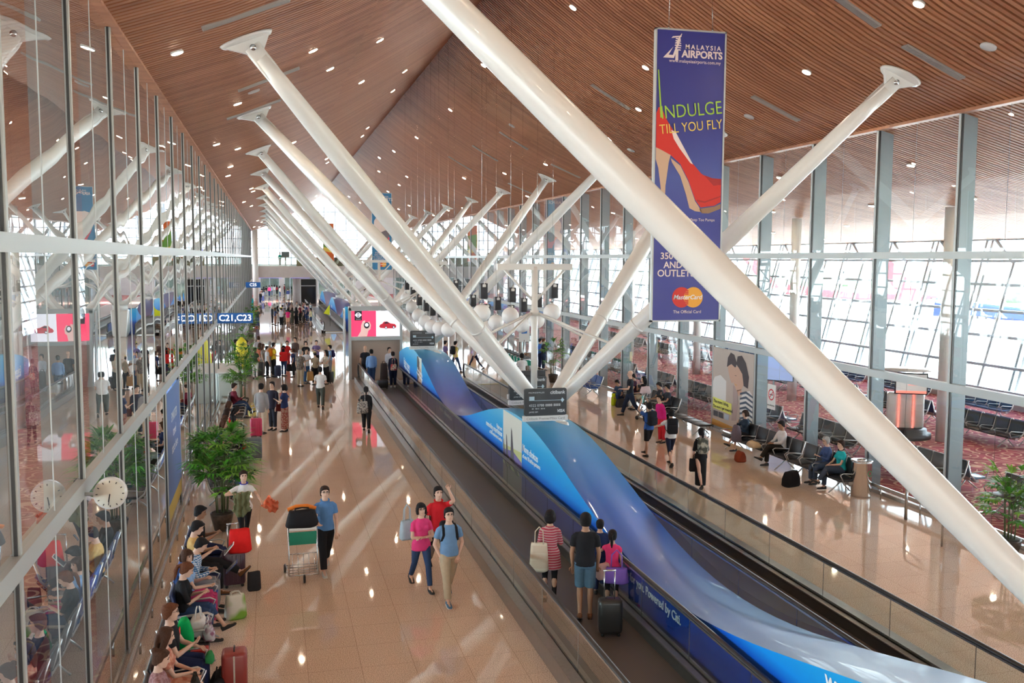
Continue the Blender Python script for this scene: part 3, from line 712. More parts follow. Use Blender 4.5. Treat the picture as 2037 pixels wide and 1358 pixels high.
# ================================================================== hanging banners
def banner(label, x0, x1, y, z0, z1, cols, art):
    r = thing('hanging_banner', label, 'banner', ((x0+x1)/2, y, z0))
    w_ = x1-x0; h_ = z1-z0
    m = MB()
    for a, b in (((-w_/2,-.05,0), (w_/2,.05,.035)), ((-w_/2,-.05,h_-.035), (w_/2,.05,h_)), ((-w_/2,-.05,0), (-w_/2+.035,.05,h_)), ((w_/2-.035,-.05,0), (w_/2,.05,h_))): m.bx(a, b)
    m.build('frame', M_alu, r)
    m = MB(); m.bx((-w_/2+.03,-.035,.03), (w_/2-.03,.035,h_-.03)); m.build('printed_panel', cols, r)
    for s in (-.62, .62):
        m = MB(); xx = s*w_/2; m.cyl((xx,0,h_), (xx*.93,0,ceil_z((x0+x1)/2+xx)-z0), .005, n=5); m.cyl((xx,0,h_), (xx,0,h_+.06), .02, n=8); m.build('wire', M_steel, r)
    art(r, w_, h_)
    return r
M_ban = ramp_mat('banner_blue', [(0,(.045,.05,.30)),(.35,(.05,.055,.30)),(.52,(.08,.11,.38)),(.7,(.045,.05,.26)),(1,(.035,.04,.24))], axis='Z', period=6.0, coat=.1, rough=.35)
M_lime = mat('print_lime', (.38,.62,.06), rough=.5); M_red = mat('print_red', (.68,.03,.02), rough=.4); M_red2 = mat('print_red_dark', (.45,.02,.02), rough=.4); M_tan = mat('print_tan', (.66,.44,.30), rough=.45); M_tan2 = mat('print_tan_dark', (.34,.2,.12), rough=.5); M_org = mat('print_orange', (.9,.42,.05), rough=.5); M_yl = mat('print_yellow', (.85,.62,.12), rough=.5); M_pk = mat('print_pale_pink', (.85,.72,.68), rough=.4)
def flat(r, polys, mats, name='artwork'):
    m = MB()
    for k, (P, mi, lv) in enumerate(polys): m.add([(u, -.037-.0015*lv, v) for u, v in P], [tuple(range(len(P)))], mi)
    return m.build(name, mats, r)
def disc(cx_, cz_, r_, n=28): return [(cx_+r_*math.cos(2*PI*k/n), cz_+r_*math.sin(2*PI*k/n)) for k in range(n)]
def mcard(r, cx_, cz_, R_, full=True):
    flat(r, [(disc(cx_-R_*.62, cz_, R_), 0, 1), (disc(cx_+R_*.62, cz_, R_), 1, 2)]+[([(cx_-R_*.3, cz_+k*R_*.16-.012*R_/.2), (cx_+R_*.1, cz_+k*R_*.16-.012*R_/.2), (cx_+R_*.1, cz_+k*R_*.16+.012*R_/.2), (cx_-R_*.3, cz_+k*R_*.16+.012*R_/.2)], 0, 3) for k in (-4,-3,-2,2,3,4)], [M_red, M_org], 'emblem')
    text(r, 'MasterCard', frame_y(cx_, -.043, cz_), R_*.62, M_text, .001, shear=.25, bold=.002)
def art1(r, w_, h_):
    Fy = lambda x, z: frame_y(x, -.039, z)
    # measured fractions of the banner height from its foot
    T = lambda u, v: ((u-.5)*w_, v*h_)
    # airport tower emblem
    P = []
    tri = [T(.12,.905),T(.20,.905),T(.34,.965),T(.36,.98)]
    P.append(([T(.11,.902),T(.26,.902),T(.35,.965),T(.33,.975),T(.27,.945)], 0, 1))
    P.append(([T(.185,.912),T(.245,.912),T(.30,.950),T(.28,.952)], 1, 2))
    for k in range(6): zz = .928+.0075*k; hw = .045-.004*abs(k-2); P.append(([T(.31-hw,zz),T(.31+hw+.01,zz),T(.31+hw,zz+.004),T(.31-hw+.01,zz+.004)], 0, 3))
    P.append(([T(.28,.895),T(.32,.895),T(.32,.93),T(.28,.93)], 0, 2)); P.append(([T(.22,.968),T(.36,.974),T(.36,.978),T(.24,.974)], 0, 3)); P.append(([T(.31,.965),T(.36,.985),T(.37,.984),T(.33,.962)], 0, 4))
    flat(r, P, [M_pk, M_ban], 'emblem')
    text(r, 'MALAYSIA', Fy(.17*w_, .9415*h_), .135, M_pk, .001, spacing=1.45, bold=.003); text(r, 'AIRPORTS', Fy(.16*w_, .917*h_), .21, M_pk, .001, bold=.007, spacing=1.0)
    text(r, 'www.malaysiaairports.com.my', Fy(.06*w_, .893*h_), .098, M_pk, .001)
    a = .12
    Rt = Matrix.Rotation(a, 4, 'Z')
    def rt(x, z): M = Matrix(Fy(x, z)); return M @ Rt
    for off, mm, lv in ((0.0, M_lime, 0), ):
        text(r, 'INDULGE', Matrix(frame_y(.02*w_, -.050, .728*h_)) @ Rt, .40, M_lime, .001, bold=-.002, sx_=.86)
        text(r, 'TILL YOU FLY', Matrix(frame_y(.02*w_, -.050, .672*h_)) @ Rt, .29, M_yl, .001, bold=-.001, sx_=.84)
    # the shoe, cropped by the left edge
    S = []
    red = [T(.03,.715),T(.06,.735),T(.10,.735),T(.16,.70),T(.28,.655),T(.42,.60),T(.55,.55),T(.68,.515),T(.80,.497),T(.97,.487),T(.97,.418),T(.88,.405),T(.68,.398),T(.60,.425),T(.50,.49),T(.38,.545),T(.24,.575),T(.12,.59),T(.03,.60)]
    S.append((red, 0, 2)); S.append(([T(.72,.51),T(.84,.50),T(.97,.498),T(.97,.478),T(.86,.474)], 2, 3))
    S.append(([T(.24,.66),T(.30,.655),T(.56,.545),T(.52,.55),T(.36,.60),T(.28,.63)], 5, 3))
    S.append(([T(.03,.60),T(.12,.59),T(.24,.575),T(.215,.55),T(.175,.47),T(.17,.39),T(.125,.39),T(.115,.45),T(.07,.53),T(.03,.56)], 1, 1))
    S.append(([T(.24,.565),T(.38,.54),T(.50,.485),T(.60,.42),T(.68,.392),T(.70,.382),T(.60,.385),T(.52,.395),T(.47,.44),T(.38,.505),T(.26,.55)], 1, 3))
    S.append(([T(.66,.393),T(.88,.402),T(.97,.412),T(.97,.395),T(.80,.378),T(.70,.378)], 3, 3)); S.append(([T(.62,.425),T(.74,.42),T(.97,.44),T(.97,.436),T(.74,.414),T(.63,.418)], 2, 4))
    flat(r, S, [M_red, M_tan, M_red2, M_tan2, M_lime, M_pk], 'shoe_picture')
    flat(r, [([T(.04,.86),T(.055,.86),T(.11,.70),T(.085,.70)], 0, 5)], [M_lime], 'lime_stroke')
    text(r, 'Sienna Peep Toe Pumps', Fy(.14*w_, .355*h_), .085, M_pk, .001); text(r, 'Versace', Fy(-.02*w_, .340*h_), .085, M_pk, .001)
    for s_, xx, zz, sz in (('350 SHOPS', -.38, .228, .2), ('AND F&B', -.33, .197, .2), ('OUTLETS', -.42, .168, .21)): text(r, s_, Fy(xx*w_, zz*h_), sz, M_pk, .001, align='LEFT', bold=.003)
    mcard(r, .02*w_, .085*h_, .225); text(r, 'The Official Card', Fy(.02*w_, .034*h_), .095, M_pk, .001)
YB = 19.2
b0, b1 = at(1303, 55, y=YB), at(1446, 68, y=YB); b2 = at(1293, 640, y=YB); b3 = at(1428, 641, y=YB)
banner('tall purple-blue banner with a red high-heeled shoe, hanging from the ceiling at right', (b0.x+b2.x)/2, (b1.x+b3.x)/2, YB, b2.z, b0.z, M_ban, art1)
M_ban2 = mat('banner_cyan', (.04,.22,.45), rough=.45)
def art2(r, w_, h_):
    text(r, 'AIRPORTS', frame_y(.1*w_, -.045, .915*h_), .3, M_pk, .001, bold=.006); text(r, 'MALAYSIA', frame_y(.1*w_, -.045, .95*h_), .16, M_pk, .001)
    T = lambda u, v: ((u-.5)*w_, v*h_)
    flat(r, [([T(.1,.58),T(.12,.64),T(.25,.69),T(.5,.71),T(.8,.68),T(.92,.62),T(.8,.52),T(.5,.49),T(.2,.51)], 0, 3), ([T(.2,.50),T(.4,.42),T(.6,.30),T(.82,.30),T(.88,.42),T(.7,.5)], 1, 2), ([T(.35,.48),T(.5,.4),T(.75,.38),T(.9,.48),T(.7,.52)], 2, 3)], [M_pk, mat('print_rose', (.75,.1,.16), rough=.5), mat('print_slate', (.2,.17,.2), rough=.5)], 'picture')
    for k, s in enumerate(('ENJOY UP TO', '50% PRIVILEGES', 'TO YOUR AIRPORT', 'SHOPPING SPREE')): text(r, s, frame_y(0, -.045, (.225-.028*k)*h_), .17, M_pk, .001)
    mcard(r, 0, .075*h_, .2)
YB2 = 72.5
c0 = at(740, 537, y=YB2); c1 = at(779, 384, y=YB2)
banner('blue banner with a pale pink picture, hanging mid-hall between crossing struts', c0.x, c1.x, YB2, c0.z, c1.z, M_ban2, art2)
def art3(r, w_, h_):
    T = lambda u, v: ((u-.5)*w_, v*h_)
    flat(r, [([T(.04,.35),T(.96,.30),T(.96,.70),T(.04,.75)], 0, 2), ([T(.04,.28),T(.96,.22),T(.96,.32),T(.04,.38)], 1, 3)], [mat('print_green', (.16,.36,.06), rough=.5), M_yl], 'picture')
YB3 = 112
c0 = at(643, 520, y=YB3); c1 = at(664, 444, y=YB3)
banner('orange and green banner hanging far down the hall', c0.x, c1.x, YB3, c0.z, c1.z, mat('banner_orange', (.75,.16,.03), rough=.5), art3)

# ================================================================== gate signs and clock on the left wall
M_sblue = mat('sign_blue', (.01,.10,.36), rough=.4, emit=.06, ecol=(.03,.2,.6)); M_slit = mat('sign_lit', (.95,.95,.95), rough=.5, emit=.5)
def gate_sign(x0, x1, y, z0, z1, s, label, size):
    r = thing('gate_sign', label, 'sign', (x0, y, z0))
    m = MB(); m.bx((0,-.06,0), (x1-x0,.06,z1-z0)); m.build('sign_box', M_sblue, r)
    text(r, s, frame_y((x1-x0)/2, -.062, (z1-z0)/2), size*.86, M_slit, .001, bold=.006)
g0 = at(431, 643, y=40.8); g1 = at(503, 622, y=40.8); gate_sign(XL+.06, g1.x, 40.8, g0.z, g1.z, 'C21,C23', 'blue lit gate sign reading C21,C23 projecting from the left glass wall', .42)
g0 = at(488, 572, y=88); g1 = at(518, 561, y=88); gate_sign(XL+.06, g1.x, 88, g0.z, g1.z, 'C25', 'blue lit gate sign reading C25 far down the left glass wall', .42)
pc = at(220, 980, y=11.75)
r = thing('wall_clock', 'round white clock on an arm from the left glass wall', 'clock', (XL+.05, 11.75, pc.z))
cx_ = pc.x-(XL+.05)
m = MB(); m.cyl((0,0,0), (cx_,0,0), .022, n=10); m.build('arm', M_alu, r)
m = MB(); m.cyl((cx_,-.045,0), (cx_,.045,0), .185, n=40); f = m.build('case', M_white, r)
m = MB(); m.cyl((cx_,-.05,0), (cx_,-.044,0), .165, n=40); m.build('dial', mat('dial_cream', (.80,.78,.68), rough=.5), r)
m = MB()
for k in range(12): a = k*PI/6; m.box((cx_+.145*math.sin(a), -.052, .145*math.cos(a)), (.01,.004,.022), 0, rot=(0, a, 0))
m.build('hour_marks', M_blackp, r)
for L_, w_, a in ((.095,.012,math.radians(190)), (.135,.008,math.radians(190-2))): m = MB(); m.box((cx_+L_/2*math.sin(a), -.056, L_/2*math.cos(a)), (w_,.004,L_), 0, rot=(0, a, 0)); m.build('hand', M_blackp, r)

# posters and notices on the glass walls
m = MB()
r = thing('glass_poster', 'blue poster with a yellow foot on the left glass wall', 'poster', (XL+.02, 20.95, .35))
m = MB(); m.bx((0,0,0), (.012,2.85,2.75)); m.build('sheet', mat('poster_blue', (.10,.22,.55), rough=.35), r)
m = MB(); m.bx((.013,0,0), (.015,2.85,.35)); m.build('yellow_band', M_yl, r)
for k, s in enumerate(('SMARTER', 'travel', 'starts here')): text(r, s, frame_x(.014, 1.5, 2.1-.35*k, 1), .3, M_text, .001)
r = thing('glass_poster', 'floor-high poster of two dark-haired women, one in a striped top, on the right glass wall', 'poster', (XR-.02, 27.43, .2))
PW = 2.88; x = -.012
m = MB(); m.bx((x,0,0), (0,PW,2.75)); m.build('sheet', mat('poster_beige', (.50,.43,.38), rough=.4), r)
def pp(polys, mats, nm): 
    m = MB()
    for P, mi, lv in polys: m.add([(x-.002*lv, PW*(1-a), 2.75*b) for a, b in P], [tuple(range(len(P)))], mi)
    m.build(nm, mats, r)
pp([([(0,.35),(.35,.32),(.35,.6),(.2,.66),(.05,.62),(0,.55)], 1, 1), ([(.0,0),(1,0),(1,.04),(.0,.08)], 4, 1),
    ([(.52,.58),(.60,.56),(.66,.40),(.62,.15),(.50,.13),(.53,.35)], 3, 2),
    ([(.37,.80),(.58,.84),(.60,.70),(.55,.62),(.49,.59),(.43,.66)], 2, 2), ([(.36,.78),(.38,.90),(.45,.97),(.54,.95),(.60,.86),(.58,.79),(.47,.83)], 5, 3),
    ([(.56,.80),(.66,.83),(.75,.74),(.78,.62),(.72,.54),(.62,.51),(.54,.60),(.53,.70)], 2, 3), ([(.59,.84),(.62,.94),(.72,.96),(.82,.88),(.90,.72),(.88,.58),(.78,.60),(.74,.74),(.66,.80)], 5, 4),
    ([(.555,.70),(.60,.705),(.60,.695)], 5, 5), ([(.56,.60),(.62,.59),(.60,.575)], 4, 5), ([(.62,.52),(.72,.55),(.76,.50),(.66,.46)], 2, 3),
    ([(.72,.12),(.70,.42),(.78,.52),(.92,.56),(1,.5),(1,.05),(.78,.02)], 1, 3)]
   +[([(.70,.12+.06*k),(.84,.155+.06*k),(1,.12+.06*k),(1,.145+.06*k),(.84,.185+.06*k),(.70,.145+.06*k)], 6, 4) for k in range(7)],
   [mat('poster_beige', ()), M_grey, mat('poster_skin', (.60,.38,.28), rough=.5), mat('poster_robe', (.42,.33,.31), rough=.6), mat('poster_ochre', (.62,.36,.10), rough=.5), mat('poster_hair', (.05,.035,.04), rough=.5), mat('poster_stripe', (.06,.09,.14), rough=.5)], 'picture')
pp([([(.02,.22),(.5,.20),(.5,.34),(.02,.36)], 0, 5)], [mat('label_lime', (.78,.80,.18), rough=.5)], 'yellow_label')
text(r, 'The more I shop,', frame_x(x-.014, PW*.96, .86, -1), .16, M_blackp, .001, align='LEFT', bold=.003); text(r, 'The more I get rewarded.', frame_x(x-.014, PW*.97, .68, -1), .14, M_blackp, .001, align='LEFT', bold=.002)
pp([([(.04,.12),(.16,.12),(.16,.19),(.04,.19)], 0, 5), ([(.18,.12),(.30,.12),(.30,.19),(.18,.19)], 0, 5), ([(.32,.12),(.44,.12),(.44,.19),(.32,.19)], 1, 5)], [mat('mini_card_dark', (.1,.1,.12), rough=.4), mat('mini_card_pale', (.5,.58,.7), rough=.4)], 'card_prints')
r = thing('no_smoking_notice', 'white no-smoking notice on the right glass wall right of the tall poster', 'notice', (XR-.02, 26.3, 1.35))
m = MB(); m.bx((-.006,-.24,0), (0,.24,.78)); m.build('sheet', M_whitem, r)
m = MB(); rs = []
for k in range(28): a = 2*PI*k/28; rs.append((a,))
vs = []; 
for k in range(28): a = 2*PI*k/28; vs += [(-.009, .18*math.cos(a), .46+.18*math.sin(a)), (-.009, .14*math.cos(a), .46+.14*math.sin(a))]
m.add(vs, [(2*k, 2*k+1, (2*k+3) % 56, (2*k+2) % 56) for k in range(28)]); m.box((-.009,0,.46), (.002,.03,.32), 0, rot=(PI/4,0,0)); m.build('prohibition_ring', mat('notice_red', (.65,.03,.05), rough=.5), r)
m = MB(); m.box((-.008,0,.46), (.001,.2,.03)); m.build('cigarette_mark', M_blackp, r)
text(r, 'NO SMOKING', frame_x(-.009, 0, .12, -1), .07, M_blackp, .001)
m = MB(); m.bx((-.006,-.12,0), (0,.12,.4)); o = m.build('notice', mat('notice_cream', (.75,.70,.45), rough=.5), loc=(XR-.02, 38.2, 1.6)); tag(o, 'small cream notice on the right glass wall above the blue seats', 'notice')

# ================================================================== ceiling fittings
M_lens = mat('downlight_lens', (1,.93,.82), rough=.3, emit=120.0, ecol=(1,.80,.58))
def slope_rot(x):
    s = abs(x-XC); sl = (.78-.055*s) if s <= 8.65 else .30*(1-(s-8.65)/15.7)
    ang = math.atan(sl)
    return Euler((0, -ang if x < XC else ang, 0))
dl = None; rng = random.Random(11)
spots = []
y = 3.0; k = 0
while y < 118:
    for x in (-1.2, 1.3, 3.2, 5.2, 8.0, 9.9, 11.9, 14.1):
        if rng.random() < .5: spots.append((x+rng.uniform(-.5,.5), y+rng.uniform(-1.3,1.3)))
    y += 4.5 if y < 60 else 7
y = 12
while y < 80:
    for x in (17.5, 20.5, 24, 27.5):
        if rng.random() < .8: spots.append((x+rng.uniform(-.6,.6), y+rng.uniform(-1,1)))
    y += 6
y = 4
while y < 40:
    for x in (-5, -8, -11): spots.append((x+rng.uniform(-.6,.6), y+rng.uniform(-1,1)))
    y += 6
for x, y in spots:
    if dl is None:
        dl = thing('downlight', 'small round warm downlight recessed in the timber slat ceiling', 'downlight', group='ceiling downlights')
        m = MB(); m.cyl((0,0,-.012), (0,0,.03), .115, n=18); m.build('trim_ring', M_whitem, dl)
        m = MB(); m.cyl((0,0,-.016), (0,0,-.011), .095, n=18); m.build('lens', M_lens, dl); o = dl
        bpy.context.view_layer.update()
    else: o = copy_tree(dl)
    o.location = (x, y, ceil_z(x)); o.rotation_euler = slope_rot(x)
vt = None
M_vent = mat('vent_metal', (.42,.40,.38), rough=.5, metal=.3)
for i, (u, v) in enumerate(((490,28),(535,158),(505,218),(1215,193),(1543,216),(1857,124),(1690,12),(1022,280),(965,305),(915,325),(1125,340),(1035,375))):
    # meet the sight line with the curved ceiling
    lo, hi = 4.0, 90.0
    rr = RWC @ Vector(((u-CX)/F_PX, -(v-CY)/F_PX, -1.0))
    for _ in range(50):
        t = (lo+hi)/2; p = CAMLOC+rr*t
        if p.z < ceil_z(p.x): lo = t
        else: hi = t
    p = CAMLOC+rr*lo
    if vt is None:
        vt = thing('linear_vent', 'x', 'air vent', group='linear air vents in the slat ceiling')
        m = MB(); 
        for a, b in (((-.75,-.1,-.02), (.75,-.085,.02)), ((-.75,.085,-.02), (.75,.1,.02)), ((-.75,-.1,-.02), (-.735,.1,.02)), ((.735,-.1,-.02), (.75,.1,.02))): m.bx(a, b)
        m.build('frame', M_vent, vt)
        m = MB()
        for k in range(6): m.bx((-.735, -.075+.028*k, -.014), (.735, -.061+.028*k, .01))
        m.build('louvres', M_vent, vt); o = vt; bpy.context.view_layer.update()
    else: o = copy_tree(vt)
    o.location = (p.x, p.y, ceil_z(p.x)); o.rotation_euler = slope_rot(p.x)
    o['label'] = 'slim grey air vent in the slat ceiling, ' + ['leftmost one, at the top left','second one at the top left','third one down at the top left','one just left of the shoe banner','one right of the shoe banner','one near the upper right corner','one at the top edge of frame','one mid-ceiling in the right slope','smaller one left of the mid-ceiling vent','smallest left one in the right slope','one above the far glass wall','lowest one, above the far right struts'][i]
M_spk = mat('speaker_grille', (.52,.50,.49), rough=.6)
for i, (u, v) in enumerate(((505,182),(1966,93),(1490,232),(1018,250),(1255,299),(1345,318))):
    lo, hi = 4.0, 90.0; rr = RWC @ Vector(((u-CX)/F_PX, -(v-CY)/F_PX, -1.0))
    for _ in range(50):
        t = (lo+hi)/2; p = CAMLOC+rr*t
        if p.z < ceil_z(p.x): lo = t
        else: hi = t
    p = CAMLOC+rr*lo
    m = MB(); m.cyl((0,0,-.015), (0,0,.02), .15, n=20); o = m.build('ceiling_speaker', M_spk, loc=(p.x,p.y,ceil_z(p.x))); o.rotation_euler = slope_rot(p.x)
    tag(o, 'round grey ceiling speaker in the slats, '+['beside the left strut plates','near the upper right corner','right of the shoe banner','left of the foreground strut','between foreground strut and shoe banner','lowest one beside the shoe banner'][i], 'speaker')
# ================================================================== people
SKINS = {'light': (.66,.42,.31), 'mid': (.52,.31,.21), 'tan': (.38,.20,.12), 'dark': (.10,.055,.035)}
HAIRC = {'black': (.012,.010,.011), 'brown': (.065,.028,.016), 'auburn': (.13,.045,.02), 'grey': (.38,.37,.36), 'darkbrown': (.03,.016,.012), 'white': (.6,.6,.6)}
M_eye = mat('eye_dark', (.015,.01,.01), rough=.2); M_lip = mat('lip', (.42,.13,.12), rough=.5); M_brow = mat('brow', (.03,.02,.015), rough=.8)
def skin_m(k): return mat('skin_'+k, SKINS[k], rough=.55, noise=.04, nscale=8)
def hair_m(k): return mat('hair_'+k, HAIRC[k], rough=.75, noise=.25, nscale=60, bump=.3, spec=.2)
def pattern(name, a, b, kind='check', sc=14.0):
    if name in MATS: return MATS[name]
    m = bpy.data.materials.new(name); m.use_nodes = True; t = m.node_tree; bs = t.nodes['Principled BSDF']; N = t.nodes.new; L = t.links.new
    tc = N('ShaderNodeTexCoord')
    if kind == 'floral': x = N('ShaderNodeTexNoise'); x.inputs['Scale'].default_value = sc; x.inputs['Detail'].default_value = 1; out = x.outputs['Fac']
    elif kind == 'stripe': x = N('ShaderNodeTexWave'); x.bands_direction = 'Z'; x.inputs['Scale'].default_value = sc; x.inputs['Distortion'].default_value = 1.5; out = x.outputs['Fac']
    else:
        x = N('ShaderNodeTexWave'); x.bands_direction = 'Z'; x.inputs['Scale'].default_value = sc; x2 = N('ShaderNodeTexWave'); x2.bands_direction = 'X'; x2.inputs['Scale'].default_value = sc
        L(tc.outputs['Object'], x2.inputs[0]); mm = N('ShaderNodeMath'); mm.operation = 'ADD'; L(x.outputs['Fac'], mm.inputs[0]); L(x2.outputs['Fac'], mm.inputs[1]); m2 = N('ShaderNodeMath'); m2.operation = 'MULTIPLY'; m2.inputs[1].default_value = .5; L(mm.outputs[0], m2.inputs[0]); out = m2.outputs[0]
    L(tc.outputs['Object'], x.inputs[0])
    r = N('ShaderNodeValToRGB'); e = r.color_ramp.elements; e[0].position = .42; e[0].color = (*a, 1); e[1].position = .58; e[1].color = (*b, 1); L(out, r.inputs[0]); L(r.outputs[0], bs.inputs['Base Color']); bs.inputs['Roughness'].default_value = .85
    MATS[name] = m; return m

_tmp = None
def fuse(mb, name, mats, parent, voxel, smooth_it=3, extra=None, thin=False):
    """voxel-fuse overlapping closed lofts into one continuous skin; extra (MB) is appended afterwards"""
    me = mb.mesh('t', [M_white]); o = bpy.data.objects.new('t', me); C.objects.link(o)
    md = o.modifiers.new('r', 'REMESH'); md.mode = 'VOXEL'; md.voxel_size = voxel
    if smooth_it: s = o.modifiers.new('s', 'SMOOTH'); s.iterations = smooth_it; s.factor = .5
    dg = bpy.context.evaluated_depsgraph_get(); dg.update()
    out = bpy.data.meshes.new_from_object(o.evaluated_get(dg)); bpy.data.objects.remove(o); bpy.data.meshes.remove(me)
    n = len(out.polygons)
    if extra is not None and extra.v:
        nv = len(out.vertices); vs = [v.co[:] for v in out.vertices]+extra.v
        fs = [list(p.vertices) for p in out.polygons]+[[i+nv for i in f] for f in extra.f]
        m2 = bpy.data.meshes.new(name); m2.from_pydata(vs, [], fs)
        mi = [0]*n+extra.m; bpy.data.meshes.remove(out); out = m2
    else: mi = [0]*n
    out.materials.clear()
    for m in (mats if isinstance(mats, (list, tuple)) else [mats]): out.materials.append(m)
    out.polygons.foreach_set('material_index', mi); out.polygons.foreach_set('use_smooth', [True]*len(out.polygons)); out.update()
    out.name = name
    q = bpy.data.objects.new(name, out); C.objects.link(q)
    if parent is not None: q.parent = parent
    return q

ARMS = {  # swing, abduct, elbow, inward
 'down': (4,9,14,4), 'swingf': (24,8,22,4), 'swingb': (-26,9,12,2), 'phone': (22,12,92,34), 'lap': (30,8,52,34), 'cross': (20,12,78,72), 'pocket': (-8,16,30,22),
 'raise': (118,14,58,24), 'push': (34,8,52,6), 'hold': (14,10,74,20), 'hip': (-24,34,74,60), 'out': (58,20,18,-6), 'up': (148,14,100,20), 'back': (-18,10,14,6), 'rest': (18,12,66,8), 'drink': (40,18,118,40), 'side': (10,40,30,-10), 'elbowout': (42,62,60,78)}
LEGS = {  # thigh swing, knee bend, outward yaw
 'stand': (0,2,0), 'fwd': (24,8,0), 'backs': (-20,18,0), 'mid': (6,30,0), 'sit': (84,82,3), 'sitout': (80,52,3), 'cross': (97,62,-14), 'under': (80,98,-4), 'wide': (2,2,7), 'ankle': (92,30,-6), 'crouch': (112,128,4)}
def person(loc, rz, label, h=1.68, sex='m', skin='mid', hair='short', hc='black', shirt=(.5,.5,.5), sleeve='short', pants=(.1,.1,.12), bottom='long',
           shoes=(.05,.05,.05), arms=('down','down'), legs=('stand','stand'), lean=0, nod=0, turn=0, seat=None, det=0, hem=0.0, glasses=False, group=None, collar=None, belly=0.0, name='person', cap=None, fingers=None):
    k = h/1.7; S = lambda v: v*k
    r = thing(name, label, 'person', tuple(loc), rz, group)
    vox = (.0095, .016, .030)[2-det] if det else .036
    vox *= 1.0
    W = 1.0 if sex == 'm' else .88; HW = 1.0 if sex == 'm' else 1.06
    sit = seat is not None
    # ---- skeleton
    leg = []
    dn = []
    for s, L in ((-1, legs[0]), (1, legs[1])):
        a, b, yw = LEGS[L] if isinstance(L, str) else L
        a = math.radians(a); b = math.radians(b); yw = math.radians(yw)*s
        R = Matrix.Rotation(yw, 3, 'Z')
        th = R @ Vector((0, -math.sin(a), -math.cos(a))); sh = R @ Vector((0, -math.sin(a-b), -math.cos(a-b)))
        leg.append((s, th, sh, R, a-b))
        dn.append(.42*-th.z+.40*-sh.z+.085)
    pz = (seat+.115)/k if sit else max(dn)
    P = Vector((0, 0, pz*k))
    tl = math.radians(lean); sd = Vector((0, -math.sin(tl), math.cos(tl)))          # spine
    fw = Vector((0, -math.cos(tl), -math.sin(tl)))
    if sit: P = P+Vector((0, .10, 0))
    up = lambda z, f=0: P+sd*S(z)+fw*S(f)
    X1 = Vector((1, 0, 0))
    body = MB(); sh_ = MB(); tr = MB(); hr = MB(); ex = MB()
    nrm = 10 if det == 0 else 14
    # ---- torso (x, depth) radii
    tor = [(-.06,.135*HW,.105), (.03,.160*HW,.112), (.14,.138*W,.100+belly*.6), (.22,.140*W,.104+belly), (.36,.158*W,.112), (.43,.150*W,.100), (.475,.115*W,.085), (.51,.075*W,.066), (.545,.056,.054)]
    body.tube([up(z, .005) for z, a, b in tor], [(S(a*.95), S(b*.95)) for z, a, b in tor], nrm, up=X1)
    neck = up(.53, .0); hb = math.radians(nod)+tl*.55
    hd = Vector((0, -math.sin(hb), math.cos(hb))); hf0 = Vector((0, -math.cos(hb), -math.sin(hb)))
    Tn = Matrix.Rotation(math.radians(turn), 3, 'Z')
    hf = Tn @ hf0; hs = hf.cross(hd)*-1.0; hs = hd.cross(hf); hs.normalize()
    hfw = hf
    neck = neck-hd*S(.018)
    HB = neck+hd*S(.10)                       # base of skull
    body.tube([up(.50), neck+hd*S(.02), HB+hd*S(.03)], [S(.062*W+.004), S(.05*W+.006), S(.052)], nrm, up=X1)
    hc_ = neck+hd*S(.175)+hf*S(.012)          # head centre
    Hm = Matrix((hs, hf, hd)).transposed()    # columns: side, forward, up
    Hp = lambda x, y, z: hc_+Hm @ Vector((S(x), S(y), S(z)))
    # skull and jaw loft from chin to crown
    pr = [(-.118,.026,.022,.052), (-.108,.044,.045,.042), (-.085,.058,.066,.024), (-.055,.066,.082,.012), (-.02,.071,.091,.004), (.02,.074,.096,-.002), (.055,.071,.094,-.004), (.085,.058,.078,-.006), (.105,.036,.048,-.008), (.113,.012,.016,-.008)]
    body.rings([[Hp(a*math.cos(2*PI*j/16), c+b*math.sin(2*PI*j/16), z) for j in range(16)] for z, a, b, c in pr])
    if det:
        body.tube([Hp(0,.090,.018), Hp(0,.100,-.012), Hp(0,.108,-.034), Hp(0,.092,-.042)], [S(.007), S(.010), S(.014), S(.010)], 8)
        for s in (-1, 1): body.sph(Hp(s*.076,-.004,-.012), (S(.010), S(.018), S(.030)), 8, 6, rot=Hm)
        for s in (-1, 1):
            ex.sph(Hp(s*.030,.0835,.010), (S(.0145), S(.007), S(.0075)), 8, 6, 1, rot=Hm)
            ex.box(Hp(s*.031,.090,.030), (S(.034), S(.007), S(.009)), 3, rot=Hm)
        ex.sph(Hp(0,.0835,-.064), (S(.024), S(.009), S(.008)), 8, 6, 2, rot=Hm)
    # ---- arms
    hands = []
    for s, A in ((-1, arms[0]), (1, arms[1])):
        u, b, e, i = ARMS[A] if isinstance(A, str) else A
        u, b, e, i = map(math.radians, (u+lean*.0, b, e, i))
        B = Matrix((X1, fw*-1, sd)).transposed()
        ud = B @ Vector((s*math.sin(b), -math.sin(u)*math.cos(b), -math.cos(u)*math.cos(b)))
        fd = B @ Vector((-s*math.sin(i), -math.sin(u+e)*math.cos(i), -math.cos(u+e)*math.cos(i)))
        sp_ = up(.425)+X1*(s*S(.170*W)); el = sp_+ud*S(.285); wr = el+fd*S(.245)
        body.tube([up(.44)+X1*(s*S(.08)), sp_+ud*S(.015), sp_+ud*S(.12), el], [S(.045*W), S(.050*W), S(.043*W), S(.034*W)], 10)
        body.tube([el-fd*S(.01), el+fd*S(.07), wr], [S(.035*W), S(.036*W), S(.022*W+.002)], 10)
        pn = fd.cross(X1*s); 
        if pn.length < .1: pn = Vector((0,-1,0))
        pn.normalize(); pside = fd.cross(pn); pside.normalize()
        hc2 = wr+fd*S(.045)
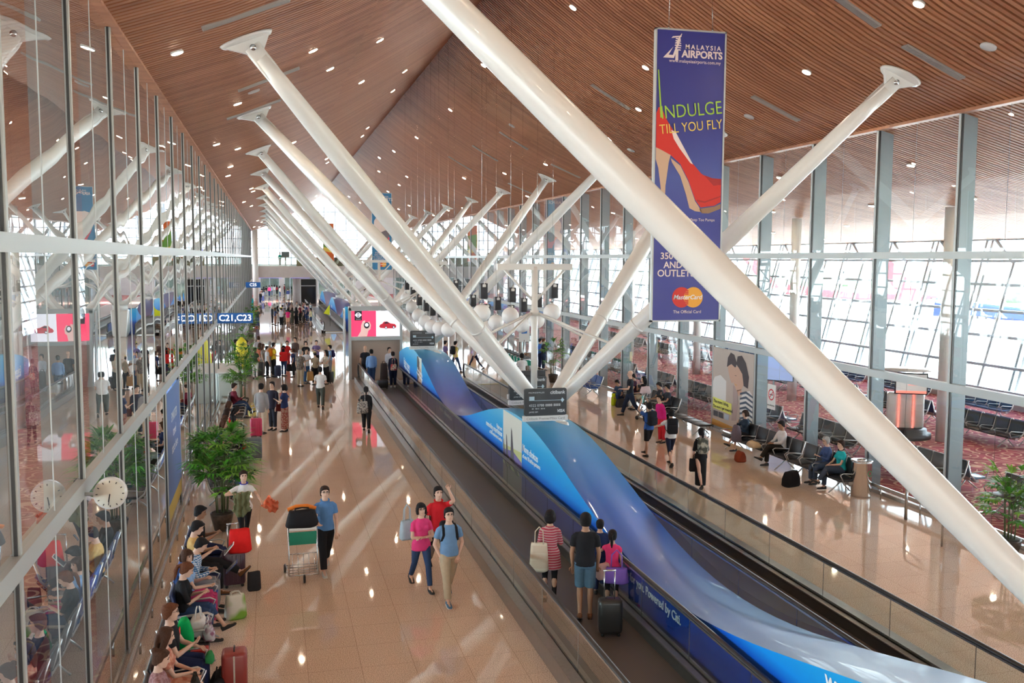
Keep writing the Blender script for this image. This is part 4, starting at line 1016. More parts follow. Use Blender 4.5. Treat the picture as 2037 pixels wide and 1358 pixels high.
        body.tube([wr-fd*S(.01), wr+fd*S(.03), wr+fd*S(.082)], [(S(.020),S(.016)), (S(.036),S(.016)), (S(.038),S(.014))], 10, up=pside)
        hands.append((wr, fd, pside, pn, s))
        if det == 2:
            for q, (off, ln) in enumerate(((-.028,.060), (-.010,.072), (.010,.068), (.027,.052))):
                c0 = wr+fd*S(.078)+pside*S(off); dirn = (fd+pn*-.35*1).normalized(); d2 = (fd+pn*-1.0).normalized()
                ex.tube([c0-fd*S(.01), c0+dirn*S(ln*.5), c0+dirn*S(ln*.5)+d2*S(ln*.5)], [S(.0088), S(.0082), S(.0065)], 6, 0)
            t0 = wr+fd*S(.03)-pside*S(.030); ex.tube([t0, t0+(fd*.6-pside*.7).normalized()*S(.035), t0+(fd*.9-pside*.5-pn*.3).normalized()*S(.062)], [S(.011), S(.0095), S(.0075)], 6, 0)
        elif det <= 1:
            body.tube([wr+fd*S(.07), wr+fd*S(.12)-pn*S(.01), wr+fd*S(.15)-pn*S(.03)], [(S(.036),S(.014)), (S(.032),S(.012)), (S(.02),S(.01))], 8, up=pside)
            body.tube([wr+fd*S(.03)-pside*S(.02), wr+fd*S(.07)-pside*S(.045)], [S(.012), S(.009)], 6)
        # sleeve
        sl = {'short': .58, 'long': 2.0, 'none': .0, 'cap': .3, 'half': .95}[sleeve]
        if sl:
            endu = min(1, sl)
            sh_.tube([up(.450)+X1*(s*S(.07*W)), up(.437)+X1*(s*S(.135*W)), sp_+ud*S(.02), sp_+ud*S(.285*endu*.55), sp_+ud*S(.285*endu)], [S(.045*W), S(.058*W), S(.060*W), S(.057*W), S(.058*W if sl < 1 else .046*W)], 12)
            if sl > 1: sh_.tube([el-fd*S(.01), el+fd*S(.10), el+fd*S(.225)], [S(.046*W), S(.044*W), S(.034*W)], 12)
        elif sleeve == 'none': sh_.tube([up(.44)+X1*(s*S(.07*W)), sp_+sd*S(.0)], [S(.05*W), S(.045*W)], 10)
    # shirt body
    hz = -.045-hem
    st = [(hz, .176*HW+hem*.12, .130+hem*.10), (.03,.176*HW,.130), (.14,.150*W,.115+belly*.6), (.24,.153*W,.118+belly), (.36,.170*W,.122), (.425,.160*W,.112), (.468,.128*W,.096), (.497,.092*W,.078), (.512,.070,.064)]
    if sit: st[0] = (-.005, .165*HW, .13)
    sh_.tube([up(z, .005) for z, a, b in st], [(S(a), S(b)) for z, a, b in st], nrm+4, up=X1)
    if sex == 'f':
        for s in (-1, 1): sh_.sph(up(.335, .095)+X1*(s*S(.062)), S(.056), 10, 8)
    # ---- legs
    hipx = .082*HW
    feet = []
    for s, th, sh, R, ang in leg:
        hp = P+X1*(s*S(hipx))+Vector((0,0,S(-.0)))
        kn = hp+th*S(.42); an = kn+sh*S(.40)
        body.tube([hp-th*S(.02), hp+th*S(.15), kn], [S(.078*HW), S(.070*HW), S(.047)], 12)
        body.tube([kn-sh*S(.01), kn+sh*S(.11)+Vector((0,S(.012),0)), kn+sh*S(.28), an+sh*S(.02)], [S(.047), S(.050), S(.036), S(.031)], 12)
        if bottom in ('long', 'jeans', 'slim', 'shorts', 'crop'):
            f2 = 1.28 if bottom == 'long' else (1.0 if bottom == 'jeans' else .9)
            if bottom in ('shorts', ): 
                tr.tube([hp-th*S(.03), hp+th*S(.15), hp+th*S(.40)], [S(.094*HW), S(.092*HW), S(.084)], 12)
            else:
                tr.tube([hp-th*S(.03), hp+th*S(.15), kn], [S(.092*HW), S(.084*HW*f2), S(.060*f2)], 12)
                le = .375 if bottom != 'crop' else .2
                tr.tube([kn-sh*S(.012), kn+sh*S(.12), kn+sh*S(le)], [S(.060*f2), S(.058*f2), S(.050*f2 if bottom != 'slim' else .040)], 12)
        # feet
        fa = ang if sit or abs(ang) > .35 else 0
        if abs(fa) > .2 and not sit: fa = ang*.8
        if sit: fa = ang*.75
        ff = R @ Vector((0, -math.cos(fa*1.0), math.sin(fa*1.0)))
        fu = R @ Vector((0, math.sin(fa), math.cos(fa)))
        feet.append((an, ff, fu, R, s))
        body.tube([an+fu*S(-.01)-ff*S(.03), an-fu*S(.035)+ff*S(.02), an-fu*S(.055)+ff*S(.10), an-fu*S(.062)+ff*S(.16)], [(S(.030),S(.036)), (S(.036),S(.032)), (S(.038),S(.020)), (S(.026),S(.012))], 10, up=R @ X1)
        so = MB()
        fp = lambda f, u, x: an+ff*S(f)+fu*S(u)+(R @ X1)*S(x)
        sec = [(-.065,.030,-.085,-.015), (-.05,.036,-.085,-.005), (.0,.040,-.085,.006 if sex == 'm' else -.03), (.05,.043,-.085,-.022), (.11,.047,-.085,-.040), (.16,.042,-.085,-.052), (.19,.024,-.083,-.062)]
        so.rings([[fp(f, ((lo_+hi_)/2)+((hi_-lo_)/2)*max(-1, min(1, 1.25*math.sin(2*PI*j/12))), w2*math.cos(2*PI*j/12)) for j in range(12)] for f, w2, lo_, hi_ in sec], 0)
        so.rings([[fp(f, -.088+.018*(0 if q == 0 else 1), w2*1.06*math.cos(2*PI*j/12)) if False else fp(f+(.0), (-.092 if j >= 6 else -.074), w2*1.05*math.cos(2*PI*j/12)) for j in range(12)] for q, (f, w2, lo_, hi_) in enumerate(sec)], 1)
        if not sex == 'bare': so.build('shoe', [cloth(shoes) if isinstance(shoes, tuple) else shoes, M_whitem if isinstance(shoes, tuple) and sum(shoes) > .35 else M_blackp], r)
    if bottom in ('long', 'jeans', 'slim', 'shorts', 'crop'):
        tr.tube([up(-.085, .0), up(-.03,.003), up(.05,.003), up(.10,.003)], [(S(.13*HW), S(.11)), (S(.165*HW), S(.118)), (S(.150*HW), S(.108)), (S(.132*W), S(.098+belly*.4))], nrm+2, up=X1)
    elif bottom in ('skirt', 'longskirt', 'dress'):
        ln = {'skirt': .42, 'longskirt': .80, 'dress': .45}[bottom]
        if sit:
            tr.tube([up(.08), up(.0), P+Vector((0,-S(.12),-.01)), P+Vector((0,-S(.30),-.01)), P+Vector((0,-S(.46),-S(.03)))], [(S(.145),S(.11)), (S(.18),S(.13)), (S(.185),S(.105)), (S(.175),S(.09)), (S(.165),S(.085))], 16, up=X1)
            if ln > .6: tr.tube([P+Vector((0,-S(.42),0)), P+Vector((0,-S(.44),-S(.2))), P+Vector((0,-S(.46),-S(.42)))], [(S(.16),S(.09)), (S(.17),S(.1)), (S(.18),S(.11))], 16, up=X1)
        else: tr.tube([up(.10), up(-.02), P+Vector((0,0,-S(ln*.5))), P+Vector((0,0,-S(ln)))], [(S(.138),S(.105)), (S(.172),S(.13)), (S(.185),S(.15)), (S(.20),S(.17))] if ln < .6 else [(S(.138),S(.105)), (S(.17),S(.13)), (S(.16),S(.14)), (S(.15),S(.14))], 18, up=X1)
    # ---- hair
    def cap_(back=.0, low=-.02, th=.016, front=.055):
        rr_ = []
        for z, a, b, c in [(-.088,.062,.074,-.010), (-.052,.072,.086,-.005), (-.018,.075,.094,-.004), (.02,.076,.098,-.003), (.055,.074,.097,-.005), (.085,.062,.083,-.007), (.107,.040,.054,-.009), (.121,.012,.018,-.009)]:
            ring = []
            for j in range(18):
                an_ = 2*PI*j/18; fy = math.sin(an_); cut = 0
                x = (a+th)*math.cos(an_); y = c+(b+th)*fy-(back if fy < 0 else 0)
                lim = ({0: -.040, 1: -.020, 2: .022, 3: .030, 4: .078} if hair in ('short','pony','bun','fringe') else {0: .02, 1: .03, 2: .03, 3: .035, 4: .06})
                zi = 0 if z < -.07 else 1 if z < -.04 else 2 if z < 0 else 3 if z < .03 else 4
                if z < front and fy > -.2: y = min(y, lim[zi])
                ring.append(Hp(x, y, z))
            rr_.append(ring)
        hr.rings(rr_)
    if hair not in ('bald', 'scarf'):
        if hair == 'fringe':
            hr.tube([Hp(-.078,.02,.0), Hp(-.07,-.06,-.005), Hp(0,-.104,-.01), Hp(.07,-.06,-.005), Hp(.078,.02,.0)], [(S(.034),S(.010))]*5, 10, up=hd)
        else: cap_(low=-.05 if hair == 'short' else -.06, front=.057)
        if hair == 'short': hr.tube([Hp(-.05,.06,.075), Hp(0,.082,.082), Hp(.05,.062,.078)], [S(.02), S(.024), S(.02)], 8)
        if hair == 'bob':
            for s in (-1, 1): hr.tube([Hp(s*.05,.03,.085), Hp(s*.080,.022,.03), Hp(s*.086,.01,-.04), Hp(s*.075,.015,-.10)], [(S(.02),S(.035)), (S(.020),S(.05)), (S(.024),S(.055)), (S(.02),S(.045))], 10, up=hs)
            hr.tube([Hp(0,-.06,.08), Hp(0,-.095,.0), Hp(0,-.09,-.07), Hp(0,-.07,-.11)], [(S(.05),S(.04)), (S(.08),S(.035)), (S(.085),S(.04)), (S(.07),S(.03))], 12, up=hs)
            hr.tube([Hp(-.06,.065,.05), Hp(0,.092,.062), Hp(.06,.065,.05)], [S(.018), S(.02), S(.018)], 8)
        if hair == 'long':
            for s in (-1, 1): hr.tube([Hp(s*.04,.04,.09), Hp(s*.078,.03,.03), Hp(s*.088,.0,-.05), Hp(s*.085,-.02,-.14), Hp(s*.07,-.04,-.22)], [(S(.02),S(.03)), (S(.018),S(.045)), (S(.022),S(.05)), (S(.025),S(.045)), (S(.012),S(.03))], 10, up=hs)
            hr.tube([Hp(0,-.05,.09), Hp(0,-.10,.0), Hp(0,-.105,-.10), Hp(0,-.10,-.2), Hp(0,-.095,-.28)], [(S(.05),S(.04)), (S(.08),S(.035)), (S(.09),S(.04)), (S(.085),S(.035)), (S(.05),S(.02))], 12, up=hs)
        if hair == 'pony':
            hr.sph(Hp(0,-.115,.035), S(.03), 10, 8); hr.tube([Hp(0,-.12,.035), Hp(0,-.155,.0), Hp(0,-.155,-.08), Hp(0,-.13,-.17), Hp(0,-.12,-.24)], [S(.02), S(.03), S(.034), S(.026), S(.01)], 10)
        if hair == 'bun': hr.sph(Hp(0,-.10,.085), (S(.048), S(.045), S(.042)), 12, 9)
        if hair == 'curly':
            for j in range(26): a = rng.uniform(0, 2*PI); zz = rng.uniform(-.04,.12); rad_ = .085*math.sqrt(max(.05, 1-(max(0,zz)/.13)**2)); yy = rad_*1.15*math.sin(a); 
            for j in range(26):
                a = rng.uniform(0, 2*PI); zz = rng.uniform(-.04,.12); rad_ = .085*math.sqrt(max(.05, 1-(max(0,zz)/.13)**2)); yy = rad_*1.15*math.sin(a)
                if yy > .05 and zz < .06: continue
                hr.sph(Hp(rad_*math.cos(a), yy-.005, zz), S(.026), 8, 6)
    if hair == 'scarf':
        rr_ = []
        for z, a, b, c in [(-.20,.13,.12,-.0), (-.14,.105,.105,.0), (-.09,.088,.10,.0), (-.04,.086,.10,-.004), (.02,.088,.108,-.008), (.06,.084,.104,-.008), (.095,.066,.085,-.008), (.125,.02,.03,-.008)]:
            rr_.append([Hp(a*math.cos(2*PI*j/18), min(c+b*math.sin(2*PI*j/18), .052 if -.1 < z < .055 else 9), z) for j in range(18)])
        hr.rings(rr_)
    if hr.v:
        if det: fuse(hr, 'headscarf' if hair == 'scarf' else 'hair', cloth(cap) if hair == 'scarf' else hair_m(hc), r, .008 if det == 2 else .012, 1)
        else: hr.build('headscarf' if hair == 'scarf' else 'hair', cloth(cap) if hair == 'scarf' else hair_m(hc), r)
    if cap and hair != 'scarf':
        m = MB(); m.rings([[Hp(a*math.cos(2*PI*j/16), -.004+b*math.sin(2*PI*j/16), z) for j in range(16)] for z, a, b in ((.035,.092,.112), (.08,.086,.105), (.12,.06,.075), (.138,.02,.02))])
        m.rings([[Hp((.092 if q else .13)*math.cos(2*PI*j/16), -.002+(.112 if q else .16)*math.sin(2*PI*j/16), .038+.006*q) for j in range(16)] for q in (0, 1)]); m.build('hat', cloth(cap), r)
    if glasses:
        m = MB()
        for s in (-1, 1):
            c0 = [Hp(s*.032+.022*math.cos(2*PI*j/12), .1, .010+.016*math.sin(2*PI*j/12)) for j in range(13)]; m.tube(c0, [S(.0022)]*13, 5); m.tube([Hp(s*.054,.098,.014), Hp(s*.077,.0,.012)], [S(.002)]*2, 5)
        m.tube([Hp(-.01,.103,.012), Hp(.01,.103,.012)], [S(.002)]*2, 5); m.build('glasses', M_blackp, r)
    shm = shirt if not isinstance(shirt, tuple) else cloth(shirt); trm = pants if not isinstance(pants, tuple) else cloth(pants)
    bb = fuse(body, 'body', [skin_m(skin), M_eye, M_lip, M_brow], r, (.034, .017, .0092)[det], 1 if det == 0 else 2, ex)
    fuse(sh_, 'dress' if bottom == 'dress' else 'shirt', shm, r, (.034, .018, .0125)[det], 2)
    fuse(tr, {'skirt':'skirt','longskirt':'skirt','shorts':'shorts','dress':'skirt'}.get(bottom, 'trousers'), shm if bottom == 'dress' else trm, r, (.034, .018, .0125)[det], 2)
    if collar:
        m = MB(); pts = [up(.515, .0)+X1*S(.078*math.cos(2*PI*j/14))+fw*S(.062*math.sin(2*PI*j/14)+.02)+sd*S(.02-.02*math.sin(2*PI*j/14)) for j in range(15)]
        m.tube(pts, [(S(.009), S(.02))]*15, 8, up=sd); m.build('collar', cloth(collar), r)
    M4 = Matrix.Translation(Vector(loc)) @ Matrix.Rotation(rz, 4, 'Z')
    info = dict(hands=[(M4 @ (a+b*S(.07)), M4.to_3x3() @ b) for a, b, c_, d_, s_ in hands], back=M4 @ up(.33, -.16), spine=M4.to_3x3() @ sd, fwd=M4.to_3x3() @ fw, M=M4,
                shoulder=[M4 @ (up(.49)+X1*(s*S(.12*W))) for s in (-1, 1)], hip=[M4 @ (P+X1*(s*S(.2))) for s in (-1, 1)], lap=M4 @ (P+Vector((0,-S(.25),S(.09)))), root=r, k=k)
    return info
# ================================================================== furniture and props
M_lblack = mat('leather_black', (.022,.022,.026), rough=.38); M_lblue = mat('vinyl_blue', (.02,.09,.36), rough=.42); M_lnavy = mat('vinyl_navy', (.02,.035,.11), rough=.42); M_frame = mat('bench_alloy', (.50,.50,.49), rough=.3, metal=.6)
M_lwhite = mat('vinyl_pale', (.10,.17,.26), rough=.16)
def bench(n, loc, rz, label, mats, pitch=.65, backs=True, group=None):
    """row of linked seats facing local -Y; first seat at x=0"""
    r = thing('beam_bench', label, 'bench', loc, rz, group)
    L_ = pitch*n
    m = MB(); m.bx((-pitch/2+.02,-.02,.30), (L_-pitch/2-.02,.08,.37)); m.build('beam', M_frame, r)
    for i in range(n):
        x = i*pitch; mm = mats[i] if isinstance(mats, list) else mats
        m = MB(); m.rbox((x,-.03,.405), (pitch-.07,.50,.055), .02); m.build('seat', mm, r)
        if backs:
            m = MB(); m.rbox((x,.285,.665), (pitch-.075,.05,.46), .02, rot=(math.radians(-14),0,0)); m.build('backrest', mm, r)
            m = MB(); m.bx((x-pitch/2+.05,.19,.37),(x+pitch/2-.05,.24,.45)); m.build('back_rail', M_frame, r)
    for i in range(n+1):
        x = i*pitch-pitch/2
        if backs:
            m = MB(); m.tube([(x,.08,.34), (x,.25,.50), (x,.37,.90)], [(.014,.024)]*3, 6, up=(1,0,0)); m.tube([(x,.24,.56), (x,-.20,.60), (x,-.28,.56), (x,-.20,.40)], [(.018,.013)]*4, 6, up=(1,0,0)); m.build('armrest', M_frame, r)
    for x in (pitch*.15, L_-pitch*1.15):
        m = MB(); m.tube([(x,.03,.32), (x,-.10,.2), (x,-.33,.025)], [.022,.02,.018], 8); m.tube([(x,.03,.32), (x,.12,.2), (x,.30,.025)], [.022,.02,.018], 8); m.build('leg', M_frame, r)
    return r
def suitcase(loc, rz, label, w_=.42, d_=.26, h_=.62, col=(.02,.02,.025), handle=0.0, ribs=True, rough=.35):
    r = thing('suitcase', label, 'suitcase', loc, rz); cm = mat('case_%02d%02d%02d' % tuple(int(c*99) for c in col), col, rough=rough, coat=.2)
    m = MB(); m.rbox((0,0,.05+h_/2), (w_,d_,h_), .06, n=4); m.build('shell', cm, r)
    if ribs:
        m = MB()
        for s in (-1, 1):
            for x in (-.3,-.1,.1,.3): m.rbox((x*w_, s*(d_/2), .05+h_/2), (.03,.012,h_*.8), .005)
        m.build('rib', cm, r)
    m = MB(); m.bx((-w_/2-.003,-.012,.09), (w_/2+.003,.012,.02+h_)); m.build('zip_band', M_steel, r)
    for sx_ in (-1, 1):
        for sy in (-1, 1): m = MB(); m.cyl((sx_*(w_/2-.06), sy*(d_/2-.05)-.012, .028), (sx_*(w_/2-.06), sy*(d_/2-.05)+.012, .028), .028, n=12); m.build('wheel', M_dark, r)
    m = MB(); m.tube([(-.07,0,h_+.05), (-.06,0,h_+.085), (.06,0,h_+.085), (.07,0,h_+.05)], [.011]*4, 6); m.build('carry_handle', M_blackp, r)
    if handle:
        m = MB(); T_ = h_+handle
        for s in (-1, 1): m.cyl((s*.085, d_/2-.03, h_), (s*.085, d_/2-.03, T_), .01, n=8)
        m.tube([(-.1, d_/2-.03, T_), (.1, d_/2-.03, T_)], [.016,.016], 8); m.build('pull_handle', M_steel, r)
    return r
def backpack(pi, label, col=(.02,.02,.025), sc=1.0, name='backpack'):
    """worn on the back of a person"""
    M = pi['M']; k = pi['k']; B = pi['back']; sp = pi['spine'].normalized(); fw = pi['fwd'].normalized(); sd_ = sp.cross(fw)
    R = Matrix((sd_, -fw, sp)).transposed()
    r = thing(name, label, 'bag', (0,0,0)); r.matrix_world = Matrix.Translation(B) @ R.to_4x4()
    cm = cloth(col)
    m = MB(); m.rbox((0,.0,0), (.30*sc,.17*sc,.44*sc), .07, n=4); m.build('main_pocket', cm, r)
    m = MB(); m.rbox((0,.10*sc,-.07*sc), (.23*sc,.08*sc,.22*sc), .03); m.build('front_pocket', cm, r)
    for s in (-1, 1):
        m = MB(); m.tube([(s*.09*sc,-.07,.16), (s*.10,-.14,.185), (s*.115,-.24,.13), (s*.12,-.285,.02), (s*.14,-.22,-.10), (s*.13,-.07,-.16)], [(.024,.006)]*6, 6, up=(1,0,0)); m.build('shoulder_strap', cm, r)
    return r
def softbag(loc, rz, label, w_, d_, h_, col, handle=.0, name='handbag', cat='bag', taper=.85, cm=None, open_=False):
    r = thing(name, label, cat, loc, rz); cm = cm or cloth(col)
    m = MB(); n = 20
    def ring(z, a, b): return [(a*math.copysign(abs(math.cos(2*PI*j/n))**.6, math.cos(2*PI*j/n)), b*math.copysign(abs(math.sin(2*PI*j/n))**.6, math.sin(2*PI*j/n)), z+.008*math.sin(5*j)) for j in range(n)]
    m.rings([ring(0, w_*.44, d_*.44), ring(h_*.08, w_*.5, d_*.5), ring(h_*.5, w_*.5*(1+taper)/2, d_*.5), ring(h_*.9, w_*.5*taper, d_*.3), ring(h_, w_*.5*taper*.95, d_*.16)]); m.build('body', cm, r)
    if handle:
        for s in (-1, 1):
            m = MB(); m.tube([(-w_*.22, s*d_*.15, h_*.9), (-w_*.2, s*d_*.1, h_+handle*.7), (0, s*d_*.05, h_+handle), (w_*.2, s*d_*.1, h_+handle*.7), (w_*.22, s*d_*.15, h_*.9)], [.009]*5, 6); m.build('handle', cm, r)
    return r
def hangbag(p, rz, label, w_, d_, h_, col, handle=.25, name='shoulder_bag', cm=None, **k):
    return softbag((p[0], p[1], p[2]-h_-handle), rz, label, w_, d_, h_, col, handle, name=name, cm=cm, **k)
M_leaf = [mat('leaf_green', (.06,.24,.02), rough=.45, noise=.4, nscale=6), mat('leaf_light', (.20,.42,.05), rough=.45, noise=.3, nscale=6)]
def palm(loc, label, h=1.9, spread=.7, fronds=42, pot=True, seed=1, leaflet=True, name='potted_palm', pot_m=None, dens=9):
    r = thing(name, label, 'plant', loc); R_ = random.Random(seed)
    ph = .42 if pot else .02
    if pot:
        m = MB(); n = 24; P = [(.02,.15),(.05,.17),(.30,.23),(.40,.25),(.42,.245)]
        m.tube([(0,0,z) for z, a in P], [a for z, a in P], n); m.build('pot', pot_m or mat('pot_bronze', (.06,.045,.035), rough=.3, metal=.3, noise=.4, nscale=12), r)
        m = MB(); m.cyl((0,0,.415), (0,0,.425), .22, n=20); m.build('soil', mat('soil', (.04,.03,.02), rough=.9), r)
    st = MB(); lf = MB()
    for i in range(9):
        a = R_.uniform(0, 2*PI); q = R_.uniform(.02,.14); hh = h*R_.uniform(.55,.85)
        st.tube([(q*math.cos(a), q*math.sin(a), ph), (q*1.6*math.cos(a), q*1.6*math.sin(a), hh)], [.014,.009], 6)
    for i in range(fronds):
        a = R_.uniform(0, 2*PI); z0 = ph+ (h-ph)*R_.uniform(.22,.80); q = R_.uniform(.03,.18)
        b = Vector((q*math.cos(a), q*math.sin(a), z0)); el = R_.uniform(.1,1.1); L_ = spread*R_.uniform(.55,.95)
        d = Vector((math.cos(a)*math.cos(el), math.sin(a)*math.cos(el), math.sin(el)))
        hub = b+d*L_*.5; st.tube([b, hub], [.006,.004], 5)
        up_ = Vector((0,0,1)); side = d.cross(up_).normalized(); mi = 1 if R_.random() < .35 else 0
        for j in range(dens):
            t = (j/(dens-1)-.5)*2.6; dl_ = (d*math.cos(t)+side*math.sin(t)).normalized(); LL = L_*.62*(1-.25*abs(t)/1.3)*R_.uniform(.85,1.1)
            dro = Vector((0,0,-LL*R_.uniform(.2,.5))); ws = dl_.cross(up_).normalized()*.03
            p1 = hub+dl_*LL*.55+dro*.25; p2 = hub+dl_*LL+dro
            lf.add([hub-ws*.2, hub+ws*.2, p1+ws, p2, p1-ws], [(0,1,2,4), (4,2,3)], mi)
    st.build('stems', mat('stem_green', (.10,.12,.05), rough=.6), r); lf.build('foliage', M_leaf, r)
    return r
M_cartg = mat('cart_panel_green', (.01,.25,.16), rough=.4); 
def cart(loc, rz, label, panel=M_cartg, group=None):
    r = thing('luggage_trolley', label, 'trolley', loc, rz, group)
    # front at local -Y, handle at +Y
    for s in (-1, 1):
        m = MB(); m.tube([(s*.27,-.22,.12), (s*.26,-.12,.5), (s*.26,-.02,.98), (s*.27,.05,1.02)], [.014]*4, 8); m.tube([(s*.27,-.22,.12), (s*.30,.45,.14)], [.014]*2, 8); m.build('side_frame', M_steel, r)
    m = MB(); m.tube([(-.27,.05,1.02), (.27,.05,1.02)], [.02,.02], 8); m.build('handle', M_blackp, r)
    m = MB()
    for z in (.50,): m.tube([(-.26,-.12,z), (.26,-.12,z)], [.009]*2, 6)
    for i in range(5): x = -.2+.1*i; m.tube([(x,-.115,.5), (x*1.0,-.21,.14)], [.006]*2, 6)
    m.tube([(-.27,-.22,.12), (.27,-.22,.12)], [.013]*2, 6)
    for i in range(4): y = -.1+.16*i; m.tube([(-.28,y,.13), (.28,y,.13)], [.008]*2, 6)
    m.build('wire_rack', M_steel, r)
    m = MB(); m.box((0,-.085,.78), (.5,.012,.26), 0, rot=(math.radians(12),0,0)); m.build('advert_panel', panel, r)
    m = MB(); m.bx((-.25,-.1,.93),(.25,.02,1.0)); m.build('upper_basket', M_steel, r)
    for p in ((-.31,.4), (.31,.4), (0,-.3)): m = MB(); m.cyl((p[0]-.018, p[1], .075), (p[0]+.018, p[1], .075), .075, n=16); m.build('wheel', M_dark, r)
    return r
# ================================================================== placement
def F(u, v, z=0.0): p = at(u, v, z=z); return (p.x, p.y, z)
RIGHT, LEFT, TOCAM, AWAY = PI/2, -PI/2, 0.0, PI       # facing +X, -X, the camera, away
BLK=(.015,.015,.018); NVY=(.02,.03,.09); WHT=(.72,.72,.72); GRY=(.25,.26,.28); JEAN=(.035,.07,.16); KHK=(.46,.38,.27); RED=(.55,.02,.02); PNK=(.75,.06,.22); BLU=(.10,.24,.50); DGR=(.05,.09,.05); BRN=(.12,.06,.04); LBL=(.25,.42,.68); CRM=(.62,.55,.40); TEA=(.02,.30,.32); YEL=(.75,.55,.05); MAR=(.16,.02,.04); ORG=(.75,.20,.03); PUR=(.18,.14,.30)
# ---------- benches along the left wall
XB = -1.22
def lbench(n, y0, label, mats): return bench(n, (XB, y0, 0), RIGHT, label, mats)
lbench(5, 11.75, 'black seat bench nearest the camera along the left wall', [M_lblack]*5)
lbench(6, 15.05, 'navy seat bench along the left wall below the first palm', [M_lnavy, M_lblue, M_lblue, M_lnavy, M_lnavy, M_lnavy])
lbench(4, 23.4, 'black seat bench just beyond the first palm, with the laptop user', [M_lblack]*4)
lbench(9, 26.5, 'blue seat bench crowded with dark-haired women before the second palm', [M_lblue]*9)
lbench(5, 34.4, 'black seat bench beside the second palm, with the maroon jacket man', [M_lblack]*5)
lbench(8, 50.5, 'black seat bench with people in red beyond the pale counter', [M_lblack]*8)
# ---------- seated people on the left, nearest first
SH = .43
def L_sit(y, label, x=-1.30, **k): return person((x, y, 0), k.pop('rz', RIGHT), label, seat=SH, **k)
p1 = L_sit(11.72, 'person with hair bun and sunglasses on top, mauve shirt, looking at a white phone', sex='f', hair='bun', hc='brown', shirt=pattern('mauve_print', (.25,.11,.11), (.36,.2,.2), 'floral', 30), pants=KHK, det=2, arms=('lap','phone'), legs=('sit','sit'), nod=14, skin='light', h=1.6)
p2 = L_sit(12.42, 'person with wavy dark hair in a salmon floral dress, legs crossed toward the red suitcase', sex='f', hair='long', hc='brown', shirt=pattern('salmon_print', (.48,.16,.10), (.60,.30,.20), 'floral', 16), bottom='dress', det=2, arms=('lap','lap'), legs=('sit','cross'), nod=8, skin='light', shoes=(.35,.28,.22), h=1.6)
p3 = L_sit(13.12, 'person with brown hair and glasses in a black T-shirt with a red chest emblem', hair='short', hc='auburn', shirt=BLK, pants=NVY, det=2, arms=('phone','lap'), legs=('sit','sit'), glasses=True, skin='light', nod=2, h=1.72)
m = MB(); m.rbox((0,0,0), (.10,.015,.10), .01); e = m.build('chest_emblem', mat('emblem_red', (.7,.05,.03), rough=.7), p3['root']); e.location = (.07, -.02, 1.02-.09)
L_sit(15.08, 'person with ponytail in a black top and rolled jeans, legs crossed, black flats', sex='f', hair='pony', hc='auburn', shirt=BLK, pants=JEAN, bottom='crop', sleeve='half', det=2, arms=('phone','phone'), legs=('sit','cross'), nod=24, skin='light', h=1.62)
L_sit(15.72, 'person with chin-length brown hair and pink trousers, smiling toward the hall', sex='f', hair='bob', hc='brown', shirt=LBL, pants=(.48,.05,.16), det=2, arms=('lap','phone'), legs=('sit','sit'), nod=5, turn=-40, skin='light', h=1.62)
L_sit(16.38, 'person in a blue checked shirt bent over a dark tablet', hair='short', shirt=pattern('blue_check', (.03,.14,.32), (.55,.62,.68), 'check', 9), sleeve='long', pants=GRY, det=2, arms=('phone','phone'), legs=('sit','sit'), lean=12, nod=24, skin='light', h=1.66)
L_sit(17.3, 'person in a mustard yellow shirt holding a white tablet', hair='short', shirt=(.60,.38,.14), pants=BLK, det=2, arms=('phone','phone'), legs=('sit','ankle'), nod=22, skin='light', shoes=(.16,.07,.03), h=1.72)
L_sit(18.3, 'person in a dark navy shirt beside the first palm, looking at a phone', hair='short', shirt=BLK, pants=NVY, det=2, arms=('phone','phone'), legs=('sit','sitout'), nod=14, skin='tan', h=1.74)
L_sit(25.35, 'person in a dark green jacket typing on an open silver laptop', hair='short', shirt=(.07,.08,.06), sleeve='long', pants=NVY, det=1, arms=('phone','phone'), legs=('sit','ankle'), nod=16, skin='light')
L_sit(28.2, 'person with long brown hair in a navy T-shirt sitting sideways beside a grey suitcase', sex='f', hair='long', hc='brown', shirt=NVY, pants=BLK, det=1, arms=('rest','lap'), legs=('sit','sit'), nod=8, rz=RIGHT-.3, skin='light', shoes=(.5,.35,.25))
for y, lb, kw in ((29.0,'person with long brown hair leaning back on the blue bench, first beyond the navy T-shirt', dict(sex='f', hair='long', hc='brown', shirt=BRN)),
                  (29.7,'person with long dark hair in a grey top on the blue bench, holding a camera', dict(sex='f', hair='long', hc='darkbrown', shirt=GRY, arms=('phone','phone'))),
                  (30.4,'person with dark hair in a red top on the blue bench', dict(sex='f', hair='bob', hc='darkbrown', shirt=RED)),
                  (31.1,'person in a black hooded top curled forward on the blue bench, white trainers', dict(sex='f', hair='long', hc='black', shirt=BLK, sleeve='long', lean=22, nod=20, shoes=(.7,.7,.7))),
                  (31.8,'person with brown hair last on the blue bench before the second palm', dict(sex='f', hair='long', hc='brown', shirt=MAR))):
    L_sit(y, lb, det=1, pants=BLK, skin='light', **{**dict(arms=('lap','lap'), legs=('sit','sit'), nod=10), **kw})
L_sit(36.4, 'person in a maroon jacket and jeans seated by the second palm, legs crossed', hair='short', hc='darkbrown', shirt=MAR, sleeve='long', pants=JEAN, det=1, arms=('phone','lap'), legs=('sit','cross'), nod=8, skin='light')
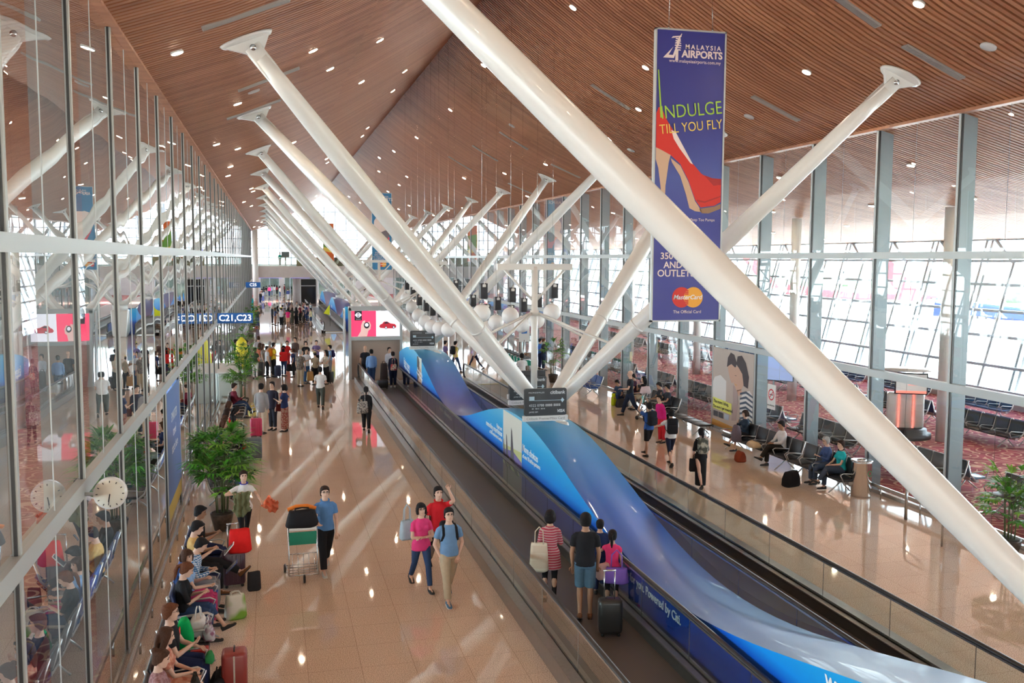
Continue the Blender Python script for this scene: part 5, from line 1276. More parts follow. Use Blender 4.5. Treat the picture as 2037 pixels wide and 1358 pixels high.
for i, (y, c) in enumerate(((51.0,RED), (51.9,(.6,.03,.06)), (52.8,RED), (54.0,BLK), (55.3,GRY))):
    L_sit(y, 'person in a %s top seated past the pale counter, %s from the near end' % (['bright red','crimson','red','black','grey'][i], ordinal(i+1)), det=0, shirt=c, sleeve='long', pants=BLK, arms=('lap','lap'), legs=('sit','sit'), nod=8, skin='light', sex='mfmff'[i], hair=('short','long','short','long','bob')[i])
# ---------- luggage and loose items on the left
rs_ = at(466, 1292, z=.65); suitcase((rs_.x, rs_.y, 0), RIGHT, 'dark red hard-shell suitcase with cream bands in the bottom left foreground', .30, .34, .60, (.28,.035,.03), ribs=False)
suitcase((-.74, 17.6, 0), .15, 'plum suitcase with tall silver handle and a red carrier bag on top', .40, .26, .62, (.07,.03,.05), handle=.52)
softbag((-.62, 17.5, .67), .1, 'bright red carrier bag with white print resting on the plum suitcase', .42, .26, .42, (.72,.02,.02), name='carrier_bag')
softbag((-.38, 17.3, 0), .2, 'small black paper bag on the floor right of the plum suitcase', .24, .16, .34, (.03,.03,.035), name='paper_bag', taper=.95)
softbag((-.66, 16.0, 0), .3, 'white and green shopping bag on the floor by the pink trousers', .36, .26, .40, (.66,.68,.62), handle=.06, name='shopping_bag', cm=pattern('bag_white_green', (.66,.68,.62), (.20,.42,.05), 'floral', 3.5))
softbag((XB-.05, 13.72, SH+.01), RIGHT, 'bright green crumpled plastic bag on the empty black seat', .34, .26, .46, (.0,.34,.08), name='plastic_bag', taper=.6)
softbag((XB+.1, 14.3, SH+.01), RIGHT, 'white plastic bag with loop handles on the black seat behind the green bag', .34, .30, .26, (.72,.72,.72), handle=.16, name='plastic_bag', taper=1.1)
softbag((XB+.26, 14.05, SH+.01), RIGHT+.4, 'clear-patterned gift bag with pale handles beside the green bag', .20, .16, .22, (.5,.4,.5), handle=.14, name='gift_bag', cm=pattern('gift_print', (.6,.6,.65), (.3,.12,.2), 'floral', 12))
m = MB(); m.rbox((0,0,.03), (.24,.17,.06), .01); o = m.build('red_box', mat('box_red', (.45,.02,.02), rough=.5), loc=(XB+.16, 13.62, SH+.005)); tag(o, 'flat red box lying on the black seat below the green bag', 'box')
softbag((-1.0, 12.0, SH+.14), RIGHT, 'black and cream handbag on the lap of the salmon dress', .26, .14, .2, (.03,.025,.02), name='handbag', handle=.08)
softbag((-.78, 13.05, .05), RIGHT, 'black holdall on the floor behind the dark red suitcase', .5, .26, .28, BLK, name='holdall', handle=.1)
softbag((-.88, 12.95, SH+.14), RIGHT, 'small green pouch on the lap of the person in black', .2, .12, .12, (.03,.25,.08), name='pouch')
def tablet(x, y, z, label, col, sz=(.2,.015,.26), rot=(.9,0,RIGHT), nm='tablet'):
    r = thing(nm, label, nm, (x, y, z)); r.rotation_euler = rot
    m = MB(); m.rbox((0,0,0), sz, .01); m.build('casing', mat('dev_%s' % nm+str(int(col[0]*9)), col, rough=.3), r); m = MB(); m.bx((-sz[0]*.43,-sz[1]/2-.002,-sz[2]*.43), (sz[0]*.43,-sz[1]/2,sz[2]*.43)); m.build('screen', mat('screen_dim', (.12,.13,.16), rough=.15), r); return r
tablet(-.80, 17.3, .80, 'white tablet held by the person in mustard yellow', (.8,.8,.8), rot=(-.7,0,RIGHT+PI))
tablet(-.72, 16.38, .76, 'dark blue tablet held by the person in blue check', (.04,.05,.16), rot=(-.8,0,RIGHT+PI))
tablet(-.88, 11.78, .88, 'white phone held by the person with the hair bun', (.85,.85,.88), (.07,.012,.14), (-.5,0,RIGHT+PI), 'phone')
tablet(-.86, 18.3, .90, 'dark phone held by the person beside the first palm', (.05,.05,.06), (.07,.012,.14), (-.5,0,RIGHT+PI), 'phone')
r = thing('laptop', 'open silver laptop on the knees beyond the first palm', 'laptop', (-.78, 25.35, .66), RIGHT+PI)
m = MB(); m.rbox((0,-.05,0), (.34,.24,.018), .006); m.build('keyboard_base', M_lblack, r); m = MB(); m.rbox((0,.12,.12), (.34,.014,.25), .006, rot=(-.35,0,0)); m.build('lid', mat('laptop_silver', (.6,.6,.62), rough=.3, metal=.3), r)
suitcase((-.55, 28.6, 0), .3, 'grey suitcase beside the navy T-shirt on the blue bench', .42, .28, .66, (.14,.17,.19))
suitcase((-.55, 32.4, 0), .2, 'pink suitcase with a raised handle standing behind the grey blazer', .38, .26, .60, (.65,.04,.14), handle=.4)
softbag((-.8, 29.7, .0), .4, 'bright red bag on the floor in front of the blue bench', .34, .24, .3, (.6,.02,.02), name='carrier_bag')
softbag((-.75, 36.9, .0), .2, 'pale yellow shopping bag under the second palm', .28, .2, .4, (.75,.68,.25), name='shopping_bag', handle=.1)
suitcase((-.65, 49.0, 0), .1, 'black suitcase with raised handle standing past the pale counter', .42, .28, .7, (.02,.02,.025), handle=.35)
suitcase((-.95, 24.2, 0), 1.4, 'dark teal suitcase behind the first palm', .3, .25, .5, (.03,.10,.13))
palm((-1.12, 21.3, 0), 'bushy potted palm standing among the left benches, the nearest one', 2.35, 1.0, 120, seed=3, dens=11)
palm((-1.15, 38.8, 0), 'tall potted palm beside the pale counter on the left', 2.7, .95, 90, seed=5)
palm((-1.6, 62.5, 0), 'low potted fern with orange tips past the pale counter', 1.3, .8, 34, seed=6)
palm((-1.5, 73, 0), 'potted palm on the left below the C25 sign', 2.0, 1.0, 40, seed=7)
palm((-1.5, 84, 0), 'small potted palm farthest down the left wall', 2.2, .9, 34, seed=8)
# pale counter with attendant and yellow drape
r = thing('service_counter', 'pale green-grey service counter beside the tall palm on the left', 'counter', (-1.75, 42.2, 0))
m = MB(); m.rbox((0,0,.62), (.8,3.6,1.24), .03); m.build('body', mat('counter_pale', (.50,.55,.50), rough=.4), r); m = MB(); m.bx((-.45,-1.85,1.24), (.45,1.85,1.28)); m.build('top', M_whitem, r)
r = thing('notice_stand', 'tall white and yellow drape stand behind the pale counter', 'stand', (-1.35, 45.6, 0))
m = MB(); m.cyl((0,0,0), (0,0,1.2), .03); m.cyl((0,0,0),(0,0,.02),.2); m.build('pole', M_steel, r); m = MB(); m.tube([(0,0,.9), (0,0,1.5), (0,0,2.1), (0,0,2.3)], [(.34,.2),(.30,.18),(.22,.14),(.05,.05)], 16); m.build('yellow_cover', mat('cover_yellow', (.80,.72,.04), rough=.6), r)
person(F(470,738), RIGHT, 'person in a black jacket with lime stripe standing by the yellow cover', det=0, shirt=BLK, sleeve='long', pants=BLK, arms=('phone','down'))
person(F(437,742), RIGHT+.5, 'person with long brown hair in pale pink, leftmost one behind the pale counter', det=0, sex='f', hair='long', hc='brown', shirt=(.55,.4,.38), pants=GRY)

# ---------- standing and walking people on the left floor
pm = person(F(648,1134), .12, 'person in a blue polo shirt and black trousers pushing the luggage trolley', det=2, hair='short', hc='darkbrown', shirt=BLU, pants=BLK, arms=('push','down'), legs=('fwd','backs'), skin='light', shoes=(.55,.55,.52), collar=BLU, belly=.02, h=1.70, glasses=True)
m = MB()
lc = F(603,1148); cart((lc[0], lc[1], 0), .05, 'steel luggage trolley with a green panel carrying a black holdall')
softbag((lc[0], lc[1]+.0, .99), .05, 'black holdall lying on top of the luggage trolley', .62, .34, .30, BLK, handle=.05, name='holdall', taper=.8)
m = MB(); m.tube([(-.26,.1,0), (-.1,.13,.05), (.1,.13,.05), (.26,.1,0)], [.04]*4, 8); o = m.build('orange_cloth', cloth(ORG), loc=(lc[0], lc[1]+.05, 1.27)); tag(o, 'orange cloth tucked behind the black holdall on the trolley', 'cloth')
pa = person(F(487,1085), .2, 'person in a white polo with blue collar swinging a green garment and an orange cloth', det=2, sex='f', hair='short', hc='darkbrown', shirt=WHT, pants=BLK, bottom='slim', arms=('elbowout','out'), legs=('fwd','backs'), skin='light', shoes=(.6,.35,.3), collar=(.06,.06,.4), h=1.64)
h0 = pa['hands'][0][0]; h1 = pa['hands'][1][0]
def clothpiece(p, label, col, sz, n=9, seed=1):
    R_ = random.Random(seed); m = MB(); vs = []; W_, H_ = sz
    for i in range(n):
        for j in range(n): vs.append(((i/(n-1)-.5)*W_*(1-.35*math.sin(j/(n-1)*PI)*.6)+.02*math.sin(3*j), .05*math.sin(i*2.1)+.03*math.sin(j*1.7+i), -j/(n-1)*H_*(1-.25*(abs(i/(n-1)-.5)*2)**2)+.008*math.sin(i*1.9)))
    m.add(vs, [(i*n+j, i*n+j+1, (i+1)*n+j+1, (i+1)*n+j) for i in range(n-1) for j in range(n-1)], 0, True)
    o = m.build('garment', cloth(col), loc=tuple(p)); sd_ = o.modifiers.new('th', 'SOLIDIFY'); sd_.thickness = .025; tag(o, label, 'garment'); return o
clothpiece(h0+Vector((.02,-.06,.04)), 'olive green garment swinging from the right hand of the person in white polo', (.20,.22,.12), (.34,.52))
g = clothpiece(h1+Vector((.06,-.03,.03)), 'orange cloth swinging from the left hand of the person in white polo', (.80,.20,.10), (.26,.32), seed=2); g.rotation_euler = (0,-.9,0)
person(F(838,1168), .15, 'person in a bright pink blouse and jeans with folded arms', det=2, sex='f', hair='bob', hc='black', shirt=PNK, pants=JEAN, bottom='jeans', arms=('cross','cross'), legs=('backs','fwd'), skin='light', glasses=True, h=1.62, hem=.06)
pb = person(F(893,1192), .05, 'person in a light blue T-shirt and khaki trousers, hands in pockets, with backpack', det=2, hair='short', shirt=(.16,.30,.50), pants=KHK, arms=('pocket','pocket'), legs=('fwd','backs'), skin='light', glasses=True, shoes=(.08,.18,.30), h=1.70)
backpack(pb, 'black backpack worn by the person in light blue T-shirt and khaki trousers', BLK, .9)
pr_ = person(F(872,1135), .1, 'person in a red polo behind the blue T-shirt, hand raised to the head', det=2, hair='short', shirt=(.62,.02,.03), pants=(.2,.17,.14), arms=('down','raise'), legs=('backs','fwd'), skin='light', collar=RED, h=1.70)
q = F(826,1160); softbag((q[0]-.12, q[1]+.18, .80), .4, 'pale blue bag hanging behind the person in the pink blouse', .30, .18, .36, (.38,.48,.55), name='shoulder_bag', handle=.3)
q = pr_['hip'][0]; softbag((q[0]-.02, q[1]-.04, .55), 0, 'black satchel at the hip of the person in the red polo', .24, .12, .34, BLK, name='satchel', handle=.3)
pw = person(F(729,858), AWAY-.1, 'person in a black coat and trousers walking away with a patterned tote', det=1, sex='f', hair='pony', hc='black', shirt=BLK, sleeve='long', pants=BLK, arms=('down','out'), legs=('backs','fwd'), skin='light', hem=.14, h=1.62)
q = pw['back']; hangbag((q.x-.14, q.y-.14, 1.42), .2, 'grey patterned tote bag on the back of the person in the black coat', .40, .16, .40, GRY, .32, cm=pattern('tote_print', (.45,.42,.38), (.12,.11,.11), 'floral', 22), name='tote_bag')
person(F(521,863), AWAY-.35, 'person in a grey blazer and cream trousers seen from behind', det=1, hair='short', shirt=(.30,.30,.31), sleeve='long', pants=(.62,.55,.43), arms=('down','down'), skin='light', hem=.12, h=1.74)
person(F(543,855), -.6, 'person in a dark suit talking to the grey blazer', det=1, hair='short', shirt=(.03,.03,.05), sleeve='long', pants=(.03,.035,.05), arms=('down','down'), skin='light', hem=.10, h=1.70)
pk = person(F(567,858), LEFT-.3, 'person with bobbed black hair, navy top and long patterned skirt-trousers', det=1, sex='f', hair='bob', hc='black', shirt=NVY, bottom='longskirt', pants=pattern('batik', (.28,.05,.04), (.42,.27,.2), 'floral', 22), arms=('hip','phone'), skin='light', h=1.64)
q = F(558,858); softbag((q[0]-.05, q[1], .72), 0, 'dark red handbag held by the person in the patterned skirt', .2, .12, .24, (.10,.015,.015), handle=.15)
person(F(638,812), AWAY-.05, 'person in a white T-shirt and dark trousers walking away in mid-hall', det=1, hair='short', shirt=WHT, pants=(.07,.08,.07), arms=('hold','hold'), legs=('backs','fwd'), skin='light', h=1.72, shoes=(.06,.03,.02))

# queue group on the left half
Q = [ # u, v, facing, kwargs, look
 (508,753,AWAY, dict(sex='f',hair='pony',shirt=DGR,pants=WHT,arms=('hold','hold'),bottom='jeans'), 'dark green top and white trousers'),
 (494,748,AWAY+.6, dict(sex='f',hair='bob',shirt=(.35,.33,.33),pants=GRY,arms=('phone','down')), 'grey top with dark bobbed hair'),
 (518,743,AWAY-.5, dict(sex='f',hair='long',hc='brown',shirt=(.50,.15,.08),bottom='dress',arms=('down','down')), 'terracotta dress'),
 (532,751,RIGHT, dict(shirt=(.62,.64,.68),pants=BLK,arms=('down','down')), 'white shirt and black trousers'),
 (545,750,RIGHT+.3, dict(shirt=(.72,.55,.05),pants=BLK,arms=('hold','down')), 'yellow shirt with an orange backpack'),
 (565,748,AWAY-.6, dict(sex='f',hair='long',shirt=NVY,pants=JEAN,bottom='jeans',arms=('down','hold')), 'navy top holding a red tote'),
 (572,735,TOCAM, dict(sex='f',hair='bun',shirt=RED,bottom='longskirt',pants=(.40,.02,.03),arms=('hold','hold')), 'long red uniform facing the camera'),
 (588,731,TOCAM-.6, dict(shirt=(.12,.08,.07),sleeve='long',pants=GRY,arms=('down','down')), 'brown jacket'),
 (584,750,LEFT, dict(sex='f',hair='bob',hc='brown',shirt=NVY,pants=BLK,h=1.45,arms=('down','down')), 'a short navy outfit'),
 (598,769,AWAY-.4, dict(hair='short',hc='grey',shirt=pattern('camp_shirt', (.22,.20,.16), (.10,.07,.07), 'floral', 18),pants=(.50,.43,.31),hem=.08), 'patterned shirt and khaki trousers'),
 (610,763,TOCAM+.5, dict(shirt=(.66,.70,.76),pants=(.06,.14,.32),arms=('phone','phone')), 'white shirt and blue jeans'),
 (627,765,AWAY+.3, dict(sex='f',hair='short',cap=(.55,.42,.22),shirt=(.42,.37,.27),pants=BLK,arms=('down','down')), 'straw hat and beige vest'),
 (649,764,LEFT+.5, dict(sex='f',hair='long',shirt=(.62,.56,.46),pants=BLK,arms=('hold','hold')), 'cream top with long black hair'),
 (657,749,LEFT, dict(shirt=LBL,pants=GRY,arms=('phone','down')), 'light blue shirt with a dark backpack'),
 (630,735,TOCAM-.3, dict(shirt=PUR,pants=BLK,arms=('phone','phone')), 'grey-purple T-shirt'),
 (609,741,TOCAM, dict(sex='f',hair='bob',shirt=BLK,pants=BLK), 'black top at the back'),
 (537,741,AWAY, dict(hair='short',hc='grey',shirt=(.45,.42,.40),pants=GRY), 'grey hair and pale shirt'),
 (515,732,AWAY+.3, dict(hair='short',hc='brown',shirt=(.5,.5,.52),pants=(.1,.1,.12)), 'pale grey shirt at the back'),
 (524,748,RIGHT-.4, dict(sex='f',hair='long',hc='brown',shirt=(.3,.28,.26),pants=(.25,.22,.2)), 'taupe top')]
PI_ = {}
def place_group(Q, det, place, grp=None, hrand=(1.58,1.76), seed=3):
    R_ = random.Random(seed); order = sorted(range(len(Q)), key=lambda i: Q[i][0])
    rank = {i: n+1 for n, i in enumerate(order)}
    out = {}
    for i, (u, v, rz, kw, look) in enumerate(Q):
        kw = dict(kw); kw.setdefault('h', R_.uniform(*hrand)*(.96 if kw.get('sex') == 'f' else 1)); kw.setdefault('skin', R_.choice(('light','light','mid')))
        out[i] = person(F(u, v), rz, 'person in %s, %s from left in %s' % (look, ordinal(rank[i]), place), det=det, group=None, **kw)
    return out
A = place_group(Q, 1, 'the standing queue')
backpack(A[4], 'orange backpack in the standing queue', (.72,.22,.02), .95)
backpack(A[13], 'dark blue backpack on the rightmost person of the standing queue', (.03,.03,.10), .85)
q = A[5]['M'].translation; softbag((q.x-.02, q.y-.28, .80), .2, 'bright red tote bag held in the standing queue', .44, .12, .46, (.75,.03,.03), handle=.22, name='tote_bag', taper=.95)
q = A[8]['hands'][0][0]; softbag((q.x, q.y-.1, .32), .3, 'black duffel bag carried low in the standing queue', .52, .26, .34, BLK, handle=.14, name='duffel_bag')
q = F(552,750); suitcase((q[0], q[1], 0), .3, 'dark blue suitcase standing in the queue', .36, .24, .56, (.02,.03,.08))
q = F(617,766); softbag((q[0], q[1]-.2, .25), .3, 'tan shopping bag with bottles in the standing queue', .34, .2, .42, (.50,.30,.12), name='shopping_bag', handle=.1)
q = F(656,760); suitcase((q[0], q[1]-.4, 0), .9, 'black cabin case at the right end of the standing queue', .34, .24, .52, (.02,.02,.02))
# tour group farther down
TG = [
 (542,645,RIGHT, dict(hair='short',hc='white',shirt=(.03,.03,.04),sleeve='long',pants=BLK), 'white hair and dark jacket'),
 (548,647,RIGHT+.3, dict(sex='f',hair='long',hc='brown',shirt=(.03,.05,.12),pants=(.28,.14,.09)), 'navy top and brown trousers'),
 (560,650,AWAY, dict(sex='f',hair='short',cap=(.75,.68,.05),shirt=(.62,.62,.66),pants=BLK,arms=('hold','hold')), 'yellow cap and white top'),
 (573,651,AWAY, dict(sex='f',hair='pony',shirt=(.72,.03,.18),bottom='shorts',pants=(.60,.36,.24)), 'hot pink top and tan shorts'),
 (582,645,AWAY+.2, dict(sex='f',hair='long',hc='darkbrown',shirt=(.06,.07,.05),bottom='longskirt',pants=(.06,.06,.045)), 'long olive dress'),
 (589.5,648,AWAY, dict(sex='f',hair='long',shirt=BLK,pants=BLK), 'all black'),
 (597,641,LEFT-.3, dict(shirt=MAR,pants=BLK), 'maroon top'), (604.5,645,LEFT, dict(shirt=(.02,.025,.05),pants=BLK), 'dark navy shirt'),
 (610,641,LEFT, dict(shirt=(.04,.05,.14),pants=NVY), 'navy T-shirt'), (618.5,649,LEFT-.2, dict(sex='f',hair='short',shirt=(.70,.64,.38),bottom='shorts',pants=JEAN,arms=('hold','hold')), 'pale yellow T-shirt and shorts'),
 (613,637,LEFT, dict(shirt=(.62,.32,.42),pants=JEAN,arms=('hold','down')), 'pale pink shirt'), (619,633,LEFT, dict(shirt=(.6,.6,.6),pants=GRY), 'white shirt at the right back'),
 (591,632,TOCAM, dict(shirt=(.4,.38,.36),pants=BLK), 'grey shirt'), (597,635,TOCAM+.3, dict(shirt=(.6,.62,.6),pants=BLK), 'white shirt'),
 (580,631,TOCAM, dict(sex='f',hair='long',shirt=(.42,.3,.26),pants=BLK), 'beige top'), (571,634,RIGHT, dict(hair='short',cap=(.7,.7,.7),shirt=(.5,.48,.5),pants=BLK), 'white cap'),
 (562.5,640,AWAY-.3, dict(shirt=(.3,.28,.32),pants=GRY), 'grey-violet top'), (553,642,RIGHT, dict(sex='f',hair='long',shirt=BLK,pants=(.3,.28,.26)), 'black top'),
 (565,629,TOCAM, dict(sex='f',hair='short',shirt=(.6,.6,.66),pants=BLK,arms=('phone','phone')), 'white top with a camera'), (575,627,TOCAM, dict(sex='f',hair='bob',shirt=(.12,.10,.16),pants=BLK), 'dark plum top'),
 (604,632,LEFT, dict(shirt=(.45,.2,.18),pants=BLK), 'russet shirt'), (565,622,TOCAM, dict(shirt=(.5,.42,.4),pants=BLK), 'beige shirt behind'), (608,635,LEFT+.2, dict(shirt=(.5,.52,.6),pants=NVY), 'pale blue shirt')]
place_group(TG, 0, 'the tour group', seed=5)
# left edge line of people farther down
LW = [(512,651,AWAY, dict(shirt=(.06,.07,.07),pants=(.06,.08,.22),arms=('down','hold')), 'dark grey T-shirt and blue jeans'),
 (503,622,RIGHT, dict(sex='f',hair='scarf',cap=(.02,.32,.32),shirt=TEA,sleeve='long',bottom='longskirt',pants=TEA), 'teal headscarf and robe'),
 (509,624,TOCAM, dict(sex='f',hair='scarf',cap=(.7,.45,.42),shirt=(.6,.35,.3),sleeve='long',bottom='longskirt',pants=GRY), 'pink headscarf'),
 (514,635,AWAY, dict(h=1.3,hair='short',cap=(.8,.68,.05),shirt=(.66,.55,.35),pants=BLK), 'yellow cap and cream shirt'),
 (510,636,AWAY, dict(h=1.2,hair='short',shirt=(.7,.05,.04),pants=BLK), 'small red shirt'),
 (511,600,RIGHT, dict(shirt=(.6,.6,.62),pants=BLK), 'white shirt'), (507,606,RIGHT, dict(shirt=(.35,.38,.6),pants=BLK), 'pale violet shirt')]
place_group(LW, 0, 'the left wall line', seed=9)
FG = []
R_ = random.Random(21)
cols = [('black', BLK), ('dark grey', (.08,.08,.09)), ('brown', BRN), ('dark red', (.2,.02,.03)), ('navy', NVY), ('grey', GRY), ('pale blue', (.35,.45,.6)), ('white', (.6,.6,.6))]
for (u, v, c) in ((521,597,2),(525,592,0),(530,588,0),(536,590,'pink'),(541,589,6),(546,587,7),(551,586,3),(557,592,'white top'),(562,583,0),(566,586,3),(573,597,4),(578,585,0),(585,587,'turquoise'),(590,585,'orange'),(597,586,0),(602,585,2),(523,601,1),(518,604,0),(533,583,5),(540,583,1),(528,583,4),(548,582,0),(555,582,3),(581,582,5),(593,582,1),(600,582,0),(606,588,2),(569,581,1)):
    if c == 'pink': nm, cc = 'hot pink', (.75,.08,.25)
    elif c == 'turquoise': nm, cc = 'turquoise', (.10,.45,.55)
    elif c == 'orange': nm, cc = 'orange-red', (.6,.12,.05)
    elif c == 'white top': nm, cc = 'white', (.65,.65,.6)
    else: nm, cc = cols[c]
    FG.append((u, v, R_.choice((AWAY, AWAY, TOCAM, RIGHT, LEFT)), dict(shirt=cc, pants=R_.choice((BLK, NVY, GRY, JEAN)), sex=R_.choice('mf'), hair=R_.choice(('short','long','bob','short')), sleeve=R_.choice(('short','long'))), 'a '+nm+' top'))
place_group(FG, 0, 'the far doorway crowd', seed=10)
person((1.2, 122.6, 4.95), 0, 'person in a green shirt standing up on the bridge at its left end', det=0, shirt=(.02,.4,.3), pants=GRY)
for x, lb in ((4.6,'person in dark clothes behind the timber front on the bridge'),): person((x, 122.8, 4.95), 0, lb, det=0, shirt=GRY, pants=BLK)
r = thing('round_sign', 'violet round screen sign above the timber front on the bridge', 'sign', (4.1, 123, 4.95)); m = MB(); m.cyl((0,0,0), (0,0,1.2), .12); m.build('post', M_steel, r)
m = MB(); m.cyl((0,-.06,1.75), (0,.06,1.75), .62, n=24); m.build('disc', mat('sign_violet', (.12,.10,.6), rough=.4, emit=.5, ecol=(.25,.22,1)), r)
m = MB(); m.cyl((0,-.08,1.75), (0,-.06,1.75), .3, n=24); m.build('emblem', M_slit, r)
r = thing('screen_stand', 'grey screen on a stand at the left end of the bridge', 'sign', (1.9, 123, 4.95)); m = MB(); m.cyl((0,0,0), (0,0,1.2), .1); m.build('post', M_steel, r); m = MB(); m.bx((-.5,-.06,1.1), (.5,.06,1.8)); m.build('panel', mat('panel_slate', (.2,.26,.28), rough=.4), r)
# lit signs hanging under the bridge
for i, (u, w_, c) in enumerate(((515, 1.6, 'violet'), (545, 2.0, 'dark blue'), (597, 2.4, 'violet and white'))):
    p = at(u, 553, y=122); m = MB(); m.bx((-w_/2,-.05,0), (w_/2,.05,.38)); r = thing('hanging_sign', '%s lit sign hanging under the bridge, %s from the left' % (c, ordinal(i+1)), 'sign', tuple(p)); m.build('box', mat('sign_indigo', (.05,.04,.2), rough=.4, emit=.6, ecol=(.3,.25,.9)), r); m = MB(); m.bx((-w_*.1,-.06,.1), (w_*.4,-.05,.3)); m.build('lit_text_panel', M_slit, r)
m = MB(); m.cyl((0,0,0), (0,0,3.5), .45, n=18); tag(m.build('column', M_wallb, loc=(3.2,124.5,0)), 'beige column under the middle of the bridge', 'column')
r = thing('portal_frame', 'dark glass lift portal standing in the far crowd', 'portal', (4.8, 126, 0)); m = MB(); m.bx((-1.1,0,0), (-.95,1.2,3.4)); m.bx((.95,0,0), (1.1,1.2,3.4)); m.bx((-1.1,0,3.2), (1.1,1.2,3.5)); m.bx((-1.1,0,2.3),(1.1,.1,2.4)); m.build('frame', M_alu, r); m = MB(); m.bx((-.95,.5,0), (.95,.56,3.2)); m.build('dark_glass', mat('dark_glass', (.03,.03,.03), rough=.1), r)
r = thing('yellow_flag', 'small yellow pennant above the far moving walkway', 'flag', (5.0, 84, 0)); m = MB(); m.cyl((0,0,0), (0,0,1.9), .015); m.build('pole', M_steel, r); m = MB(); m.add([(0,0,1.95),(0,0,1.0),(-.55,0,1.15),(.02,.02,1.95)], [(0,1,2)]); m.add([(0,.02,1.95),(0,.02,1.0),(-.55,.02,1.15)], [(2,1,0)]); m.build('cloth', mat('flag_yellow', (.85,.85,.02), rough=.6), r)

# ---------- people on the near moving walkway
Z = .03
def FZ(u, v): return F(u, v, Z)
pA = person(FZ(1093,1195), AWAY-.35, 'person in a long red and white patterned tunic with a cream shoulder bag', det=2, sex='f', hair='bob', hc='black', shirt=pattern('ethnic_stripe', (.42,.03,.07), (.55,.32,.33), 'stripe', 7), sleeve='half', pants=BLK, bottom='slim', arms=('hold','down'), skin='mid', hem=.24, h=1.62)
q = pA['shoulder'][1]; hangbag((q.x-.12, q.y-.10, q.z+.03), -.3, 'cream canvas bag on the shoulder of the patterned tunic', .34, .14, .50, (.66,.60,.48), .28, cm=pattern('cream_tan', (.68,.62,.5), (.62,.52,.4), 'stripe', 1.2), name='shoulder_bag')
pB = person(FZ(1163,1228), AWAY-.3, 'person in a black T-shirt and denim shorts pulling a black cabin case', det=2, hair='short', shirt=BLK, bottom='shorts', pants=(.09,.17,.25), arms=('down','down'), skin='tan', legs=('stand','mid'), shoes=(.2,.09,.05), h=1.78)
pC = person((5.54, 14.75, Z), AWAY-.45, 'person, child in pink top and black leggings with hand on the handrail', det=2, sex='f', hair='pony', shirt=(.80,.05,.18), sleeve='cap', pants=BLK, bottom='slim', arms=('down','out'), skin='mid', shoes=(.70,.06,.25), h=1.40)
pD = person(FZ(1192,1180), AWAY-.3, 'person, child in dark clothes half hidden between the black T-shirt and the pink top', det=1, sex='m', hair='short', shirt=NVY, pants=NVY, arms=('down','out'), skin='mid', h=1.35)
q = FZ(1213,1262); suitcase((q[0], q[1], Z), -.2, 'black cabin case pulled on the near moving walkway', .38, .25, .54, (.015,.017,.02), handle=.48, ribs=False)
q = pC['back']; softbag((q.x+.05, q.y-.12, .60), -.4, 'purple handbag hanging on the back of the child in pink', .42, .18, .26, (.22,.12,.50), handle=.30)
q = pB['hands'][0][0]; softbag((q.x+.15, q.y+.1, .62), .2, 'pale pink and white bundle hanging beside the denim shorts', .26, .18, .26, (.62,.45,.44), name='cloth_bundle')
b1_ = FZ(739,768); person((b1_[0], 44.0, Z), AWAY, 'person in a light blue shirt carrying dark garment bags at the walkway end', det=1, hair='short', shirt=(.22,.38,.68), sleeve='long', pants=JEAN, arms=('down','down'), skin='mid', h=1.74)
softbag((5.02, 43.6, .35), .2, 'dark brown garment bag carried at the walkway end', .36, .2, .80, (.07,.05,.045), name='garment_bag', handle=.1)
suitcase((4.9, 43.1, Z), .1, 'black bag standing low on the belt at the walkway end', .5, .3, .36, (.02,.02,.02), ribs=False)
person((4.35, 45.5, 0), AWAY+.2, 'person in a dark uniform standing left at the walkway end', det=1, hair='bald', shirt=(.02,.022,.03), pants=BLK, skin='mid', h=1.80)
pE = person(FZ(782,770), AWAY, 'person in a black jacket and trousers with a colourful small bag on the belt', det=1, sex='f', hair='short', hc='darkbrown', shirt=(.02,.02,.04), sleeve='long', pants=(.015,.02,.05), skin='light', shoes=(.7,.7,.7), h=1.66, hem=.08)
q = pE['back']; softbag((q.x, q.y-.08, .85), 0, 'small red and cream print bag on the black jacket', .30, .14, .28, (.5,.3,.2), name='sling_bag', cm=pattern('sling_print', (.62,.55,.35), (.5,.05,.05), 'floral', 14), handle=.3)
person((5.6, 46.3, 0), .4, 'person in a white shirt walking past under the lit car poster', det=1, hair='short', shirt=(.6,.62,.68), sleeve='long', pants=GRY, legs=('fwd','backs'), skin='light')
# ---------- right side
pF = person(F(906,741), RIGHT+.4, 'person in a yellow T-shirt and jeans with a black backpack near the walkway end', det=1, hair='short', shirt=(.70,.58,.18), pants=JEAN, bottom='jeans', legs=('fwd','backs'), arms=('swingb','down'), skin='light', h=1.72)
backpack(pF, 'black backpack on the yellow T-shirt', BLK, 1.0)
person(F(886,737), RIGHT+.3, 'person in a purple and orange top beside the yellow T-shirt', det=1, hair='short', shirt=PUR, pants=NVY, legs=('fwd','backs'), skin='light', h=1.66)
person(F(945,735), LEFT, 'person in a pale top and dark trousers striding past behind the struts', det=1, sex='f', hair='long', shirt=(.55,.55,.62), pants=(.02,.03,.07), bottom='slim', legs=((28,6,0),(-24,14,0)), skin='light')
pG = person(F(1038,782), AWAY, 'person with dark skin in a white T-shirt and jeans carrying a white bag', det=1, hair='short', hc='black', shirt=WHT, pants=(.05,.09,.12), skin='dark', arms=('down','down'), h=1.80)
q = pG['hands'][1][0]; softbag((q.x+.05, q.y, .45), 0, 'white plastic bag in the hand of the white T-shirt', .3, .2, .38, (.7,.7,.72), name='plastic_bag', handle=.12)
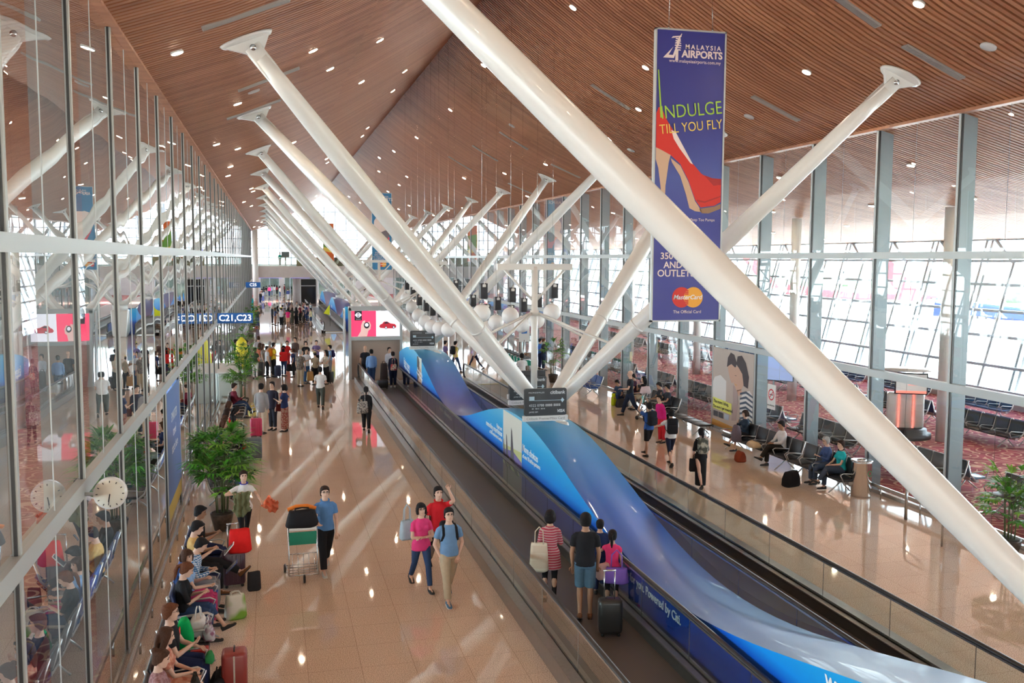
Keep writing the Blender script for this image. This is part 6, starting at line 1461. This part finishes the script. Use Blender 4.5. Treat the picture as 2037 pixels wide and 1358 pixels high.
person(F(1081,736), RIGHT, 'person in dark clothes with auburn hair standing left of the small palm', det=1, sex='f', hair='short', hc='auburn', shirt=(.03,.04,.05), sleeve='long', pants=(.03,.05,.10), skin='light', arms=('phone','phone'), h=1.72)
person(F(1074,734), RIGHT, 'person in a blue top standing behind the auburn hair', det=1, hair='short', shirt=(.05,.15,.5), pants=NVY, skin='light')
palm((13.2, 43.6, 0), 'small palm in a pot against the right glass wall', 2.1, .95, 22, seed=12, pot=True, dens=12)
palm((14.35, 15.6, 0), 'bushy potted palm at the right edge of the frame by the steel railing', 1.95, .75, 60, seed=13, dens=9)
pH = person(F(1290,908), AWAY+.25, 'person in a blue T-shirt and black shorts, hands raised, with a black backpack', det=1, hair='short', shirt=(.04,.11,.35), bottom='shorts', pants=BLK, arms=('raise','raise'), legs=('fwd','stand'), skin='mid', h=1.66)
backpack(pH, 'black backpack on the blue T-shirt near the right benches', (.02,.022,.03), 1.0)
pI = person(F(1333,925), AWAY-.1, 'person in a white T-shirt and dark trousers with a black sling backpack', det=1, hair='short', hc='black', shirt=WHT, pants=(.02,.025,.05), arms=('down','out'), legs=('fwd','backs'), skin='light', h=1.70, bottom='crop')
backpack(pI, 'black sling backpack on the white T-shirt', BLK, 1.05)
person(F(1316,880), LEFT+.4, 'person in a magenta top and red trousers behind the blue T-shirt', det=1, sex='f', hair='short', shirt=(.62,.02,.20), sleeve='long', pants=(.62,.03,.05), skin='light', lean=14, h=1.60)
pJ = person(F(1393,968), AWAY-.15, 'person in black with a white collar, a camouflage backpack and black bag', det=1, sex='f', hair='pony', shirt=BLK, sleeve='half', bottom='longskirt', pants=BLK, arms=('down','down'), legs=('fwd','backs'), skin='light', collar=(.7,.7,.7), h=1.62)
backpack(pJ, 'camouflage-print backpack worn over the black outfit', GRY, .95)['label'] = 'camouflage-print backpack worn over the black outfit'
for ch in [o for o in bpy.data.objects if o.parent and o.parent.get('label') == 'camouflage-print backpack worn over the black outfit']:
    ch.data.materials.clear(); ch.data.materials.append(pattern('camo', (.06,.07,.06), (.40,.40,.34), 'floral', 9))
q = pJ['hands'][1][0]; softbag((q.x+.03, q.y-.1, .42), -.2, 'black rectangular bag in the hand of the person in black', .38, .14, .34, BLK, handle=.14, taper=.98)
pK = person(F(1253,827), LEFT-.4, 'person in a black uniform shirt walking by the blue seats, bald', det=1, hair='bald', shirt=(.02,.022,.028), pants=(.02,.03,.06), arms=('down','hold'), legs=('fwd','backs'), skin='light', h=1.80)
softbag((F(1257,800)[0], F(1257,827)[1]-.25, .72), 0, 'pink pouch held by the bald person in uniform', .2, .12, .14, (.75,.12,.25), name='pouch')
person(F(1232,805), LEFT+.5, 'person in jeans crouching beside the lime bag near the blue seats', det=1, hair='short', shirt=(.05,.08,.14), pants=JEAN, seat=.22, legs=('crouch','crouch'), arms=('lap','lap'), lean=20, nod=18, skin='mid', h=1.65)
q = F(1222,806); softbag((q[0], q[1], 0), .3, 'lime yellow bag standing on the floor near the blue seats', .26, .2, .50, (.55,.72,.02), name='shopping_bag')
q = F(1234,810); softbag((q[0]+.1, q[1]+.1, 0), .2, 'grey and black holdall next to the lime bag', .55, .3, .34, (.06,.06,.07), name='holdall')
def R_sit(y, label, x=14.28, **k): return person((x, y, 0), k.pop('rz', LEFT), label, seat=SH, **k)
XBR = 14.2
bench(4, (XBR, 23.05, 0), LEFT, 'black seat bench behind the litter bin on the right', [M_lblack]*4, group=None)
bench(6, (XBR, 27.05, 0), LEFT, 'black seat bench below the tall poster on the right', [M_lblack]*6)
bench(4, (XBR, 31.2, 0), LEFT, 'low backless black bench between the poster and the seated group', [M_lblack]*4, backs=False)
bench(4, (XBR, 34.1, 0), LEFT, 'black seat bench with the seated group on the right', [M_lblack]*4)
bench(3, (XBR, 36.5, 0), LEFT, 'black seat bench next to the blue seats on the right', [M_lblack]*3)
bench(3, (13.6, 40.2, 0), LEFT, 'three bright blue seats on the right by the glass wall', [M_lblue]*3)
R_sit(21.45, 'person in a teal top with black scarf, legs crossed, beside the litter bin', sex='f', hair='short', hc='darkbrown', shirt=(.02,.42,.45), pants=(.06,.08,.12), det=1, arms=('lap','lap'), legs=('sit','cross'), nod=6, skin='light', collar=BLK, h=1.66)
R_sit(22.1, 'person with curly grey hair in a blue jacket beside the teal top', sex='f', hair='curly', hc='grey', shirt=(.06,.10,.24), sleeve='long', pants=(.07,.10,.16), det=1, arms=('phone','phone'), legs=('sit','sit'), nod=16, skin='light', glasses=True, h=1.62)
R_sit(24.4, 'person in a white shirt and black trousers, legs crossed, on the right bench', hair='short', shirt=(.68,.66,.66), sleeve='long', pants=(.025,.022,.02), det=1, arms=('lap','lap'), legs=('sit','cross'), nod=14, skin='tan', h=1.70)
R_sit(26.6, 'person in a dark jacket and shorts raising a phone below the tall poster', sex='f', hair='bob', hc='darkbrown', shirt=(.03,.05,.08), sleeve='long', bottom='shorts', pants=(.03,.03,.035), det=1, arms=('drink','phone'), legs=('cross','sit'), nod=6, skin='light', shoes=(.05,.05,.05), h=1.62)
R_sit(32.6, 'person in a dark checked shirt holding something to the mouth', hair='short', shirt=(.05,.06,.08), pants=BLK, det=1, arms=('drink','lap'), nod=10, skin='mid')
R_sit(33.3, 'person low in the seat next to the dark checked shirt', hair='short', shirt=(.04,.04,.05), pants=(.12,.1,.08), det=1, arms=('lap','lap'), nod=22, skin='mid', sex='f')
R_sit(35.0, 'person in black with long hair, bare legs, on the right bench', sex='f', hair='long', shirt=BLK, bottom='shorts', pants=KHK, det=1, arms=('drink','lap'), legs=('sit','sit'), skin='light')
R_sit(36.0, 'person in a dark plum shirt next to the bald person in uniform', hair='short', shirt=(.05,.02,.04), pants=BLK, det=1, arms=('lap','lap'), nod=20, skin='mid')
q = F(1283,835); cart((q[0], q[1], 0), LEFT-.5, 'luggage trolley with a turquoise panel by the seated group', panel=mat('cart_panel_turquoise', (.02,.42,.36), rough=.4))
softbag((q[0], q[1], 1.0), .2, 'pale pink and white bags piled on the right trolley', .4, .3, .26, (.62,.5,.52), name='carrier_bag')
softbag((13.75, 26.0, SH+.02), LEFT, 'grey-purple backpack on the seat beside the dark jacket', .32, .26, .5, (.16,.13,.16), name='backpack')
softbag((13.85, 25.1, SH+.02), LEFT, 'cream coat lying on the seat beside the white shirt', .5, .34, .16, (.62,.48,.30), name='coat', cat='coat', taper=.9)
softbag((13.5, 25.25, 0), LEFT, 'rust red bag under the cream coat', .36, .3, .3, (.28,.06,.03), name='bag')
softbag((13.35, 22.15, 0), .4, 'black rucksack on the floor in front of the curly grey hair', .56, .34, .40, BLK, name='rucksack')
q = F(1712,986)
r = thing('litter_bin', 'round brushed steel litter bin with a green emblem at the right', 'bin', (q[0], q[1], 0))
m = MB(); m.tube([(0,0,0), (0,0,.04), (0,0,.88), (0,0,.90)], [.24,.25,.25,.26], 36); m.build('body', mat('polished_steel', (.78,.78,.77), rough=.16, metal=1.0), r)
m = MB(); m.tube([(0,0,.90), (0,0,.93), (0,0,.93)], [.265,.27,.20], 36); m.sph((0,0,.93), (.12,.12,.05), 18, 8); m.build('lid', M_steel, r)
m = MB(); vs = [];
for k in range(24):
    a = 2*PI*k/24
    for rr_ in (.075, .055): 
        th_ = -PI/2+.35+rr_*math.cos(a)/.252; vs.append((.252*math.cos(th_), .252*math.sin(th_), .62+rr_*math.sin(a)))
m.add(vs, [(2*k, 2*k+1, (2*k+3) % 48, (2*k+2) % 48) for k in range(24)]); m.build('green_emblem', mat('emblem_green', (.02,.25,.06), rough=.5), r)
q = F(1053,737); m = MB(); m.cyl((0,0,0), (0,0,.95), .22, n=24); o = m.build('steel_cylinder', M_steel, loc=(q[0], q[1]+.3, 0)); tag(o, 'tall steel cylinder bin beside the row of parked trolleys', 'bin')
# steel crowd railing at right edge
r = thing('steel_railing', 'curved steel crowd railing around the palm at the right edge', 'railing', (0,0,0))
m = MB(); m.tube([(14.2,18.6,0), (14.2,18.6,.85), (14.2,18.5,.95), (14.2,18.3,.98), (14.3,16.9,.98)], [.022]*5, 8); m.tube([(14.2,18.55,.70), (13.6,16.6,.68), (14.9,16.6,.68)], [.018]*3, 8); m.build('rail', M_steel, r)
for x, y in ((13.6,16.6), (14.3,16.9), (14.2,18.55)): m = MB(); m.cyl((x,y,0), (x,y,.97), .022, n=8); m.build('post', M_steel, r)
# parked luggage trolleys
c0_ = None
for i in range(9):
    x, y = 12.45+.0*i, 50.5-.62*i
    if c0_ is None: c0_ = cart((x, y, 0), .15, 'parked steel luggage trolley with green panel in the nested row', group='nested row of parked luggage trolleys'); bpy.context.view_layer.update()
    else: o = copy_tree(c0_); o.location = (x, y, 0)
# posters/info panel near trolleys
r = thing('info_stand', 'white information panel on a post beside the parked trolleys', 'sign', (13.6, 50.5, 0)); m = MB(); m.cyl((0,0,0), (0,0,1.5), .03); m.build('post', M_steel, r); m = MB(); m.bx((-.3,-.02,1.4), (.3,.02,2.2)); m.build('panel', M_whitem, r)
m = MB(); m.bx((-.16,-.03,1.86), (.16,-.02,2.1)); m.build('blue_emblem', M_sblue, r)

# ---------- right lounge
bench_i = 0
def lounge_row(n, x, y0, rz, label, m_, grp): return bench(n, (x, y0, 0), rz, label, m_, group=grp)
g_ = 'rows of lounge seats beyond the right glass wall'
rows = [(16.9, LEFT, M_lblack, 'first row from the glass wall'), (17.6, RIGHT, M_lwhite, 'second row from the glass wall'), (22.9, LEFT, M_lblack, 'third row'), (23.7, RIGHT, M_lnavy, 'fourth row'), (26.6, LEFT, M_lnavy, 'fifth row by the outer windows')]
for x, rz, m_, lb in rows:
    y = 16.0; k = 0
    while y < 62:
        n = 5
        bench(n, (x, y+(n-1)*.65 if rz == LEFT else y, 0), rz, 'lounge bench in the right lounge, %s, %s along' % (lb, ordinal(k+1)), [m_]*n, group=None)
        y += n*.65+1.3; k += 1
r = thing('charging_kiosk', 'red and white kiosk with screens in the right lounge', 'kiosk', (20.9, 27.6, 0), -.5)
M_kr = mat('kiosk_red', (.8,.12,.10), rough=.3, emit=.7, ecol=(1,.22,.16)); 
m = MB(); m.tube([(0,0,0), (0,0,.16), (0,0,.17), (0,0,.32)], [.85,.85,.72,.70], 32); m.build('plinth', M_blackp, r)
m = MB(); m.rbox((-.42,.0,.92), (.34,.34,1.2), .08); m.rbox((.42,0,.92), (.34,.34,1.2), .08); m.rbox((0,0,.92), (.4,.3,1.2), .03); m.build('pylon', M_white, r)
for s in (-1, 1): m = MB(); m.bx((s*.23-.03,-.2,.34), (s*.23+.03,-.17,1.5)); m.build('light_strip', M_kr, r)
m = MB(); m.rbox((.12,-.28,1.86), (1.05,.08,.72), .02); m.build('screen_casing', M_blackp, r); m = MB(); m.bx((-.36,-.33,1.54), (.60,-.322,2.18)); m.build('screen', mat('kiosk_screen', (.8,.8,.78), rough=.3, emit=.12), r)
m = MB(); m.bx((-.36,-.336,1.54), (.60,-.331,1.62)); m.build('screen_red_foot', M_kr, r)
text(r, 'CALL TO SUBSCRIBE', frame_y(.12, -.334, 1.98), .08, M_blackp, .001); text(r, 'NO SMOKING', frame_y(.2, -.334, 1.82), .06, M_kr, .001)
m = MB(); m.tube([(0,0,2.28), (0,0,2.34)], [(.8,.6),(.82,.62)], 24); m.build('canopy', M_white, r)
# blue screens on the far lounge wall
r = thing('lounge_screen', 'blue and white screen inside the right lounge behind the tall poster', 'screen', (19.0, 33.0, 1.3), -.9); m = MB(); m.bx((-.8,-.04,0), (.8,.04,1.0)); m.build('casing', M_blackp, r); m = MB(); m.bx((-.77,-.05,.03), (.77,-.04,.97)); m.build('panel', mat('screen_bluewhite', (.4,.5,.8), rough=.3, emit=.2, ecol=(.5,.6,1)), r)
m = MB(); m.bx((-.03,-.02,-1.3), (.03,.02,0)); m.build('post', M_steel, r)
# left lounge seats seen through the glass
for i, (x, y) in enumerate(((-3.6, 9.0), (-3.6, 13.2), (-3.6, 17.4), (-3.6, 21.6), (-6.4, 12.0), (-6.4, 17.0), (-6.4, 22.0), (-9.2, 14.0), (-9.2, 20.0))):
    bench(5, (x, y, 0), RIGHT if i < 4 else LEFT, 'blue lounge bench behind the left glass wall, %s' % ['nearest one by the glass','second one by the glass','third one by the glass','fourth one by the glass','nearest one of the middle row','second one of the middle row','third one of the middle row','nearest one of the far row','second one of the far row'][i], [M_lblue]*5)
# orange armchairs behind the left glass
for i, (x, y) in enumerate(((-4.2, 27.5), (-5.6, 29.5))):
    r = thing('tub_chair', 'orange tub chair behind the left glass wall, %s one' % ('nearer','farther')[i], 'chair', (x, y, 0), .6)
    m = MB(); m.rbox((0,0,.26), (.7,.7,.3), .1); m.build('seat', mat('orange_leather', (.62,.22,.05), rough=.45), r); m = MB(); m.rbox((0,.32,.58), (.72,.14,.5), .06, rot=(-.2,0,0)); m.rbox((-.33,0,.46), (.12,.6,.3), .05); m.rbox((.33,0,.46), (.12,.6,.3), .05); m.build('backrest', MATS['orange_leather'], r)
    for sx_ in (-1,1): m = MB(); m.cyl((sx_*.25,0,0), (sx_*.25,0,.12), .03); m.build('leg', M_steel, r)

# ---------- aircraft and apron equipment outside
def airliner(loc, rz, label, tail, stripe):
    r = thing('airliner', label, 'aeroplane', loc, rz)
    m = MB(); P = [(-19,.1,.4),(-18,.9,.2),(-16,1.6,.05),(-12,1.95,0),(0,2.0,0),(8,1.95,0),(14,1.3,.45),(19,.35,1.1)]
    m.tube([(x,0,3.6+z) for x, a, z in P], [a for x, a, z in P], 28); m.build('fuselage', M_white, r)
    for s in (-1, 1):
        m = MB(); m.add([(-3,s*1.8,3.0),(3.5,s*1.8,3.0),(7.2,s*16,4.1),(5.4,s*16,4.1),(-3,s*1.8,3.4),(3.5,s*1.8,3.2),(7.2,s*16,4.2),(5.4,s*16,4.2)], [(0,1,2,3),(4,5,6,7),(0,4,5,1),(1,5,6,2),(2,6,7,3),(3,7,4,0)]); m.build('wing', mat('wing_grey', (.55,.56,.58), rough=.4), r)
        m = MB(); m.tube([(-3.4,s*5.4,1.9), (-3.0,s*5.4,1.9), (-1,s*5.4,1.95), (1.2,s*5.4,2.1)], [1.0,1.12,1.1,.6], 20); m.build('engine', mat('engine_blue', (.12,.17,.28), rough=.35), r)
        m = MB(); m.cyl((-3.42,s*5.4,1.9), (-3.3,s*5.4,1.9), .85, n=18); m.build('engine_intake', M_blackp, r)
        m = MB(); m.add([(15,s*.6,4.6),(18,s*.6,4.6),(19.4,s*6,5.2),(18,s*6,5.2),(15,s*.6,4.75),(18,s*.6,4.7),(19.4,s*6,5.25),(18,s*6,5.25)], [(0,1,2,3),(4,5,6,7),(0,4,5,1),(1,5,6,2),(2,6,7,3),(3,7,4,0)]); m.build('tailplane', MATS['wing_grey'], r)
        for x in (-.2+1.6,): m = MB(); m.cyl((x,s*2.9-.25,.6), (x,s*2.9+.25,.6), .6, n=18); m.cyl((x,s*2.9,.6), (x,s*2.6,3.0), .12); m.build('main_wheel', M_dark, r)
        m = MB(); m.tube([(-14,s*1.72,4.1), (-10,s*1.93,4.15), (0,s*1.985,4.2), (6,s*1.93,4.6), (12,s*1.55,5.0)], [(.05,.4),(.05,.5),(.05,.6),(.05,.8),(.05,1.0)], 8, up=(0,1,0)); m.build('cheat_line', stripe, r)
    m = MB(); m.cyl((-13.5,-.22,.45), (-13.5,.22,.45), .45, n=18); m.cyl((-13.5,0,.45), (-13.5,0,2.2), .1); m.build('nose_wheel', M_dark, r)
    m = MB(); m.prism([(12.8,5.4),(15.2,5.4),(19.3,10.6),(17.2,10.6)], lambda u, v, t: (u, t, v), -.15, .15); m.build('tail_fin', tail, r)
    m = MB()
    for s in (-1,1):
        for k in range(26): m.rbox((-12+.85*k, s*1.96, 4.0), (.24,.05,.34), .02)
    m.build('cabin_windows', M_blackp, r); return r
M_tb = mat('livery_blue', (.01,.03,.22), rough=.35); M_tr = mat('livery_red', (.65,.03,.04), rough=.35)
airliner((82, 84, -4.2), 2.39, 'white airliner with red and blue stripes parked beyond the right windows', M_tr, M_tb)
airliner((96, 140, -4.2), 2.6, 'white airliner with a red tail farther out beyond the right windows', M_tr, M_tr)
r = thing('jet_bridge', 'pale boarding bridge outside the right windows', 'jet bridge', (34, 66, -4.2), .15)
m = MB(); m.bx((-3,-1.6,3.6), (14,1.6,6.4)); m.build('tunnel', M_whitem, r); m = MB(); m.bx((14,-2.3,3.2), (18,2.3,6.8)); m.build('cab', M_whitem, r)
for x in (3, 13): m = MB(); m.cyl((x,0,0), (x,0,3.7), .35); m.build('support', M_fac, r)
r = thing('tow_tractor', 'small blue and white apron tractor outside the right windows', 'vehicle', (47, 44, -4.2), .6)
m = MB(); m.rbox((0,0,.75), (3.2,1.6,.7), .15); m.build('body', mat('tractor_blue', (.10,.22,.40), rough=.5), r); m = MB(); m.rbox((.7,0,1.4), (1.2,1.4,.7), .1); m.build('cab', M_whitem, r)
for x in (-1,1):
    for s in (-1,1): m = MB(); m.cyl((x, s*.7, .38), (x, s*.9, .38), .38); m.build('wheel', M_dark, r)
for i in range(16):
    x = 130+R_.uniform(0,60); m = MB(); m.sph((0,0,2.5), (9,9,5), 12, 7); o = m.build('tree_clump', mat('tree_hazed', (.20,.27,.20), rough=.9, noise=.4, nscale=.5), loc=(x+40, -40+28*i, -4.2)); tag(o, 'low dark tree clump on the horizon beyond the apron', 'tree', 'distant tree clumps')  # foliage colour paled to stand in for distance haze
